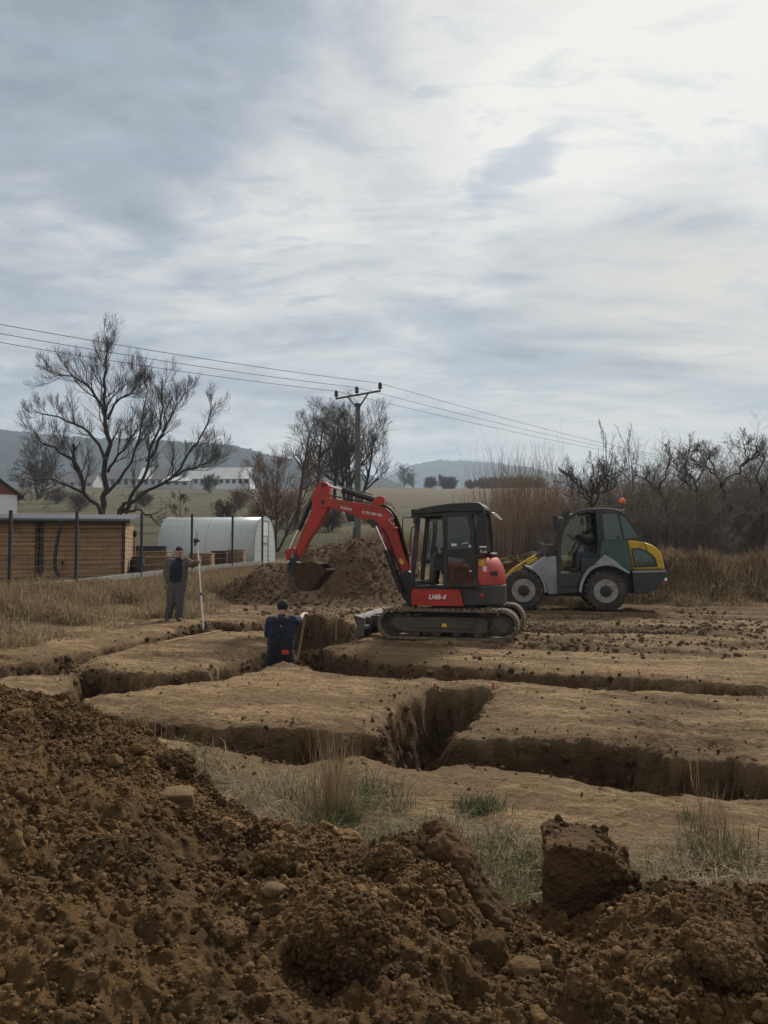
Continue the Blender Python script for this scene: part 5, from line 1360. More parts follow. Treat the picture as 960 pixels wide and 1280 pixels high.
# ------------------------------------------------------------------ polytunnel greenhouse
def build_greenhouse():
    A = at(317.5, 700, 33.0); gx = Vector((0.17, 0.985, 0)).normalized(); lx = Vector((-0.985, 0.17, 0)).normalized()
    z0 = ground_at(A) - 0.05; W, Hh, LEN = 2.9, at(300, 645, 33.3).z - z0, 4.45
    root = empty('greenhouse', (A.x, A.y, z0), math.atan2(lx.y, lx.x), 'pale arched polycarbonate greenhouse beyond the mesh fence', 'greenhouse')
    # local: x along the length (to the left), y = across: cross(z, lx) points towards the camera side -> use -y going back
    def prof(n=22, s=1.0):
        out = []
        for k in range(n + 1):
            a = math.pi * k / n
            c = math.cos(a); w = W / 2 * (abs(c) ** 0.75) * (1 if c >= 0 else -1)
            out.append((-W / 2 + w * s, Hh * (math.sin(a) ** 0.72) * s))
        return out
    m_poly = bpy.data.materials.new('twinwall_polycarbonate'); m_poly.use_nodes = True
    nt = m_poly.node_tree; p = nt.nodes['Principled BSDF']; out = nt.nodes['Material Output']
    p.inputs['Base Color'].default_value = (0.80, 0.83, 0.84, 1); p.inputs['Roughness'].default_value = 0.3
    tl = nt.nodes.new('ShaderNodeBsdfTranslucent'); tl.inputs[0].default_value = (0.85, 0.88, 0.88, 1)
    tr = nt.nodes.new('ShaderNodeBsdfTransparent'); tr.inputs[0].default_value = (0.8, 0.84, 0.86, 1)
    s1 = nt.nodes.new('ShaderNodeMixShader'); s1.inputs[0].default_value = 0.45; nt.links.new(p.outputs[0], s1.inputs[1]); nt.links.new(tl.outputs[0], s1.inputs[2])
    s2 = nt.nodes.new('ShaderNodeMixShader'); s2.inputs[0].default_value = 0.10; nt.links.new(s1.outputs[0], s2.inputs[1]); nt.links.new(tr.outputs[0], s2.inputs[2])
    nt.links.new(s2.outputs[0], out.inputs[0])
    m_alu = surf('galvanised_rib', (0.42, 0.44, 0.45), 0.45, 0.15, 6, metallic=0.4)
    pr = prof(); cv = MB(); n = len(pr)
    vs = [(0.0, y, z) for y, z in pr] + [(LEN, y, z) for y, z in pr] 
    cv.add(vs, [(i, i + 1, n + i + 1, n + i) for i in range(n - 1)])
    cvo = cv.build('cover', m_poly, root, 0, 60)
    sm = cvo.modifiers.new('thick', 'SOLIDIFY'); sm.thickness = 0.008
    def end(x, nm):
        e = MB(); e.add([(x, y, z) for y, z in pr] + [(x + 0.008, y, z) for y, z in pr], [tuple(range(n)), tuple(range(2 * n - 1, n - 1, -1))] + [(i, i + n, i + 1 + n, i + 1) for i in range(n - 1)] + [(n - 1, 2 * n - 1, n, 0)])
        return e.build(nm, m_poly, root)
    e1 = end(-0.005, 'end_panel'); end(LEN, 'end_panel')
    for k in range(5):
        x = LEN * k / 4
        rb = MB(); rb.tube([(x, y, z) for y, z in prof(22, 0.995 if 0 < k < 4 else 1.004)], 0.018, 6); rb.build('rib', m_alu, root, 0, 60)
    dr = MB()
    for y in (-W / 2 - 0.42, -W / 2 + 0.42): dr.box((-0.04, y - 0.02, 0.0), (-0.012, y + 0.02, Hh * 0.92))
    dr.box((-0.04, -W / 2 - 0.42, Hh * 0.92 - 0.02), (-0.012, -W / 2 + 0.42, Hh * 0.92 + 0.02)); dr.box((-0.04, -W / 2 - 0.42, Hh * 0.45 - 0.02), (-0.012, -W / 2 + 0.42, Hh * 0.45 + 0.02))
    dr.build('door_frame', m_alu, root)
    vt = MB(); vt.box((-0.02, -W / 2 - 0.38, Hh * 0.60), (-0.011, -W / 2 + 0.38, Hh * 0.90)); vt.build('vent', m_white, root)
    MB().tube([(0, -0.02, 0.03), (LEN, -0.02, 0.03)], 0.03, 6).build('ground_rail', m_alu, root)
build_greenhouse()

# ------------------------------------------------------------------ raised beds
def planter(px0, px1, ytop, ybot, yd, dep, lab, rz=0.0, mat=m_timber):
    a = at(px0, ybot, yd); b = at(px1, ybot, yd)
    zg = ground_at(((a.x + b.x) / 2, yd)) - 0.03; zt = at((px0 + px1) / 2, ytop, yd).z; w = b.x - a.x
    zt = max(zt, zg + 0.3)
    root = empty('raised_bed', ((a.x + b.x) / 2, yd, zg), rz, lab, 'raised bed', 'timber raised beds beside the greenhouse')
    h = zt - zg; n = max(2, round(h / 0.17)); s = h / n; t = 0.04
    for nm, (x0, y0, x1, y1) in (('front_side', (-w / 2, 0, w / 2, t)), ('back_side', (-w / 2, dep - t, w / 2, dep)), ('end_side', (-w / 2, t, -w / 2 + t, dep - t)), ('end_side', (w / 2 - t, t, w / 2, dep - t))):
        m = MB()
        for k in range(n): j = random.uniform(-0.006, 0.006); m.box((x0 + j, y0, k * s + 0.004), (x1 + j, y1, (k + 1) * s - 0.004))
        m.build(nm, mat, root, 0.006)
    for x in (-w / 2, w / 2 - 0.08): MB().box((x, -0.03, 0), (x + 0.08, -0.002, h)).build('corner_post', mat, root, 0.004)
    cp = MB(); W2 = w / 2 + 0.02; cp.ring([(-W2, -0.04), (W2, -0.04), (W2, dep + 0.03), (-W2, dep + 0.03)], [(-W2 + 0.1, 0.06), (W2 - 0.1, 0.06), (W2 - 0.1, dep - 0.07), (-W2 + 0.1, dep - 0.07)], h + 0.002, h + 0.032)
    cp.v = [(a, c, b) for a, b, c in cp.v]; cp.build('top_frame', mat, root, 0.004)
    s_ = MB(); s_.box((-w / 2 + t + 0.002, t + 0.002, 0.02), (w / 2 - t - 0.002, dep - t - 0.002, h * 0.86)); s_.build('soil', m_soil, root)
planter(180, 247, 697, 719, 27.2, 1.1, 'widest timber raised bed, behind the standing man in the jacket', R(6))
planter(236, 263.5, 692.5, 714, 28.4, 0.9, 'timber raised bed right behind the white measuring staff', R(4))
planter(264, 283, 689.5, 709, 30.2, 1.0, 'dark stained raised bed between two paler ones', R(4), m_dtimber)
planter(284, 304, 688, 706, 31.0, 0.9, 'timber raised bed nearest the greenhouse gable end', R(4))
planter(156, 208, 690.5, 700, 30.2, 0.9, 'low raised bed behind the fence post beside the shed', R(3))
planter(157, 176, 700, 722, 27.0, 0.8, 'small reddish timber raised bed against the shed end', R(2), m_dtimber)

def build_tank():
    c = at(178, 690, 33.0); zg = ground_at(c)
    root = empty('water_trough', (c.x, c.y, zg), R(4), 'long dark water trough behind the raised beds', 'trough')
    zt = at(178, 682.5, 33.0).z - zg
    m = MB(); w = 0.95
    m.plan([(-w, -0.3), (w, -0.3), (w, 0.3), (-w, 0.3)], 0, zt); m.build('body', m_tank, root, 0.03)
    m = MB(); m.box((-w - 0.03, -0.33, zt - 0.04), (w + 0.03, 0.33, zt)); m.build('rim', m_anth, root, 0.01)
build_tank()
def build_tools():
    p = at(172, 722, 26.6); zg = ground_at(p)
    bn = empty('rain_barrel', (p.x, p.y, zg), 0, 'dark barrel by the fence post at the shed end', 'barrel')
    m = MB(); h = at(172, 697, 26.6).z - zg
    m.lathe([(0.20, 0), (0.24, h * 0.3), (0.245, h * 0.6), (0.21, h)], (0, 0, 0), (0, 0, 1), 20); m.build('body', m_tank, bn, 0, 40)
    MB().lathe([(0.22, h), (0.23, h + 0.03), (0.18, h + 0.04)], (0, 0, 0.002), (0, 0, 1), 20).build('lid', m_anth, bn, 0, 40)
    a = at(168, 690, 28); zg = ground_at(a)
    st = empty('wooden_stake', (a.x, a.y, zg), 0, 'pale wooden stake with black top near the shed end', 'stake')
    zt = at(168, 671, 28).z - zg
    MB().box((-0.03, -0.02, -0.1), (0.03, 0.02, zt)).build('shaft', m_timber, st)
    MB().box((-0.07, -0.025, zt), (0.07, 0.025, zt + 0.22)).build('head', m_anth, st, 0.01)
build_tools()

# ------------------------------------------------------------------ barns on the far meadow
m_barn = surf('barn_wall', (0.46, 0.46, 0.45), 0.9, 0.15, 1.0)
def barn(px0, px1, ybase, yeave, yridge, yd, lab, roofmat, rz=0.0, nwin=9, skylight=None):
    a = at(px0, ybase, yd); b = at(px1, ybase, yd); W = b.x - a.x; D = 14.0
    zg = a.z; he = at(px0, yeave, yd).z - zg; hr = at(px0, yridge, yd + D / 2).z - zg
    mw = m_plaster if skylight and px0 > 220 else m_barn
    root = empty('barn', ((a.x + b.x) / 2, yd, zg), rz, lab, 'barn', 'farm barns on the far meadow')
    w = MB(); w.box((-W / 2, 0, -4.0), (W / 2, D, he)); w.build('wall', mw, root)
    g = MB(); 
    for x in (-W / 2, W / 2 - 0.2): g.add([(x, 0, he), (x, D, he), (x, D / 2, hr - 0.2), (x + 0.2, 0, he), (x + 0.2, D, he), (x + 0.2, D / 2, hr - 0.2)], [(0, 1, 2), (5, 4, 3), (0, 3, 4, 1), (1, 4, 5, 2), (2, 5, 3, 0)])
    g.build('gable', mw, root)
    r = MB()
    for y0, y1 in ((-0.8, D / 2), (D + 0.8, D / 2)):
        z0 = he - 0.8 * (hr - he) / (D / 2)
        vs = [(-W / 2 - 0.6, y0, z0), (W / 2 + 0.6, y0, z0), (W / 2 + 0.6, y1, hr), (-W / 2 - 0.6, y1, hr)]
        r.add(vs + [(x, y, z + 0.18) for x, y, z in vs], [(0, 3, 2, 1), (4, 5, 6, 7), (0, 1, 5, 4), (1, 2, 6, 5), (2, 3, 7, 6), (3, 0, 4, 7)])
    ro = r.build('roof', roofmat, root)
    if skylight:
        s0, s1 = skylight; sl = MB(); z0 = he - 0.8 * (hr - he) / (D / 2)
        x0, x1 = -W / 2 + W * s0, -W / 2 + W * s1
        vs = [(x0, -0.82, z0 + 0.19), (x1, -0.82, z0 + 0.19), (x1, D / 2, hr + 0.2), (x0, D / 2, hr + 0.2)]
        sl.add(vs + [(x, y, z + 0.06) for x, y, z in vs], [(0, 3, 2, 1), (4, 5, 6, 7), (0, 1, 5, 4), (1, 2, 6, 5), (2, 3, 7, 6), (3, 0, 4, 7)]); sl.build('roof_panel', m_plaster, ro)
    for k in range(nwin):
        x = -W / 2 + W * (k + 0.5) / nwin
        MB().box((x - 0.75, -0.06, he * 0.35), (x + 0.75, 0.1, he * 0.82)).build('window', m_anth, root)
m_corr = surf('corrugated_roof', (0.50, 0.505, 0.51), 0.6, 0.2, 0.6, (0.38, 0.38, 0.39), stretch=(3, 0.2, 0.2))
m_corr2 = surf('weathered_roof', (0.145, 0.14, 0.145), 0.7, 0.25, 0.5, (0.10, 0.095, 0.10), stretch=(3, 0.2, 0.2))
barn(233, 312, 608, 597.5, 585, 330, 'long white barn with pale grey roof and white end panels', m_corr, 0, 10, (0.86, 0.99))
barn(128, 212, 610, 598, 585.5, 345, 'white barn behind the big bare tree, with bright roof panels', m_corr2, 0, 10, (0.52, 0.72))
barn(22, 116, 611, 602, 590, 360, 'long low dark roofed barn, leftmost of the far farm buildings', m_corr2, 0, 9)
barn(205, 236, 609, 601, 596, 326, 'small pale farm building between the two larger barns', m_corr, 0, 3)

# ------------------------------------------------------------------ pole and wires
m_polec = surf('pole_concrete', (0.135, 0.125, 0.118), 0.9, 0.3, 4)
m_steel = surf('rusty_steel', (0.060, 0.052, 0.048), 0.7, 0.3, 5)
m_ins = surf('brown_porcelain', (0.030, 0.020, 0.017), 0.25, 0.2, 8)
def build_pole():
    YP = 40.0
    b = at(447, 690, YP); zg = ground_at(b); top = at(447, 508, YP).z
    root = empty('utility_pole', (b.x, YP, zg), 0, 'tall grey utility pole with a crossarm and three insulators behind the mound', 'utility pole')
    MB().tube([(0, 0, -0.3), (0, 0, top - zg)], [0.19, 0.13], 14).build('pole', m_polec, root, 0, 40)
    cdir = Vector((0.86, -0.50, 0)).normalized()
    def W(px, py): p = at(px, py, YP); return p
    l, r = W(419, 496.5), W(476, 490.5)
    half = (r.x - l.x) / 2; c = (l + r) / 2
    tz = (r.z - l.z) / 2
    def on(t, dz=0): return Vector((c.x - b.x + half * t, -0.35 * half * t, c.z - zg + tz * t + dz))
    MB().bar(on(-1), on(1), 0.09, 0.09).build('crossarm', m_steel, root, 0.01)
    for t in (-0.46, 0.46): MB().bar(Vector((0, 0, top - zg - 0.15)), on(t), 0.07, 0.07).build('brace', m_steel, root, 0.008)
    MB().tube([Vector((0, 0, top - zg - 0.02)), Vector((0, 0, top - zg + 0.15))], 0.16, 12).build('pole_cap', m_steel, root)
    tops = []
    for t in (-0.97, -0.05, 0.97):
        q = on(t, 0.04); m = MB()
        m.tube([q, q + Vector((0, 0, 0.1))], 0.03, 8)
        m.lathe([(0.05, 0.06), (0.115, 0.10), (0.115, 0.16), (0.07, 0.20), (0.11, 0.24), (0.10, 0.32), (0.06, 0.40), (0.03, 0.42)], q, (0, 0, 1), 14)
        m.build('insulator', m_ins, root, 0, 50); tops.append(q + Vector((b.x, YP, zg + 0.36)))
    ends_l = [at(0, 405.5, 27.5), at(0, 417, 28.2), at(0, 428, 29.0)]
    labs = ['uppermost of the three power lines', 'middle power line, on the centre insulator', 'lowest of the three power lines'] 
    ends_r = [at(825, 569.5, 78), at(823, 572, 80), at(820, 574.5, 82)]
    order = [2, 1, 0]                      # right insulator carries the highest line
    for i in range(3):
        k = order[i]; t = tops[k]
        a = ends_l[i]; e = ends_r[i]
        pts = []
        for s in np.linspace(1.9, 0, 26):
            p = t.lerp(a, s); p.z += 0.55 * (s - 1) * s * 0.9; pts.append(p)
        for s in np.linspace(0, 1.6, 30)[1:]:
            p = t.lerp(e, s); p.z += 0.9 * (s - 1) * s; pts.append(p)
        o = MB(); ctr = Vector(t); o.tube([p - ctr for p in pts], 0.013, 5)
        w = o.build('power_line', m_steel, None, 0, 60); w.location = ctr
        tag(w, labs[i], 'power line', 'power lines across the sky')
build_pole()
SUB = [(4, 6)]
# ================================================================== bare trees and brush
m_bark = surf('dark_bark', (0.048, 0.040, 0.034), 0.95, 0.35, 4, bump=0.3)
m_twig = surf('grey_twig', (0.095, 0.076, 0.062), 0.95, 0.3, 2)
m_twig_red = surf('reddish_twig', (0.105, 0.060, 0.045), 0.95, 0.3, 1.5)
m_shoot = surf('willow_shoot', (0.36, 0.26, 0.18), 0.9, 0.3, 1.5)
m_thicket = surf('thicket_twig', (0.235, 0.190, 0.150), 0.95, 0.35, 0.8, (0.155, 0.126, 0.104))
m_buds = surf('budding_twig', (0.17, 0.098, 0.064), 0.95, 0.3, 1.5)

def spawn(out, pts, rs, dirs, L, lev, maxl, up, wob, kids, ang, ratio, taper, start, rmin):
    k = random.randint(*kids)
    sub = kids if lev > 0 else SUB[0]
    for j in range(k):
        t = start + (1 - start) * (j + random.random() * 0.9) / k
        f = min(t, 0.999) * (len(pts) - 1); i = int(f); u = f - i
        q = Vector(pts[i]).lerp(Vector(pts[i + 1]), u)
        dd = dirs[min(i + 1, len(dirs) - 1)]; s = dd.cross(rvec()).normalized(); a = R(random.uniform(*ang))
        nd = (dd * math.cos(a) + s * math.sin(a)).normalized()
        rr = max(rmin, (rs[i] * (1 - u) + rs[i + 1] * u) * random.uniform(0.5, 0.7))
        grow(out, q, nd, L * ratio * random.uniform(0.7, 1.2) * (1.15 - 0.5 * t), rr, lev + 1, maxl, up, wob, sub, ang, ratio, taper, start, rmin)


def base_at(px, y): x = (px - CX) / FPX * y; return Vector((x, y, float(gz(np.array([x]), np.array([y]))[0]) - 0.1))

def big_tree():
    Y = 42.0; out = []
    b = base_at(128, Y)
    bp = (128, HZ - (b.z - EYE) * FPX / Y)
    kw = dict(maxl=3, L=1.75, kids=(7, 9), rmin=0.0055, ratio=0.60, wob=0.11, up=0.17, ang=(25, 55), taper=0.30)
    guided(out, [bp, (128, 641), (131, 611), (134, 555), (132, 514), (131, 474), (133, 446), (133, 420)], Y, 0.5, 0.23, 0.025, k0=(20, 23), st0=0.42, **kw)
    guided(out, [(127, 650), (126, 639), (106, 617), (97, 583), (75, 564), (52, 552), (44, 540)], Y, -2.5, 0.145, 0.025, st0=0.35, **kw)
    guided(out, [(104, 612), (98, 590), (92, 575), (91, 555)], Y, -1.0, 0.12, 0.08, 2, 0.9, k0=(2, 3))
    guided(out, [(110, 619), (85, 606), (62, 599), (45, 598), (28, 602)], Y, -3, 0.10, 0.02, 4, 2.0, up=0.0, kids=(4, 5), rmin=0.006)
    guided(out, [(133, 575), (116, 546), (94, 530), (62, 520), (42, 512)], Y, 1.5, 0.11, 0.02, **kw)
    guided(out, [(132, 513), (116, 489), (91, 472), (62, 464)], Y, -1.0, 0.10, 0.02, **kw)
    guided(out, [(133, 522), (150, 500), (163, 492), (172, 478)], Y, 1.0, 0.08, 0.02, **kw)
    guided(out, [(130, 620), (150, 599), (169, 567), (177, 530), (183, 500), (181, 470)], Y, 1.5, 0.10, 0.02, st0=0.35, **kw)
    guided(out, [(133, 590), (148, 571), (163, 549), (172, 530)], Y, -1.5, 0.09, 0.02, **kw)
    b2 = (147, bp[1] - 5)
    guided(out, [b2, (149, 645), (156, 632), (169, 614), (184, 577), (194, 546), (203, 511), (203, 475)], Y, -1.0, 0.165, 0.025, st0=0.45, **kw)
    guided(out, [(184, 577), (200, 552), (212, 525), (221, 508), (234, 490)], Y - 0.3, 1.5, 0.09, 0.02, **kw)
    guided(out, [(152, 640), (168, 624), (184, 614), (216, 596), (237, 567), (250, 546), (262, 520), (269, 503)], Y, 2.0, 0.13, 0.02, st0=0.35, **kw)
    guided(out, [(216, 596), (235, 586), (255, 580), (276, 566)], Y + 1, 1.0, 0.08, 0.02, **kw)
    guided(out, [(158, 640), (172, 636), (187, 645), (198, 655), (206, 668)], Y, -2, 0.09, 0.02, 3, 1.5, up=-0.02, k0=(6, 8))
    tree_object('bare_tree', out, m_bark, m_twig, b, 'largest bare tree, many-limbed, rising behind the plank shed', 'tree')
big_tree()

def free_tree(name, px, ytop, Y, wid, lab, mt, mc, group=None, stems=1, lean=0.15, maxl=4, kids=(4, 6), rmin=0.02, trunk_r=0.2, up=0.10, fork=0.3, ang=(28, 60), ratio=0.56, wob=0.18, k0=None):
    b = base_at(px, Y); H = at(px, ytop, Y).z - b.z; out = []
    for s in range(stems):
        a = 2 * math.pi * s / max(1, stems) + random.random()
        d = Vector((math.cos(a) * lean * (stems > 1) + random.gauss(0, 0.03), math.sin(a) * lean * (stems > 1), 1)).normalized()
        p = b + Vector((math.cos(a), math.sin(a), 0)) * (0.25 * trunk_r * stems if stems > 1 else 0)
        h = H * random.uniform(0.80, 1.0) if s else H * 0.98
        n = 8; pts = [tuple(p)]; rs = [trunk_r]; dirs = [d]; q = p.copy()
        for i in range(n):
            d = (d + rvec() * wob * 0.3 + Vector((0, 0, up))).normalized(); q = q + d * (h / n * 0.92)
            pts.append(tuple(q)); rs.append(max(rmin, trunk_r * (1 - 0.93 * (i + 1) / n))); dirs.append(d)
        out.append((0, pts, rs))
        kk = k0 or (11, 14); SUB[0] = kids
        spawn(out, pts, rs, dirs, wid / ratio * 0.62, 0, maxl, up, wob, kk, ang, ratio, 0.35, fork, rmin)
        # deeper generations keep the ordinary count
    return tree_object(name, out, mt, mc, b, lab, 'tree', group)

G1 = 'tall bare trees behind the utility pole'
free_tree('bare_tree', 370, 521, 68, 4.4, 'slender bare tree left of the utility pole, leaning apart from its neighbours', m_bark, m_twig, G1, trunk_r=0.24, fork=0.35, rmin=0.009, maxl=3, ratio=0.62, wob=0.13, k0=(20, 24), kids=(7, 9))
free_tree('bare_tree', 396, 509, 70, 4.6, 'tallest straight bare tree just left of the utility pole', m_bark, m_twig, G1, trunk_r=0.26, fork=0.35, rmin=0.009, ratio=0.62, wob=0.13, maxl=3, k0=(20, 24), kids=(7, 9), ang=(35, 70))
free_tree('bare_tree', 416, 511, 72, 4.6, 'bare tree directly left of the pole, with close upright limbs', m_bark, m_twig, G1, trunk_r=0.24, fork=0.3, rmin=0.009, ratio=0.62, wob=0.13, maxl=3, k0=(20, 24), kids=(7, 9), ang=(35, 70))
free_tree('bare_tree', 440, 514, 74, 6.0, 'broad spreading bare tree behind and right of the pole', m_bark, m_twig, G1, stems=4, lean=0.30, trunk_r=0.22, fork=0.3, rmin=0.009, k0=(18, 21), maxl=3, ratio=0.62, wob=0.13, kids=(7, 9))
free_tree('budding_tree', 345, 562, 46, 3.1, 'reddish brown budding tree beside the end of the greenhouse', m_bark, m_buds, None, stems=3, lean=0.45, trunk_r=0.085, fork=0.15, rmin=0.006, k0=(20, 24), maxl=3, kids=(8, 10), up=0.06, ratio=0.6, wob=0.13)
free_tree('bare_tree', 48, 556, 150, 6.5, 'hazy round bare tree beside the far farm buildings, above the house roof', m_twig, m_twig, None, stems=4, lean=0.4, trunk_r=0.25, fork=0.15, rmin=0.035, k0=(10, 12), maxl=3, kids=(5, 7))
free_tree('bare_shrub', 262, 597, 205, 4.2, 'small round bare bush in front of the long white barn', m_twig, m_twig_red, None, stems=5, lean=0.5, trunk_r=0.1, fork=0.1, rmin=0.04, k0=(7, 9), maxl=3)
free_tree('bare_tree', 226, 618, 60, 2.0, 'thin sapling on the meadow left of the greenhouse roof', m_twig, m_twig, None, trunk_r=0.07, fork=0.3, rmin=0.014, maxl=3, k0=(8, 10))
GM = 'low scrub bushes on the meadow'
for px, yt, yd, w, lab in ((70, 611, 120, 2.6, 'low scrub bush on the meadow, between the house gable and the big tree'), (98, 617, 95, 2.4, 'low scrub bush on the meadow, just left of the big tree trunk'), (180, 618, 110, 2.2, 'low scrub bush on the meadow, right of the big tree trunk'),
                           (282, 624, 75, 1.8, 'low scrub bush on the meadow, above the greenhouse roof'), (300, 616, 110, 2.6, 'scrub bush on the meadow beside the reddish budding tree'), (412, 634, 60, 1.8, 'scrub bush left of the pole, above the red arm'), (470, 628, 72, 2.0, 'scrub bush right of the pole, above the red boom')):
    free_tree('bare_shrub', px, yt, yd, w, lab, m_twig, m_twig_red if px > 250 else m_twig, GM, stems=7, lean=0.8, trunk_r=0.035, fork=0.05, rmin=0.010, k0=(9, 12), maxl=3, kids=(4, 6), ang=(30, 75), wob=0.3)
G2 = 'small trees along the field crest'
for px, yt, yd, w, lab in ((508, 576, 330, 4.5, 'tallest slim tree on the field crest, right of the pole'), (518, 584, 335, 3.4, 'shorter slim tree beside the tallest one on the field crest'), (541, 593, 345, 4.5, 'rounded bush on the crest left of the long hedge'), (553, 595, 345, 4.2, 'second rounded bush on the crest, next to a similar one'),
                            (566, 596, 348, 3.5, 'smallest bush on the crest above the excavator cab'), (590, 597, 350, 4.5, 'left end bush of the dark row on the field crest'), (603, 597, 352, 4.5, 'second bush of the dark row on the field crest'), (616, 596, 352, 4.5, 'bush of the dark crest row behind the left willow shoots'), (630, 597, 352, 4.5, 'bush of the dark crest row behind the middle willow shoots'), (644, 597, 352, 4.5, 'bush of the dark crest row behind the tall willow shoots'), (660, 598, 352, 4.5, 'bush of the dark crest row behind the right willow shoots'), (676, 599, 352, 4.5, 'right end bush of the dark row on the field crest')):
    free_tree('far_tree', px + random.uniform(-3, 3), yt + random.uniform(-2, 3.5), yd, w * random.uniform(0.6, 1.5), lab, m_twig, m_twig, G2, stems=2 if px < 530 else 7, lean=0.15 if px < 530 else 0.9, trunk_r=0.12, fork=0.05, rmin=0.028, k0=(11, 15), maxl=3, kids=(5, 7), ang=(30, 75), wob=0.3)

# willow: bundles of long upright shoots
def willow(px, Y, n, spread, ytop, lab):
    b = base_at(px, Y); H = at(px, ytop, Y).z - b.z; out = []
    for i in range(n):
        a = random.uniform(0, 2 * math.pi); r = spread * math.sqrt(random.random())
        p = b + Vector((math.cos(a) * r, math.sin(a) * r * 0.6, 0.0)); h = H * random.triangular(0.45, 1.04, 0.72)
        d = Vector((math.cos(a) * r * 0.10 + random.gauss(0, 0.06), random.gauss(0, 0.06), 1)).normalized()
        grow(out, p, d, h, random.uniform(0.007, 0.013), 0, 1, 0.05, 0.06, (4, 7), (10, 24), 0.32, 0.25, 0.35, 0.003)
    root = empty('willow_shrub', tuple(b), 0, lab, 'willow shrub', 'red-brown willow shrubs beyond the loader')
    V, Q = tubes([(p, r) for l, p, r in out], 3)
    link('shoots', np_mesh('shoots', V - np.array(b), Q), m_shoot, root)
willow(628, 27.5, 150, 1.0, 563, 'willow shrub of tall red-brown shoots just right of the excavator cab')
willow(655, 28.5, 170, 1.0, 560, 'red-brown willow shrub left of the loader mirror, tallest of the four')
willow(684, 28.0, 130, 0.8, 566, 'red-brown willow shrub rising behind the loader arms')
willow(600, 29.5, 90, 0.8, 618, 'low thin willow shrub behind the excavator cab')

# dark brush along the right side
def thicket():
    out = []
    for i in range(155):
        Y = random.uniform(27.0, 36.0); px = random.uniform(690, 1130) if i % 5 else random.uniform(560, 760)
        t = (px - 690) / 270
        ytop = 620 - 46 * min(1, max(0, t * 1.25)) + random.uniform(-16, 40)
        if px < 700: ytop = 655 + random.uniform(-8, 14)
        b = base_at(px, Y); H = max(0.8, at(px, ytop, Y).z - b.z)
        for s in range(random.randint(4, 6)):
            a = random.uniform(0, 6.28)
            d = Vector((math.cos(a) * 0.32, math.sin(a) * 0.32, 1)).normalized()
            grow(out, b + Vector((math.cos(a) * 0.2, math.sin(a) * 0.2, 0)), d, H * random.uniform(0.6, 1.0), random.uniform(0.014, 0.028), 0, 3, 0.06, 0.20, (3, 5), (25, 62), 0.54, 0.3, 0.12, 0.0042)
    V, Q = tubes([(p, r) for l, p, r in out], 3)
    tag(link('bare_thicket', np_mesh('bare_thicket', V, Q), m_thicket), 'dense dark leafless thicket along the right side', 'thicket', None, 'stuff')
thicket()
# trees one can tell apart in front of the thicket
def gnarled(limbs, Y, lab, cat='tree', L=0.8, name='bare_tree', rr=0.07):
    b = base_at(limbs[0][0][0], Y); out = []
    for k, pl in enumerate(limbs):
        pl = [(a_, b_ + (11 if b_ < 625 else 0)) for a_, b_ in pl]
        if k == 0: pl = [(pl[0][0], HZ - (b.z - EYE) * FPX / Y)] + pl
        guided(out, pl, Y, random.uniform(-0.8, 0.8) if k else 0.0, rr if k == 0 else rr * 0.62, 0.018, 3, L, k0=(9, 12), st0=0.3, kids=(5, 7), wob=0.24, rmin=0.0045, ang=(30, 65), up=0.14)
    tree_object(name, out, m_bark, m_twig, b, lab, cat)
gnarled([[(741, 660), (740, 630), (742, 605), (741, 588), (741, 569)], [(741, 612), (728, 597), (718, 588), (711, 583)], [(742, 622), (752, 606), (764, 592), (772, 580)], [(740, 618), (728, 606), (722, 604)], [(741, 604), (752, 590), (756, 572)]], 25.8, 'dark knobbly pruned tree standing right above the loader cab', L=0.8)
gnarled([[(834, 690), (833, 640), (830, 615), (824, 598), (835, 580), (838, 562), (833, 550)], [(830, 615), (845, 600), (858, 588), (862, 575)], [(828, 605), (812, 596), (806, 585)]], 28.5, 'thin bare tree with a bent trunk right of the yellow hood', L=0.75, rr=0.065)
gnarled([[(906, 690), (905, 620), (900, 590), (892, 572), (886, 560), (888, 553)], [(902, 596), (915, 583), (926, 575), (935, 561), (931, 548), (936, 540)], [(898, 586), (884, 574), (872, 570), (862, 560), (870, 553)], [(930, 570), (940, 556), (946, 546)]], 29.0, 'gnarled bare tree with curling upper limbs above the thicket', L=0.75, rr=0.065)
gnarled([[(870, 690), (868, 600), (862, 578), (855, 562), (862, 553), (880, 551)], [(868, 590), (880, 575), (886, 558)], [(866, 600), (850, 585), (845, 570), (838, 560)]], 30.5, 'bare tree with an arching hooked top, left of the gnarled one', L=0.75)
gnarled([[(955, 690), (952, 610), (948, 585), (955, 565), (950, 552)], [(950, 600), (965, 580), (975, 565)]], 29.0, 'bare tree at the right edge of the thicket', L=0.75)
for px, yt, lab in ((763, 545, 'tall feathery sapling above the loader roof'), (792, 548, 'feathery sapling above the loader rear window, paler than the brush')):
    b = base_at(px, 31); H = at(px, yt, 31).z - b.z; out = []
    for k in range(3): grow(out, b, Vector((random.gauss(0, .05), 0, 1)).normalized(), H * (1 - 0.15 * k), 0.03, 0, 2, 0.08, 0.06, (10, 14), (14, 30), 0.28, 0.3, 0.3, 0.007)
    r_ = empty('sapling', tuple(b), 0, lab, 'sapling', 'tall saplings above the thicket'); V, Q = tubes([(p, r) for l, p, r in out], 3); link('stems', np_mesh('stems', V - np.array(b), Q), m_twig, r_)
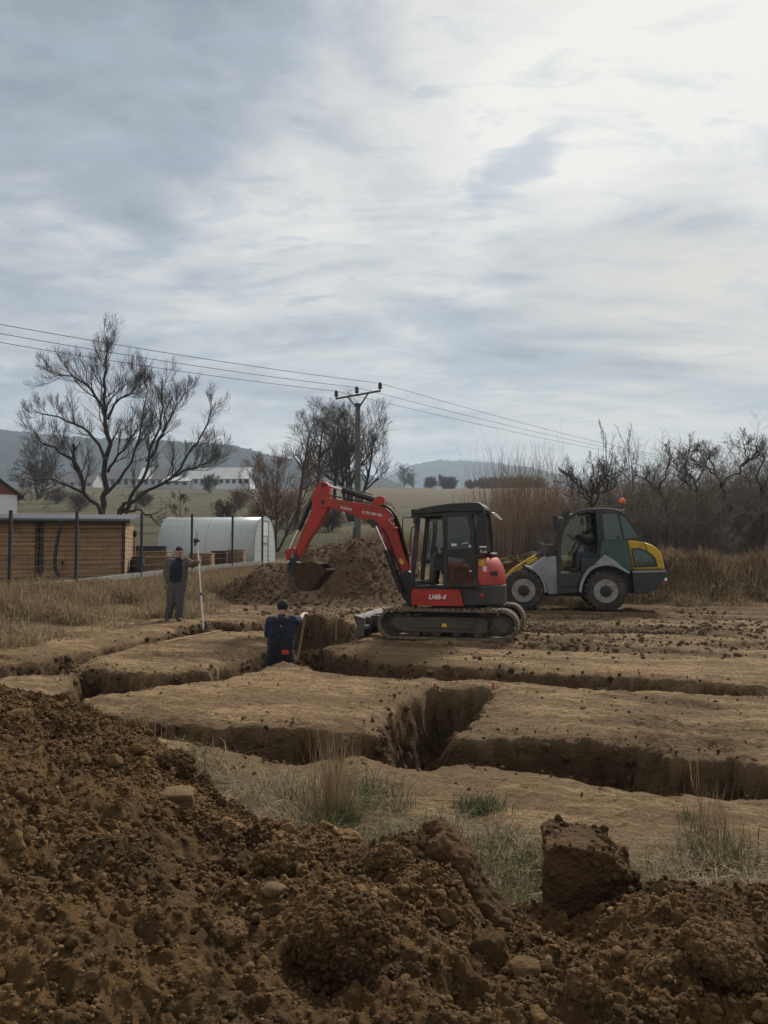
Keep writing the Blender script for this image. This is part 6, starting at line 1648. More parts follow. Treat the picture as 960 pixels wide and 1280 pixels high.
# ================================================================== heaps of soil, clods, grass
def soil_mat(name, c1, c2, c3, bsc=30, bstr=0.9, bdist=0.02, tinted=False):
    m, nt, p, v = new_mat(name)
    n1 = noise(nt, v, 2.2, 7, 0.65); n2 = noise(nt, v, 9, 8, 0.7); n3 = noise(nt, v, 60, 4, 0.6)
    c = mixc(nt, ramp(nt, n1, [(0.42, 0.0), (0.58, 1.0)]), c1, c2)
    c = mixc(nt, ramp(nt, n2, [(0.50, 0.0), (0.70, 0.75)]), c, c3)
    c = mixc(nt, ramp(nt, n3, [(0.60, 0.0), (0.78, 0.5)]), c, tuple(min(1, 1.7 * k) for k in c1))
    nt.links.new(c, p.inputs['Base Color']); p.inputs['Roughness'].default_value = 0.95; p.inputs['Specular IOR Level'].default_value = 0.18
    h = math_(nt, 'ADD', noise(nt, v, bsc, 7, 0.7), math_(nt, 'MULTIPLY', n3, 0.4))
    bumpn(nt, p, h, bstr, bdist)
    if tinted:                                   # every lump has its own shade of clay
        a = nt.nodes.new('ShaderNodeVertexColor'); a.layer_name = 'tint'
        mm = nt.nodes.new('ShaderNodeMix'); mm.data_type = 'RGBA'; mm.blend_type = 'MULTIPLY'; mm.inputs[0].default_value = 1.0
        nt.links.new(c, mm.inputs[6]); nt.links.new(a.outputs[0], mm.inputs[7]); nt.links.new(mm.outputs[2], p.inputs['Base Color'])
    return m
m_heap = soil_mat('fresh_clay_soil', (0.165, 0.094, 0.037), (0.086, 0.049, 0.022), (0.235, 0.141, 0.057), 40, 1.0, 0.05)
m_clod = soil_mat('clay_clod', (0.175, 0.104, 0.045), (0.115, 0.068, 0.031), (0.225, 0.142, 0.064), 60, 1.0, 0.02)
m_block = soil_mat('sliced_clay', (0.160, 0.094, 0.042), (0.110, 0.065, 0.031), (0.085, 0.050, 0.025), 30, 1.0, 0.05)
m_loose = soil_mat('loose_crumb', (0.180, 0.105, 0.044), (0.108, 0.063, 0.028), (0.235, 0.147, 0.065), 60, 1.0, 0.02, True)
m_wall = soil_mat('trench_soil', (0.140, 0.087, 0.045), (0.085, 0.053, 0.028), (0.175, 0.112, 0.060), 30, 1.0, 0.04, True)
m_site = soil_mat('plot_crumb', (0.200, 0.134, 0.075), (0.130, 0.086, 0.048), (0.270, 0.186, 0.108), 30, 1.0, 0.04, True)
m_stone = soil_mat('pale_stone', (0.165, 0.110, 0.060), (0.120, 0.078, 0.042), (0.095, 0.060, 0.032), 25, 0.8, 0.02)
m_mound = soil_mat('mound_soil', (0.140, 0.088, 0.048), (0.096, 0.061, 0.035), (0.170, 0.110, 0.061), 14, 1.0, 0.10)

# ------------------------------------------------------------------ foreground heap
CREST = [(-900, 770, 5.2), (-500, 790, 5.0), (-200, 812, 4.8), (0, 847, 4.6), (50, 868, 4.5), (100, 888, 4.4), (150, 903, 4.25), (190, 924, 4.1), (215, 942, 4.0), (235, 962, 3.9), (280, 990, 3.7), (320, 1012, 3.55), (360, 1026, 3.45), (430, 1046, 3.3), (480, 1042, 3.2),
         (525, 1038, 3.14), (550, 1052, 3.12), (572, 1078, 3.08), (592, 1110, 3.04), (612, 1134, 3.0), (630, 1138, 3.0), (650, 1116, 3.0), (670, 1120, 2.97), (720, 1145, 2.93), (790, 1112, 2.92), (830, 1100, 2.9), (870, 1108, 2.9), (960, 1116, 2.9), (1150, 1125, 2.9), (1500, 1140, 2.9), (1900, 1150, 2.9)]
C = np.array(CREST, float)
NEAR = np.array([(-900, 0.95, 2.0), (0, 0.66, 1.60), (480, 0.53, 1.85), (960, 0.44, 2.0), (1900, 0.35, 2.2)], float)
def heap_height(px, y):
    pr = np.interp(px, C[:, 0], C[:, 1]); yc = np.interp(px, C[:, 0], C[:, 2])
    zc = EYE - (pr - HZ) * yc / FPX
    zn = np.interp(px, NEAR[:, 0], NEAR[:, 1]); yn = np.interp(px, NEAR[:, 0], NEAR[:, 2])
    t = np.clip((y - yn) / (yc - yn), 0, 1)
    z = zn + (zc - zn) * t + 0.04 * np.sin(np.pi * t)
    z = np.where(y < yn, zn * sstep(0.35, 1.0, (y - 0.3) / (yn - 0.3) * 0.65 + 0.35), z)
    back = np.maximum(y - yc, 0)
    z = z - 0.9 * back - 0.0 * back
    return z
def heap_noise(x, y, t=1.0):
    big = 0.065 * (1 - 2 * np.abs(fbm2(x, y, 0.55, 3, 101)))
    med = 0.052 * fbm2(x, y, 0.20, 4, 111, 0.62) + 0.026 * (0.45 - np.abs(fbm2(x, y, 0.11, 3, 141, 0.6)) * 2.2)
    fin = 0.022 * (0.6 - 2 * np.abs(fbm2(x, y, 0.06, 3, 121, 0.65))) + 0.010 * fbm2(x, y, 0.022, 2, 131)
    return big + med + fin - 0.03
def heap_z(x, y):
    px = CX + x / np.maximum(y, 0.3) * FPX
    h = heap_height(px, y)
    return h + heap_noise(x, y) * sstep(-0.1, 0.25, h + 0.1)
def build_heap():
    px = np.concatenate([np.arange(-1000, -60, 9), np.arange(-60, 1020, 2.6), np.arange(1020, 2000, 9)])
    ys = []; y = 0.35
    while y < 1.4: ys.append(y); y *= 1.02
    while y < 6.2: ys.append(y); y *= 1.0036
    PX, Y = np.meshgrid(px, np.array(ys)); X = (PX - CX) / FPX * Y
    X0 = X.copy(); Y0 = Y.copy()
    Z = heap_z(X, Y)
    q = np.stack([X.ravel(), Y.ravel(), Z.ravel()], -1)
    dx = 0.02 * fbm3(q, 0.12, 2, 5); dy = 0.02 * fbm3(q, 0.12, 2, 9)
    X = X + dx.reshape(X.shape); Y = Y + dy.reshape(Y.shape)
    Z = np.maximum(Z, -1.3)
    me = grid_mesh('soil_heap', X, Y, Z)
    o = link('soil_heap', me, m_heap)
    tag(o, 'large heap of fresh brown clay soil filling the foreground', 'soil heap')
build_heap()

def scatter_heap(n, smin, smax, pw, region=None):
    y = np.sqrt(rng.uniform(1.35 ** 2, 4.7 ** 2, n * 3)); px = rng.uniform(-950, 1850, n * 3)
    yc = np.interp(px, C[:, 0], C[:, 2]); k = y < yc + 0.12
    y, px = y[k][:n], px[k][:n]; x = (px - CX) / FPX * y
    cl = fbm2(x, y, 0.5, 3, 333); keep = rng.uniform(0, 1, len(x)) < np.clip(0.75 + 1.6 * cl, 0.30, 1)
    x, y = x[keep], y[keep]
    s = smin * (1 - rng.uniform(0, 1, len(x)) * (1 - (smin / smax) ** pw)) ** (-1 / pw)
    z = heap_z(x, y) + s * 0.25
    return np.stack([x, y, z], -1), s
def build_loose():
    lst = []
    P, S = scatter_heap(230000, 0.003, 0.012, 1.6); lst.append(clods(P, S, 1, 1, 0.5))
    P, S = scatter_heap(10000, 0.009, 0.022, 2.5); lst.append(chunks(P, S, 2, 2, 12))
    P, S = scatter_heap(400, 0.020, 0.045, 2.4); P[:, 2] -= S * 0.15; lst.append(chunks(P, S, 3, 3))
    P, S = scatter_heap(24, 0.045, 0.075, 2.4); P[:, 2] -= S * 0.4; lst.append(chunks(P, S, 4, 4))
    # a few rolled down onto the grass behind
    n = 500; x = rng.uniform(-1.9, 2.6, n); y = rng.uniform(3.0, 4.4, n) - 0.16 * x; s = 0.006 + 0.02 * rng.random(n) ** 4
    lst.append(clods(np.stack([x, y, gz(x, y) + s * 0.3], -1), s, 1, 4))
    V, T = merge(lst)
    col = []
    for (v_, _), k in zip(lst, [len(ICO[q][0]) for q in (1, 2, 3, 4, 1)]):
        m_ = len(v_) // k; t_ = rng.uniform(0.55, 1.35, (m_, 1)) * np.array([[1, 1, 1]]); pale = rng.random(m_) < (0.06 if k < 100 else 0.0); t_[pale] = np.array([1.6, 1.75, 2.0]) * rng.uniform(0.8, 1.1, (int(pale.sum()), 1)); col.append(np.repeat(t_, k, 0))
    me = np_mesh('loose_clods', V, None, T, False); set_col(me, 'tint', np.concatenate(col))
    tag(link('loose_clods', me, m_loose), 'loose crumbs and clods strewn over the foreground heap', 'clods', None, 'stuff')
build_loose()

def lump(name, lab, cat, c, size, m, seed, sub=5, rough=0.3, rot=(0, 0, 0), box=0.0, group=None, fine=0.05):
    V, T = ICO[sub]; V = V.copy()
    if box: V = np.sign(V) * np.abs(V) ** (1 - box); V /= np.abs(V).max(axis=1, keepdims=True) ** (box) + 1e-9
    n = V / np.linalg.norm(V, axis=1, keepdims=True)
    q = V + seed * 3.1
    d = rough * fbm3(q, 0.9, 3, seed) + fine * fbm3(q, 0.16, 3, seed + 5, 0.6) - 0.5 * rough * np.abs(fbm3(q, 0.5, 2, seed + 9))
    V = (V + n * d[:, None]) * np.array(size)
    Rm = np.array(Euler(rot).to_matrix()); V = V @ Rm.T
    if name == 'soil_clod':
        m_ = int(2600 * (max(size) / 0.1) ** 2); i = rng.choice(len(V), m_); s_ = 0.0022 + min(0.010, 0.12 * max(size)) * rng.random(m_) ** 4; cv, ct = chunks(V[i], s_, 1 if max(size) < 0.06 else 2, seed, 6); V, T = merge([(V, T), (cv, ct)])
    o = link(name, np_mesh(name, V, None, T), m); o.location = c
    return tag(o, lab, cat, group)
def hp(px, py, y, dz=0.0):
    """where the line of sight meets the heap (else the ground): lumps rest on what carries them"""
    d = ray(px, py); yy = np.arange(1.2, 6.5, 0.01); t = yy / d.y; x = d.x * t; z = EYE + d.z * t
    hit = np.where(z <= np.maximum(heap_z(x, yy), gz(x, yy)))[0]
    k = hit[0] if len(hit) else int(np.argmin(np.abs(yy - y)))
    p = Vector((x[k], yy[k] + 0.02, 0)); s = max(float(heap_z(np.array([p.x]), np.array([p.y]))[0]), float(gz(np.array([p.x]), np.array([p.y]))[0]))
    p.z = min(float(z[k]), s + 0.05) if len(hit) == 0 else s + 0.005
    return p
GC = 'big clods lying on the foreground heap'
# the tall sliced block with a slumped right shoulder
def slab_block():
    y0 = 2.86
    outl = [(682, 1060), (700, 1054), (733, 1060), (757, 1062), (768, 1068), (774, 1080), (786, 1090), (800, 1102), (803, 1112), (797, 1126), (784, 1128), (775, 1150), (770, 1170), (715, 1168), (682, 1158), (684, 1110), (680, 1070)]
    fp = [at(a, b, y0) for a, b in outl]; c = at(735, 1105, y0)
    bm = bmesh.new(); D = 0.30
    f = [bm.verts.new((p.x - c.x, -0.02, p.z - c.z)) for p in fp]; b = [bm.verts.new((p.x - c.x) * 0.92 + 0.05 if False else ((p.x - c.x) * 0.9 + 0.03, D, (p.z - c.z) * 0.92)) for p in fp]
    n = len(f); bm.faces.new(f); bm.faces.new(b[::-1])
    for i in range(n): bm.faces.new((f[i], b[i], b[(i + 1) % n], f[(i + 1) % n]))
    bmesh.ops.recalc_face_normals(bm, faces=bm.faces)
    me = bpy.data.meshes.new('t'); bm.to_mesh(me); bm.free()
    o = bpy.data.objects.new('t', me); COL.objects.link(o)
    r = o.modifiers.new('r', 'REMESH'); r.mode = 'VOXEL'; r.voxel_size = 0.0055
    s = o.modifiers.new('s', 'SMOOTH'); s.iterations = 5; s.factor = 0.6
    dg = bpy.context.evaluated_depsgraph_get(); dg.update(); out = bpy.data.meshes.new_from_object(o.evaluated_get(dg)); bpy.data.objects.remove(o)
    V = np.empty(len(out.vertices) * 3, np.float32); out.vertices.foreach_get('co', V); V = V.reshape(-1, 3).astype(float)
    N = np.empty(len(out.vertices) * 3, np.float32); out.vertices.foreach_get('normal', N); N = N.reshape(-1, 3)
    rag = 0.25 + 0.75 * sstep(-0.02, 0.22, V[:, 0] + 0.06 * fbm3(V, 0.1, 2, 3)) + 0.5 * sstep(0.10, 0.20, V[:, 2])
    d = rag * (0.045 * fbm3(V, 0.08, 4, 71, 0.65) - 0.03 * np.abs(fbm3(V, 0.05, 2, 73)) + 0.012 * fbm3(V, 0.018, 2, 75)) + 0.012 * fbm3(V * np.array([1, 1, 0.4]), 0.12, 3, 81)
    V = V + N * d[:, None]
    out.vertices.foreach_set('co', V.astype(np.float32).ravel()); out.materials.clear(); out.shade_smooth(); out.name = 'clay_block'
    # crumbs clinging to the broken faces and the top
    out.calc_loop_triangles(); pick = rng.choice(len(V), 1500, p=(rag ** 3) / (rag ** 3).sum()); s_ = 0.003 + 0.016 * rng.random(1500) ** 3
    cv, ct = chunks(V[pick] + N[pick] * (s_ * 0.2)[:, None], s_, 2, 5)
    tri = np.empty(len(out.loop_triangles) * 3, np.int32); out.loop_triangles.foreach_get('vertices', tri)
    vv, tt = merge([(V, tri.reshape(-1, 3)), (cv, ct)]); out = np_mesh('clay_block', vv, None, tt)
    o = link('clay_block', out, m_block); o.location = c
    tag(o, 'big upright sliced block of clay, tallest lump on the heap crest', 'clay block')
slab_block()
def curved_slab():
    path = [(553, 1048), (563, 1044), (578, 1060), (588, 1084), (602, 1106), (620, 1122), (640, 1134)]
    mb = MB(); pts = [at(a, b, 2.98 - 0.03 * i) for i, (a, b) in enumerate(path)]; c = pts[3].copy()
    r = [0.040, 0.050, 0.044, 0.040, 0.036, 0.032, 0.026]
    for k in range(-2, 3): mb.limb([((p.x - c.x - 0.015 * abs(k), p.y - c.y + 0.05 * k, p.z - c.z - 0.02), q) for p, q in zip(pts, r)])
    me = remesh(mb, 0.0065, 3, 'clay_slab')
    V = np.empty(len(me.vertices) * 3, np.float32); me.vertices.foreach_get('co', V); V = V.reshape(-1, 3).astype(float)
    N = np.empty(len(me.vertices) * 3, np.float32); me.vertices.foreach_get('normal', N); N = N.reshape(-1, 3)
    V += N * (0.024 * fbm3(V, 0.07, 3, 7, 0.6) + 0.010 * fbm3(V, 0.02, 2, 9))[:, None]
    me.vertices.foreach_set('co', V.astype(np.float32).ravel())
    o = link('clay_slab', me, m_block); o.location = c
    tag(o, 'long curved slab of clay leaning down towards the tall block', 'clay slab')
curved_slab()
lump('soil_clod', 'dark rounded clod on the crest above the squarish stone', 'clod', hp(212, 958, 3.95), (0.105, 0.09, 0.075), m_block, 3, group=GC)
lump('soil_clod', 'ochre clod perched high on the left crest', 'clod', hp(166, 908, 4.2), (0.075, 0.06, 0.055), m_clod, 5, group=GC)
lump('stone', 'squarish flat topped stone on the left slope of the heap', 'stone', hp(217, 1004, 3.45), (0.075, 0.06, 0.050), m_stone, 7, 4, 0.22, (0.1, 0.1, 0.4), 0.45)
lump('soil_clod', 'largest rounded lump, at the bottom middle of the heap', 'clod', hp(428, 1218, 2.02), (0.135, 0.13, 0.155), m_heap, 9, group=GC, rough=0.35, fine=0.16)
lump('soil_clod', 'broad flat lump low on the right of the heap', 'clod', hp(908, 1213, 2.25), (0.105, 0.10, 0.065), m_clod, 11, rot=(0.3, 0.5, 0.2), group=GC)
lump('stone', 'flat stone low in the heap left of the broad lump', 'stone', hp(660, 1217, 2.15), (0.045, 0.04, 0.022), m_clod, 13, 4, 0.3, (0.2, 0.1, 0.2))
lump('soil_clod', 'ochre crumbling lump at the bottom edge under the tall block', 'clod', hp(735, 1248, 2.0), (0.052, 0.05, 0.06), m_clod, 15, 5, 0.4, (0.2, 0.5, 0), group=GC)
lump('soil_clod', 'dark clod on the grass left of the tall block', 'clod', hp(661, 1082, 3.45), (0.065, 0.065, 0.055), m_block, 17, group=GC)
lump('soil_clod', 'small grey-brown clod on the grass, below the dark one beside the tall block', 'clod', hp(648, 1094, 3.3), (0.040, 0.035, 0.028), m_mound, 19, 4, 0.35, group=GC)
lump('soil_clod', 'rounded clod between the curved slab and the slope', 'clod', hp(487, 1083, 2.98), (0.085, 0.07, 0.065), m_clod, 21, group=GC)
lump('soil_clod', 'wide clod on the right crest beside the dry grass', 'clod', hp(890, 1098, 2.95), (0.12, 0.09, 0.055), m_block, 23, group=GC)
lump('soil_clod', 'grey-brown clod in the grass edge below the tall stalks', 'clod', hp(420, 1032, 3.32), (0.075, 0.06, 0.055), m_clod, 25, group=GC)
lump('soil_clod', 'crusty lump in the middle of the heap with a dark hollow beneath', 'clod', hp(352, 1090, 2.75), (0.10, 0.08, 0.07), m_clod, 27, rough=0.4, group=GC)
lump('stone', 'small flat stone in the middle of the heap', 'stone', hp(341, 1127, 2.6), (0.036, 0.03, 0.020), m_stone, 29, 4, 0.25, (0.3, 0, 0.2))
lump('soil_clod', 'angular clod low left of the largest lump', 'clod', hp(281, 1192, 2.2), (0.05, 0.05, 0.055), m_clod, 31, 5, 0.3, (0, 0.2, 0), 0.3, group=GC)

# ------------------------------------------------------------------ mound behind the arm, clods about the plot
def mound_h(x, y):
    def g(px, ytop, yc, sx, sy):
        xc = (px - CX) / FPX * yc; zt = EYE - (ytop - HZ) * yc / FPX
        return zt * np.exp(-(np.abs((x - xc) / sx) ** 2.6) - (np.abs((y - yc) / sy) ** 2.4))
    h = np.maximum.reduce([g(450, 670, 25.0, 1.55, 2.2), g(395, 684, 24.8, 1.3, 2.0), g(492, 678, 25.2, 1.0, 1.9), g(345, 701, 24.2, 1.25, 1.6), g(420, 676, 25.2, 1.2, 2.0), g(318, 716, 24.0, 1.0, 1.2)])
    return h
def build_mound():
    xs = np.arange(-6.6, 2.6, 0.035); ys = np.arange(21.4, 29, 0.05)
    X, Y = np.meshgrid(xs, ys); h = mound_h(X, Y)
    Z = h - 0.12 + (0.16 * fbm2(X, Y, 0.8, 3, 201) + 0.10 * (0.5 - np.abs(fbm2(X, Y, 0.28, 3, 211))) + 0.045 * fbm2(X, Y, 0.10, 2, 221)) * sstep(0.05, 0.5, h) + np.maximum(gz(X, Y), 0) * sstep(0.1, 0.0, h) * 0
    Z = np.where(h < 0.10, -0.2, Z)
    o = link('soil_mound', grid_mesh('soil_mound', X, Y, Z), m_mound)
    tag(o, 'high brown mound of dug soil behind the excavator bucket', 'soil mound')
    lst = []
    n = 6000; x = rng.uniform(-6.2, 2.2, n); y = rng.uniform(21.6, 26, n); h = mound_h(x, y); k = h > 0.12
    x, y, h = x[k], y[k], h[k]; s = 0.012 + 0.05 * rng.random(len(x)) ** 7
    z = h - 0.12 + 0.16 * fbm2(x, y, 0.8, 3, 201) + 0.10 * (0.5 - np.abs(fbm2(x, y, 0.28, 3, 211)))
    lst.append(clods(np.stack([x, y, z + 0.02], -1), s, 1, 31))
    V, T = merge(lst); tag(link('mound_clods', np_mesh('mound_clods', V, None, T, False), m_mound), 'clods covering the high mound behind the bucket', 'clods', None, 'stuff')
build_mound()
lump('soil_mound', 'low dark lump of soil behind the loader arms', 'soil mound', (4.4, 23.6, 0.72), (1.5, 0.8, 0.72), m_mound, 41, 5, 0.45, fine=0.3)

def tint_of(lst, ks, lo, hi):
    col = []
    for (v_, _), k in zip(lst, ks):
        m_ = len(v_) // k; col.append(np.repeat(rng.uniform(lo, hi, (m_, 1)) * np.ones((1, 3)), k, 0))
    return np.concatenate(col)
def site_clods():
    lst = []
    def put(n, f, smin, smax, pw=3.0, sink=0.3):
        x, y = f(n); sd = trench_sdf(x, y); k = sd > 0.03; x, y = x[k], y[k]
        s = smin + (smax - smin) * rng.random(len(x)) ** pw
        lst.append(chunks(np.stack([x, y, gz(x, y) - 0.01 + s * sink], -1), s, 1, len(lst), 3))
    put(26000, lambda n: (rng.uniform(-6, 9, n), 5.2 * (21 / 5.2) ** rng.random(n)), 0.003, 0.018, 7, 0.3)
    put(600, lambda n: (rng.uniform(-5, 9, n), rng.uniform(7, 21, n)), 0.006, 0.030, 6)
    put(5000, lambda n: (rng.uniform(1.0, 9, n), rng.uniform(11.5, 21, n)), 0.005, 0.05, 10)
    put(2200, lambda n: (rng.normal(3.9, 0.9, n), rng.normal(15.6, 0.42, n)), 0.008, 0.055, 7)
    put(900, lambda n: (rng.normal(6.2, 1.4, n), rng.normal(15.9, 0.35, n)), 0.008, 0.06, 7)
    put(500, lambda n: (rng.normal(3.2, 0.5, n), rng.normal(13.1, 0.2, n)), 0.008, 0.06, 6)
    put(900, lambda n: (rng.normal(-1.0, 1.2, n), rng.normal(19.8, 0.8, n)), 0.01, 0.07, 6)
    V, T = merge(lst); me = np_mesh('site_clods', V, None, T, False); set_col(me, 'tint', tint_of(lst, [len(ICO[1][0])] * len(lst), 0.5, 1.15))
    tag(link('site_clods', me, m_site), 'crumbs and clods strewn over the levelled plot', 'clods', None, 'stuff')
    # broken soil on the trench walls, at their lips and feet
    lst = []; ks = []
    for P in POLYS:
        per = np.linalg.norm(np.roll(P, -1, 0) - P, axis=1); m = int(min(6000, 200 * per.sum()))
        i = rng.choice(len(P), m, p=per / per.sum()); t = rng.random(m)[:, None]; q = P[i] * (1 - t) + P[(i + 1) % len(P)] * t + rng.normal(0, 0.17, (m, 2))
        x, y = q[:, 0], q[:, 1]; sd = trench_sdf(x, y); w = np.maximum(wall_width(x, y), 0.07); ins = -sd
        k = ((ins > 0.035) | (rng.random(len(ins)) < 0.15)) & (ins > -0.07) & (ins < w + 0.16) & (np.abs(x) < 8)
        x, y, ins, w = x[k], y[k], ins[k], w[k]
        kk = sstep(0, 1, np.clip(ins, 0, 9) / w); onw = (kk > 0.03) & (kk < 0.97)
        z = gz(x, y) - kk * DEPTH - 0.05 * np.exp(-np.abs(ins) / 0.1)
        s = np.where(onw, 0.006 + 0.045 * rng.random(len(x)) ** 5, np.where(kk >= 0.97, 0.010 + 0.06 * rng.random(len(x)) ** 4, 0.004 + 0.024 * rng.random(len(x)) ** 6))
        pos = np.stack([x, y, z - np.where(onw, 0.0, -s * 0.25)], -1)
        big = s > 0.022
        lst.append(chunks(pos[big], s[big], 2, 7, 6)); ks.append(len(ICO[2][0])); lst.append(chunks(pos[~big], s[~big], 1, 8, 3)); ks.append(len(ICO[1][0]))
    V, T = merge(lst); me = np_mesh('wall_soil', V, None, T, False); set_col(me, 'tint', tint_of(lst, ks, 0.6, 1.2))
    tag(link('wall_soil', me, m_wall), 'broken soil on the walls and lips of the trenches', 'soil', None, 'stuff')
site_clods()

# ------------------------------------------------------------------ grass
def grass_mat(name):
    m = bpy.data.materials.new(name); m.use_nodes = True; nt = m.node_tree; p = nt.nodes['Principled BSDF']
    a = nt.nodes.new('ShaderNodeVertexColor'); a.layer_name = 'tint'
    nt.links.new(a.outputs[0], p.inputs['Base Color']); p.inputs['Roughness'].default_value = 0.8; p.inputs['Specular IOR Level'].default_value = 0.2
    tl = nt.nodes.new('ShaderNodeBsdfTranslucent'); nt.links.new(a.outputs[0], tl.inputs[0])
    s = nt.nodes.new('ShaderNodeMixShader'); s.inputs[0].default_value = 0.3; nt.links.new(p.outputs[0], s.inputs[1]); nt.links.new(tl.outputs[0], s.inputs[2])
    nt.links.new(s.outputs[0], nt.nodes['Material Output'].inputs[0]); return m
m_grass = grass_mat('dry_grass_blades')
STRAW = np.array([0.38, 0.295, 0.175]); TAN = np.array([0.26, 0.185, 0.110]); OLIVE = np.array([0.105, 0.105, 0.045]); GREEN = np.array([0.060, 0.085, 0.028]); RUST = np.array([0.215, 0.140, 0.088])
def tints(n, cols, w):
    c = np.array(cols)[rng.choice(len(cols), n, p=np.array(w) / sum(w))]
    return c * rng.uniform(0.65, 1.25, (n, 1))

def bank_left():
    n = 120000; t = rng.uniform(-9, 12.5, n); s = rng.uniform(-4.6, 0.0, n)
    x = FA.x + FD.x * t + FN.x * s; y = FA.y + FD.y * t + FN.y * s
    cl = fbm2(x, y, 1.3, 3, 401)
    k = (rng.random(n) < np.clip(0.30 + 0.28 * (s + 3.2) + 1.1 * cl, 0.02, 1)) & (mound_h(x, y) < 0.25) & (trench_sdf(x, y) > 0.05) & (y > 12.2)
    k &= ~((np.hypot(x + 4.85, y - 17.4) < 0.7))
    x, y, s, cl = x[k], y[k], s[k], cl[k]; m = len(x)
    h = rng.uniform(0.15, 0.55, m) * (0.55 + 0.45 * sstep(-3.8, -2.4, s)) * (1 - 0.72 * sstep(-2.0, -0.4, s) * sstep(-3, 3, t[k])) * (1 + 0.6 * cl)
    blades('dry_grass', np.stack([x, y, gz(x, y)], -1), h, rng.uniform(0.008, 0.020, m), rng.uniform(0.15, 1.5, m), tints(m, [STRAW, TAN, RUST, OLIVE], [4, 5, 3, 0.7]), m_grass, 'stuff', 'tall dead grass on the bank below the mesh fence', 'grass')
bank_left()
def bank_right():
    n = 90000; x = rng.uniform(3.0, 17, n); y = rng.uniform(21.4, 28, n)
    cl = fbm2(x, y, 1.1, 3, 431)
    k = (rng.random(n) < np.clip(0.12 + 0.5 * sstep(21.8, 23.2, y) + 1.0 * cl - 0.35 * sstep(6.5, 4, x), 0.0, 1)) & (np.hypot((x - 4.6) / 1.7, (y - 24.0) / 0.9) > 0.9)
    x, y, cl = x[k], y[k], cl[k]; m = len(x)
    h = rng.uniform(0.10, 0.46, m) * (1 + 1.3 * cl) * (0.5 + 0.5 * sstep(21.8, 23.0, y))
    blades('dry_grass', np.stack([x, y, gz(x, y)], -1), h, rng.uniform(0.009, 0.022, m), rng.uniform(0.1, 1.4, m), tints(m, [STRAW, TAN, RUST, np.array([0.12, 0.09, 0.065])], [4, 5, 4, 2]), m_grass, 'stuff', 'tall dead grass on the bank right of the loader', 'grass')
bank_right()
GL = np.array([(-400, 890), (0, 900), (200, 932), (300, 955), (420, 966), (500, 988), (600, 998), (680, 1030), (760, 1052), (860, 1046), (960, 1052), (1400, 1060)], float)
def scrub_back():
    n = 26000; x = rng.uniform(-7.5, 5.0, n); y = rng.uniform(33.5, 44, n); cl = fbm2(x, y, 1.8, 3, 491)
    k = (rng.random(n) < np.clip(0.35 + 1.4 * cl, 0.0, 1)) & (np.hypot(x + 7.5, y - 34) > 2.6) & (fence_s(x, y) < -0.3)
    x, y, cl = x[k], y[k], cl[k]; m = len(x)
    blades('dry_scrub', np.stack([x, y, gz(x, y)], -1), rng.uniform(0.5, 1.5, m) * (1 + 0.7 * cl), rng.uniform(0.012, 0.030, m), rng.uniform(0.05, 0.7, m), tints(m, [TAN, RUST, RUST * 0.7, OLIVE], [3, 5, 3, 1]), m_grass, 'stuff', 'tall reddish dead weeds behind the mound and around the pole foot', 'weeds')
scrub_back()
def strip_front():
    n = 120000; y = rng.uniform(3.1, 6.4, n); px = rng.uniform(60, 1500, n); x = (px - CX) / FPX * y
    ppx = CX + x / y * FPX; py = HZ + EYE * FPX / y
    lim = np.interp(ppx, GL[:, 0], GL[:, 1]) + 9 * vn2(x * 2.3, y * 2.3, 5)
    yc = np.interp(ppx, C[:, 0], C[:, 2]); cl = fbm2(x, y, 0.42, 3, 451)
    bare = np.exp(-((ppx - 735) / 60) ** 2 - ((py - 1050) / 25) ** 2)
    k = (y > yc + 0.25) & (rng.random(n) < np.clip(0.55 + 1.6 * cl - 1.0 * bare, 0.03, 1) * sstep(-4, 26, py - lim)) & (trench_sdf(x, y) > 0.06)
    x, y, cl, ppx = x[k], y[k], cl[k], ppx[k]; m = len(x)
    gr = fbm2(x, y, 0.45, 2, 471) + 0.25 * np.exp(-((ppx - 470) / 90) ** 2) - 0.1
    T = tints(m, [STRAW * 0.95, TAN * 1.1, OLIVE, np.array([0.26, 0.21, 0.135])], [4, 3, 2, 4]); g = rng.random(m) < np.clip(0.05 + 0.9 * gr + 0.30 * np.exp(-((ppx - 520) / 130) ** 2), 0, 0.5)
    T[g] = tints(int(g.sum()), [GREEN, OLIVE], [2, 3])
    h = rng.uniform(0.06, 0.22, m) * (1 + 1.1 * cl)
    blades('short_grass', np.stack([x, y, gz(x, y)], -1), h, rng.uniform(0.0028, 0.0065, m), np.where(g, rng.uniform(0.2, 1.1, m), rng.uniform(0.8, 2.1, m)), T, m_grass, 'stuff', 'matted straw and green grass behind the foreground heap', 'grass')
strip_front()
def tuft(px, py, y, n, spread, hmin, hmax, lab, cols, w, nm='grass_tuft', bend=(0.03, 0.35), wid=(0.0025, 0.0045), grp=None):
    c = gp(px, py); x = c.x + rng.normal(0, spread, n); yy = c.y + rng.normal(0, spread * 0.8, n)
    o = blades(nm, np.stack([x - c.x, yy - c.y, np.zeros(n)], -1), rng.uniform(hmin, hmax, n), rng.uniform(*wid, n), rng.uniform(*bend, n), tints(n, cols, w), m_grass, None, lab, 'grass tuft')
    o.location = (c.x, c.y, float(gz(np.array([c.x]), np.array([c.y]))[0]))
    if grp: o['group'] = grp
GT = 'tufts of grass at the edge of the plot'
tuft(418, 1030, 0, 210, 0.060, 0.25, 0.72, 'tallest tuft of thin straw stalks, standing before the cross trench', [STRAW * 0.8, RUST * 1.2, TAN], [2, 3, 3], bend=(0.02, 0.30), grp=GT)
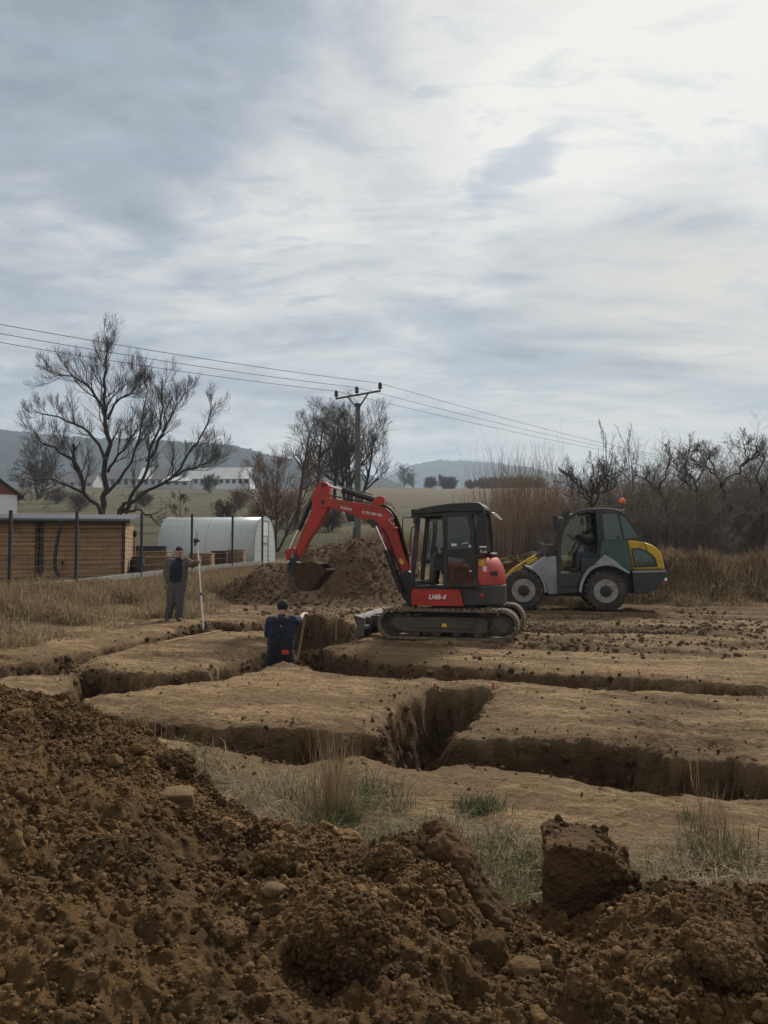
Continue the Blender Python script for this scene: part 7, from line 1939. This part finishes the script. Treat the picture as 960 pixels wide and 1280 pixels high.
tuft(432, 1040, 0, 260, 0.045, 0.10, 0.26, 'fresh green tuft at the foot of the tallest stalks', [GREEN, OLIVE], [3, 2], bend=(0.3, 0.9), grp=GT)
tuft(890, 1062, 0, 120, 0.075, 0.15, 0.42, 'reddish straw tuft near the right edge of the plot', [RUST, TAN, STRAW * 0.7], [4, 3, 1], bend=(0.03, 0.4), grp=GT)
tuft(600, 1012, 0, 420, 0.085, 0.06, 0.16, 'dark green cushion of grass right of the tallest stalks', [GREEN * 0.8, OLIVE * 0.8, GREEN], [3, 2, 2], bend=(0.4, 1.2), grp=GT)
tuft(862, 1024, 0, 90, 0.04, 0.03, 0.09, 'tiny bright green tuft alone on bare clay', [GREEN * 1.5, GREEN], [2, 1], bend=(0.3, 0.9), grp=GT)
tuft(335, 985, 0, 320, 0.10, 0.06, 0.17, 'greyish straw tuft between the heap and the front trench', [STRAW * 0.7, TAN, OLIVE], [3, 3, 2], bend=(0.5, 1.4), grp=GT)
tuft(200, 920, 0, 7, 0.05, 0.35, 0.6, 'few single straw stalks beside the left crest', [STRAW * 0.7, TAN], [1, 1], bend=(0.02, 0.2), grp=GT)
tuft(850, 985, 0, 5, 0.14, 0.20, 0.42, 'few straw stalks on the lip of the front trench at right', [STRAW * 0.7, TAN], [1, 1], bend=(0.05, 0.4), grp=GT)
# ================================================================== people
m_skin = surf('skin', (0.40, 0.225, 0.160), 0.55, 0.12, 30)
m_eye = surf('eye_dark', (0.03, 0.02, 0.018), 0.3, 0.1, 10)
m_jacket = surf('grey_brown_jacket', (0.110, 0.094, 0.084), 0.9, 0.25, 14, bump=0.2)
m_navy = surf('navy_shirt', (0.014, 0.018, 0.036), 0.9, 0.3, 14, bump=0.15)
m_blue = surf('blue_tshirt', (0.013, 0.019, 0.046), 0.9, 0.25, 14, bump=0.15)
m_trs = surf('grey_work_trousers', (0.090, 0.088, 0.080), 0.9, 0.3, 14, dirt=MUD, dirt_amt=0.3, dirt_sc=8, bump=0.2)
m_bib = surf('black_overalls', (0.010, 0.012, 0.018), 0.9, 0.3, 14, bump=0.15)
m_jean = surf('blue_jeans', (0.045, 0.058, 0.085), 0.9, 0.25, 14)
m_boot = surf('muddy_boots', (0.055, 0.042, 0.032), 0.8, 0.3, 10, dirt=MUD, dirt_amt=0.5)
m_cap = surf('dark_cap', (0.014, 0.013, 0.014), 0.85, 0.2, 10)
m_hair = surf('short_dark_hair', (0.020, 0.015, 0.012), 0.8, 0.3, 30)
m_redp = surf('red_patch', (0.55, 0.03, 0.03), 0.7, 0.15, 20)

def V3(*a): return Vector(a)
def hand_into(mb, wr, d, nrm, thumb_side, curl=0.9, k=1.0):
    """palm, four bent fingers of unequal length, thumb from the side of the palm"""
    d = Vector(d).normalized(); n = Vector(nrm); n = (n - d * n.dot(d)).normalized(); s = d.cross(n).normalized() * thumb_side
    for w in (-0.026, -0.009, 0.009, 0.026):
        mb.limb([(wr + d * 0.012 * k + s * w * 0.7 * k, 0.016 * k), (wr + d * 0.085 * k + s * w * k, 0.0135 * k)])
    for w, L in ((0.029, 0.072), (0.010, 0.080), (-0.010, 0.074), (-0.029, 0.058)):
        b = wr + d * 0.088 * k + s * w * k; p = b; dd = d.copy(); ch = [(p, 0.0098 * k)]
        for j, f in enumerate((0.44, 0.32, 0.24)):
            a = curl * (0.55 if j == 0 else 0.9); dd = (dd * math.cos(a) + n * math.sin(a)).normalized(); n2 = (n - dd * n.dot(dd)); p = p + dd * L * f * k; ch.append((p, (0.0095 - 0.0012 * j) * k))
            n = n2.normalized() if n2.length > 0.05 else n
        mb.limb(ch); n = Vector(nrm); n = (n - d * n.dot(d)).normalized()
    t0 = wr + d * 0.028 * k + s * 0.030 * k; t1 = t0 + (d * 0.6 + s * 0.75 + n * 0.25).normalized() * 0.038 * k; t2 = t1 + (d * 0.8 + s * 0.1 + n * 0.6).normalized() * 0.032 * k
    mb.limb([(t0, 0.014 * k), (t1, 0.011 * k), (t2, 0.009 * k)])

def body(J, root, fwd, hands, look):
    """one continuous skin surface from the joints in J"""
    mb = MB(); f = Vector(fwd).normalized()
    pel, wa, che, nk, hd = J['pelvis'], J['waist'], J['chest'], J['neck'], J['head']
    side = (J['shR'] - J['shL']).normalized()
    for s in (-1, 1):
        mb.limb([(pel + side * 0.070 * s, 0.090), (wa + side * 0.060 * s, 0.080), (che + side * 0.070 * s, 0.088)])
    mb.limb([(che, 0.088), (J['shL'] * 0.5 + J['shR'] * 0.5, 0.062), (nk, 0.053)])
    for q in 'LR':
        mb.limb([(che + (J['sh' + q] - che) * 0.5, 0.068), (J['sh' + q], 0.055)])
        mb.limb([(J['sh' + q], 0.060), (J['sh' + q] * 0.45 + J['el' + q] * 0.55, 0.050), (J['el' + q], 0.040), (J['el' + q] * 0.7 + J['wr' + q] * 0.3, 0.042), (J['wr' + q], 0.027)])
        mb.limb([(J['hip' + q], 0.098), (J['hip' + q] * 0.5 + J['kn' + q] * 0.5, 0.080), (J['kn' + q], 0.057), (J['kn' + q] * 0.65 + J['an' + q] * 0.35, 0.055), (J['an' + q], 0.038)])
        mb.limb([(J['an' + q], 0.040), (J['toe' + q], 0.032)])
        h = hands.get(q)
        if h: hand_into(mb, J['wr' + q], h[0], h[1], h[2], h[3])
    # head: skull, jaw, nose, ears
    l = Vector(look).normalized(); up = V3(0, 0, 1); sd = l.cross(up).normalized(); up = sd.cross(l).normalized()
    mb.limb([(nk, 0.056), (hd - up * 0.06 - l * 0.012, 0.056)])
    mb.limb([(hd - l * 0.020 + up * 0.028, 0.079), (hd + l * 0.012 + up * 0.022, 0.077)])
    mb.limb([(hd + l * 0.02, 0.068), (hd + l * 0.040 - up * 0.058, 0.048), (hd + l * 0.052 - up * 0.088, 0.030)])
    mb.limb([(hd + l * 0.084 + up * 0.012, 0.010), (hd + l * 0.106 - up * 0.022, 0.014)])
    mb.limb([(hd + l * 0.080 - up * 0.057 - sd * 0.018, 0.010), (hd + l * 0.080 - up * 0.057 + sd * 0.018, 0.010)])
    for s in (-1, 1):
        mb.limb([(hd + sd * 0.077 * s + up * 0.018, 0.016), (hd + sd * 0.076 * s - up * 0.020, 0.012)])
        mb.limb([(hd + l * 0.074 + sd * 0.032 * s + up * 0.034, 0.011), (hd + l * 0.068 + sd * 0.048 * s + up * 0.030, 0.010)])
    me = remesh(mb, 0.0062, 3, 'person'); 
    o = root; o.data = me if o.data else me
    me.materials.append(m_skin); me.materials.append(m_eye)
    # the eyes belong to the same surface: faces near them take the dark iris colour
    ctr = np.empty(len(me.polygons) * 3, np.float32); me.polygons.foreach_get('center', ctr); ctr = ctr.reshape(-1, 3)
    mi = np.zeros(len(me.polygons), np.int32)
    for s in (-1, 1):
        e = np.array(hd + l * 0.078 + sd * 0.030 * s + up * 0.014); mi[np.linalg.norm((ctr - e) * np.array([1, 1, 1.6]), axis=1) < 0.011] = 1
    me.polygons.foreach_set('material_index', mi); me.update()
    return l, up, sd

def person(label, loc, J, fwd, hands, look, group=None):
    me = bpy.data.meshes.new('person'); o = bpy.data.objects.new('person', me); COL.objects.link(o); o.location = loc
    ax = body(J, o, fwd, hands, look)
    tag(o, label, 'person', group); o.data.name = 'person'
    return o, ax
def garment(name, chains, m, root, voxel=0.009, it=4, noise_amp=0.006):
    mb = MB()
    for c in chains: mb.limb(c)
    me = remesh(mb, voxel, it, name)
    V = np.empty(len(me.vertices) * 3, np.float32); me.vertices.foreach_get('co', V); V = V.reshape(-1, 3).astype(float)
    N = np.empty(len(me.vertices) * 3, np.float32); me.vertices.foreach_get('normal', N); N = N.reshape(-1, 3)
    V += N * (0.006 + noise_amp * (1.6 * fbm3(V * np.array([1, 1, 2.4]), 0.085, 4, 5, 0.6) ))[:, None]
    me.vertices.foreach_set('co', V.astype(np.float32).ravel())
    return link(name, me, m, root)
def lerp(a, b, t): return a * (1 - t) + b * t

def trousers(J, root, m, ext=0.030, to=0.93, name='trousers', top=0.06):
    ch = []
    side = (J['shR'] - J['shL']).normalized()
    for s in (-1, 1): ch.append([(J['pelvis'] + side * 0.075 * s, 0.105 + ext), (lerp(J['pelvis'], J['waist'], 0.45) + side * 0.07 * s, 0.100 + ext)])
    for q in 'LR':
        k = lerp(J['kn' + q], J['an' + q], to)
        ch.append([(J['hip' + q], 0.102 + ext), (lerp(J['hip' + q], J['kn' + q], .5), 0.086 + ext), (J['kn' + q], 0.066 + ext), (lerp(J['kn' + q], J['an' + q], .5), 0.060 + ext), (k, 0.052 + ext)])
    return garment(name, ch, m, root)
def boots(J, root, m):
    for q in 'LR':
        d = (J['toe' + q] - J['an' + q]); d.z = 0; d = d.normalized()
        an = J['an' + q]; sole = min(J['toe' + q].z, an.z - 0.05)
        garment('boot', [[(an + V3(0, 0, 0.07), 0.058), (an, 0.056), (V3(an.x, an.y, sole + 0.02), 0.050)], [(V3(an.x, an.y, sole + 0.01) - d * 0.035, 0.042), (V3(an.x, an.y, sole + 0.02) + d * 0.08, 0.046), (V3(an.x, an.y, sole + 0.005) + d * 0.165, 0.036)]], m, root, noise_amp=0.002)
def cap(J, root, ax, m, brim=True, nm='cap'):
    l, up, sd = ax; h = J['head']
    ch = [[(h - l * 0.026 + up * 0.045, 0.083), (h + l * 0.016 + up * 0.044, 0.080)]] if brim else [[(h - l * 0.034 + up * 0.030, 0.085), (h - l * 0.012 + up * 0.062, 0.076), (h + l * 0.012 + up * 0.068, 0.066)]]
    if brim:
        for s in (-0.04, -0.02, 0, 0.02, 0.04): ch.append([(h + l * 0.075 + up * 0.055 + sd * s, 0.011), (h + l * (0.145 - abs(s) * 0.6) + up * 0.035 + sd * s, 0.008)])
    return garment(nm, ch, m, root, 0.006, 2, 0.001)

# ------------------------------------------------------------------ man in the jacket with the staff
pA = gp(217, 776); pA.z = float(gz(np.array([pA.x]), np.array([pA.y]))[0])
YA = pA.y
def a_(px, py, dy=0.0):
    p = at(px, py, YA + dy); return Vector((p.x - pA.x, p.y - pA.y, p.z - pA.z))
J = dict(pelvis=a_(220, 733), waist=a_(221, 724), chest=a_(222, 709, -0.02), neck=a_(223.5, 697.5, -0.05), head=a_(224, 690.5, -0.10),
         shL=a_(212.5, 702.5), shR=a_(233.5, 702), elL=a_(208, 717.5, 0.06), wrL=a_(210.5, 729, -0.06), elR=a_(240.5, 705.5, -0.08), wrR=a_(246.6, 702.5, -0.22),
         hipL=a_(216, 735), hipR=a_(225, 735), knL=a_(213.5, 755, -0.03), knR=a_(224.5, 755, -0.05), anL=a_(209.5, 772), anR=a_(223.8, 772, -0.02),
         toeL=a_(208.2, 775.4, -0.13), toeR=a_(224.8, 775.6, -0.15))
man, ax = person('man in an open grey-brown jacket and grey trousers, standing and holding a white staff', tuple(pA), J, (0, -1, 0),
                 {'L': (V3(0.1, -0.2, -1), V3(0.5, -0.6, 0), 1, 0.6), 'R': (V3(0.75, -0.55, 0.25), V3(0.3, -0.9, 0), 1, 1.1)}, V3(0.05, -1, -0.18))
garment('shirt', [[(J['pelvis'] + V3(-0.06, 0, 0.06), 0.122), (J['waist'] + V3(-0.06, -0.015, 0), 0.118), (J['chest'] + V3(-0.06, -0.01, 0), 0.122)], [(J['pelvis'] + V3(0.06, 0, 0.06), 0.122), (J['waist'] + V3(0.06, -0.015, 0), 0.118), (J['chest'] + V3(0.06, -0.01, 0), 0.122)], [(J['chest'], 0.12), (J['neck'] - V3(0, 0, 0.035), 0.078)]], m_navy, man)
trousers(J, man, m_trs); boots(J, man, m_boot)
jk = []
for s, q in ((-1, 'L'), (1, 'R')):
    jk.append([(J['pelvis'] + V3(0.160 * s, -0.02, -0.03), 0.082), (J['waist'] + V3(0.155 * s, -0.02, 0), 0.088), (J['chest'] + V3(0.145 * s, -0.01, 0.02), 0.098), (J['sh' + q] + V3(-0.02 * s, 0, 0.0), 0.092)])
    jk.append([(J['pelvis'] + V3(0.06 * s, 0.07, -0.02), 0.085), (J['chest'] + V3(0.06 * s, 0.055, 0), 0.095)])
    jk.append([(J['sh' + q], 0.092), (lerp(J['sh' + q], J['el' + q], 0.5), 0.084), (J['el' + q], 0.074), (lerp(J['el' + q], J['wr' + q], 0.8), 0.056)])
    jk.append([(J['neck'] + V3(0.05 * s, 0.0, -0.04), 0.045), (J['neck'] + V3(0.06 * s, 0.035, -0.005), 0.030)])
jk.append([(J['neck'] + V3(-0.05, 0.05, -0.02), 0.045), (J['neck'] + V3(0.05, 0.05, -0.02), 0.045)])
garment('jacket', jk, m_jacket, man, noise_amp=0.012)
cap(J, man, ax, m_cap, False)

# white staff with a dark receiver clamped near the top
def build_staff():
    yb = YA - 0.42; b = at(254.2, 792, yb); zf = float(gz(np.array([b.x]), np.array([yb]))[0]) - DEPTH - 0.02
    top = at(245.8, 664, YA - 0.12); hnd = at(248.6, 703, YA - 0.31)
    d = (hnd - at(254, 783, yb)); ln = lambda py: None
    low = at(254, 783, yb); d = (top - low).normalized(); low = low + d * ((zf - low.z) / d.z)
    root = empty('measuring_staff', tuple(low), 0, 'long white measuring staff held upright on the trench floor', 'staff')
    L = (top - low).length
    m = MB(); m.tube([Vector((0, 0, 0)), d * L * 0.52], 0.019, 10); m.build('lower_tube', m_white, root, 0, 40)
    m = MB(); m.tube([d * L * 0.52, d * L * 0.93], 0.015, 10); m.build('upper_tube', m_white, root, 0, 40)
    for t in (0.24, 0.52): MB().tube([d * L * (t - 0.008), d * L * (t + 0.010)], 0.026, 10).build('clamp_ring', m_anth, root, 0, 40)
    MB().tube([d * L * 0.93, d * L * 1.0], [0.012, 0.006], 8).build('antenna_tip', m_anth, root, 0, 40)
    c = d * L * 0.925
    m = MB(); m.box((c.x - 0.075, c.y - 0.05, c.z - 0.045), (c.x + 0.015, c.y + 0.03, c.z + 0.05)); m.box((c.x - 0.02, c.y - 0.04, c.z - 0.02), (c.x + 0.055, c.y + 0.02, c.z + 0.025)); m.box((c.x - 0.06, c.y - 0.04, c.z - 0.11), (c.x - 0.02, c.y + 0.01, c.z - 0.045)); m.build('receiver', m_anth, root, 0.008)
build_staff()

# ------------------------------------------------------------------ worker in the trench, seen from behind
YB = 11.65; zB = -DEPTH - 0.02
b0 = at(351, 830, YB); pB = Vector((b0.x, YB, zB))
def b_(px, py, dy=0.0):
    p = at(px, py, YB + dy); return Vector((p.x - pB.x, p.y - pB.y, p.z - pB.z))
pel = b_(350.5, 822); 
J = dict(pelvis=pel, waist=b_(351, 808), chest=b_(351.5, 789, 0.03), neck=b_(353.2, 769, 0.07), head=b_(353.6, 760.5, 0.10),
         shL=b_(338.5, 777, 0.04), shR=b_(367, 776, 0.05), elL=b_(335.5, 797, 0.02), wrL=b_(337, 815, 0.10), elR=b_(374, 775.5, 0.22), wrR=b_(379.2, 767.5, 0.42),
         hipL=pel + V3(-0.09, 0, -0.03), hipR=pel + V3(0.09, 0, -0.03), knL=V3(pel.x - 0.12, 0.06, 0.50), knR=V3(pel.x + 0.12, 0.10, 0.50), anL=V3(pel.x - 0.13, -0.02, 0.085), anR=V3(pel.x + 0.13, 0.05, 0.085),
         toeL=V3(pel.x - 0.15, 0.13, 0.035), toeR=V3(pel.x + 0.16, 0.20, 0.035))
wk, ax = person('worker in navy t-shirt and black bib overalls, standing waist deep in the trench, back turned', tuple(pB), J, (0, 1, 0),
                {'L': (V3(0, 0.3, -1), V3(0.6, 0.5, 0), -1, 0.6), 'R': (V3(0.35, 0.8, 0.15), V3(0.1, 0.5, -0.8), -1, 1.1)}, V3(0.05, 1, -0.30))
ts = []
for s, q in ((-1, 'L'), (1, 'R')):
    ts.append([(J['pelvis'] + V3(0.07 * s, 0, 0.05), 0.120), (J['waist'] + V3(0.075 * s, 0, 0), 0.118), (J['chest'] + V3(0.085 * s, 0, 0), 0.125), (J['sh' + q] + V3(-0.03 * s, 0, -0.02), 0.085)])
    ts.append([(J['sh' + q], 0.080), (lerp(J['sh' + q], J['el' + q], 0.75), 0.068)])
ts.append([(J['shL'] * .5 + J['shR'] * .5, 0.088), (J['neck'] - V3(0, 0, 0.035), 0.070)])
garment('t_shirt', ts, m_blue, wk, noise_amp=0.010)
tr = trousers(J, wk, m_bib, 0.03, 0.93, 'bib_overalls'); boots(J, wk, m_boot)
bb = []
for s in (-1, 1): bb.append([(J['pelvis'] + V3(0.075 * s, -0.005, 0.0), 0.134), (J['waist'] + V3(0.06 * s, -0.015, 0.02), 0.125), (lerp(J['waist'], J['chest'], 0.45) + V3(0.03 * s, -0.02, 0), 0.120)])
garment('overall_back', bb, m_bib, wk, noise_amp=0.006)
st = MB(); bx = lerp(J['waist'], J['chest'], 0.55)
for s, q in ((-1, 'L'), (1, 'R')):
    p0 = bx + V3(0.02 * s, -0.135, 0.0); p1 = J['chest'] + V3(0.065 * s, -0.125, 0.03); p2 = J['sh' + q] + V3(-0.05 * s, -0.075, 0.03); p3 = J['sh' + q] + V3(-0.055 * s, 0.0, 0.075)
    for a, b in ((p0, p1), (p1, p2), (p2, p3)): st.bar(a, b, 0.042, 0.012, (0, -1, 0.3))
st.build('shoulder_strap', m_bib, wk, 0.003)
pk = b_(358.5, 813.5, -0.0); pp = MB(); pp.box((pk.x - 0.058, -0.165, pk.z - 0.035), (pk.x + 0.050, -0.140, pk.z + 0.030)); pp.build('red_pocket', m_redp, wk, 0.008)
cap(J, wk, ax, m_cap, True)
def build_shovel():
    top = Vector((J['wrR'] + pB)) + V3(0.03, 0.10, 0.03); low = at(373.5, 815, YB + 0.45)
    d = (low - top).normalized(); low = top + d * ((zB + 0.22 - top.z) / d.z)
    root = empty('shovel', tuple(low), 0, 'long handled shovel held by the worker in the trench', 'shovel')
    MB().tube([(0, 0, 0), top - low], 0.018, 10).build('handle', m_timber, root, 0, 40)
    g = top - low; MB().tube([g + V3(-0.06, 0, 0.0), g + V3(0.06, 0.0, 0.0)], 0.016, 10).build('grip', m_anth, root, 0, 40)
    bl = MB(); u_ = d
    for sgn in (1,):
        pts = [(-0.11, 0.0), (0.11, 0.0), (0.115, 0.17), (0.07, 0.24), (0, 0.27), (-0.07, 0.24), (-0.115, 0.17)]
        f = [V3(x, 0.02 * (1 - (x / 0.115) ** 2), -z) for x, z in pts]; b = [p + V3(0, 0.006, 0) for p in f]
        n = len(pts); bl.add(f + b, [tuple(range(n)), tuple(range(2 * n - 1, n - 1, -1))] + [(i, i + n, (i + 1) % n + n, (i + 1) % n) for i in range(n)])
    bl.tube([(0, 0.01, -0.05), (0, 0, 0.06)], 0.024, 10)
    bl.build('blade', m_bare, root, 0.002)
build_shovel()

# ------------------------------------------------------------------ drivers (seated, in the machines' own directions)
def seated(label, fr, seat, hands_at, m_top, m_leg, look_l, lean=0.0, capm=None, hair=True, feet=None, k=1.0):
    """fr machine frame; seat (x, l, z) of the pelvis in it"""
    o = fr.o; f = fr.f; n = fr.n                         # forward, near side
    def W(x, l, z): p = f * x + n * l; return Vector((p.x, p.y, z))
    base = W(*seat); loc = Vector((o.x + base.x, o.y + base.y, seat[2]))
    def L(x, l, z): return W(x, l, z) - base + Vector((0, 0, seat[2])) * 0 + Vector((0, 0, 0))
    x0, l0, z0 = seat
    def P(dx, dl, dz): q = f * dx + n * dl; return Vector((q.x, q.y, dz))
    J = dict(pelvis=P(0, 0, 0.0), waist=P(0.01 + lean * .3, 0, 0.16), chest=P(lean * .7, 0, 0.35), neck=P(0.02 + lean, 0, 0.52), head=P(0.06 + lean * 1.1, 0, 0.62),
             shL=P(lean, 0.18, 0.46), shR=P(lean, -0.18, 0.46))
    ft = feet or (0.62, -0.42)
    for q, s in (('L', 1), ('R', -1)):
        J['hip' + q] = P(0.03, 0.09 * s, -0.01); J['kn' + q] = P(0.43, 0.13 * s, 0.06); J['an' + q] = P(ft[0] - 0.12, 0.13 * s, ft[1] + 0.07); J['toe' + q] = P(ft[0] + 0.04, 0.14 * s, ft[1] + 0.02)
        h = hands_at[q]; w = P(h[0] - x0, h[1] - l0, h[2] - z0); J['wr' + q] = w
        m_ = lerp(J['sh' + q], w, 0.5) + P(-0.06, 0.08 * s, -0.11); J['el' + q] = m_
    hd = {q: ((J['wr' + q] - J['el' + q]).normalized(), P(0.2, 0, -1), (1 if q == 'L' else -1), 1.0) for q in 'LR'}
    lk = P(1, look_l, -0.25)
    p, ax = person(label, tuple(loc), J, f, hd, lk)
    tp = []
    for q, s in (('L', 1), ('R', -1)):
        tp.append([(J['pelvis'] + P(0, 0.07 * s, 0.04), 0.118), (J['waist'] + P(0, 0.07 * s, 0), 0.112), (J['chest'] + P(0, 0.085 * s, 0), 0.122), (J['sh' + q], 0.078)])
        tp.append([(J['sh' + q], 0.078), (J['el' + q], 0.060), (lerp(J['el' + q], J['wr' + q], 0.82), 0.046)])
    tp.append([(J['chest'], 0.12), (J['neck'] - V3(0, 0, 0.035), 0.07)])
    garment('jacket', tp, m_top, p)
    trousers(J, p, m_leg, 0.018); boots(J, p, m_boot)
    cap(J, p, ax, m_hair if hair else m_cap, not hair, 'hair' if hair else 'cap')
    return p
xs, zs = LF.un(744, 697, 0.14)
hx, hz = LF.un(719.5, 669, 0.2)
seated('loader driver in a dark jacket and jeans, reaching to the steering wheel', LF, (xs, 0.14, zs + 0.02), {'L': (hx, 0.24, hz), 'R': (hx - 0.05, 0.0, hz - 0.06)}, m_navy, m_jean, 0.05, 0.06, None, False, (0.62, LF.un(718, 716, 0.2)[1] - zs + 0.02))
xo, zo = EF.un(574, 706, 0.36)
hx, hz = EF.un(547.5, 689.5, 0.66)
seated('excavator operator behind the dark door window, one hand on the control lever', EF, (xo, 0.36, zfl + 0.47), {'L': (hx - 0.10, 0.66, hz), 'R': (hx - 0.10, 0.10, hz)}, m_bib, m_trs, 0.1, 0.05, None, True, (0.60, -0.43))

# ------------------------------------------------------------------ small marks on the plot
GS = 'marking stakes about the trenches'
def stake(px, py, h, lab, m, r=0.012):
    c = gp(px, py); z = float(gz(np.array([c.x]), np.array([c.y]))[0]); o = MB().tube([(0, 0, -0.05), (0.01, 0, h)], [r, r * 0.9], 7).build('marking_stake', m, None, 0, 40); o.location = (c.x, c.y, z); tag(o, lab, 'stake', GS)
m_mark = surf('red_marker', (0.38, 0.05, 0.035), 0.7, 0.1, 10)
stake(543, 856, 0.02, 'red peg at the left head corner of the cross trench', m_mark, 0.014)
stake(616, 857, 0.02, 'red peg at the right head corner of the cross trench', m_mark, 0.014)
stake(420, 797, 0.32, 'thin upright lath left of the dozer blade', m_timber)
def lath(p, q, lab):
    a, b = gp(*p), gp(*q); a.z = float(gz(np.array([a.x]), np.array([a.y]))[0]) + 0.012; b.z = float(gz(np.array([b.x]), np.array([b.y]))[0]) + 0.012
    c = (a + b) / 2; o = MB().bar(a - c, b - c, 0.035, 0.012).build('wooden_lath', m_lath, None, 0.003); o.location = c; tag(o, lab, 'lath', 'laths lying by the trenches')
m_lath = surf('pale_lath', (0.30, 0.215, 0.125), 0.8, 0.2, 8)
lath((205, 803), (277, 787), 'pale lath lying along the left edge of the middle slab')
lath((262, 772), (298, 768), 'pale lath lying on bare ground behind the far trench')
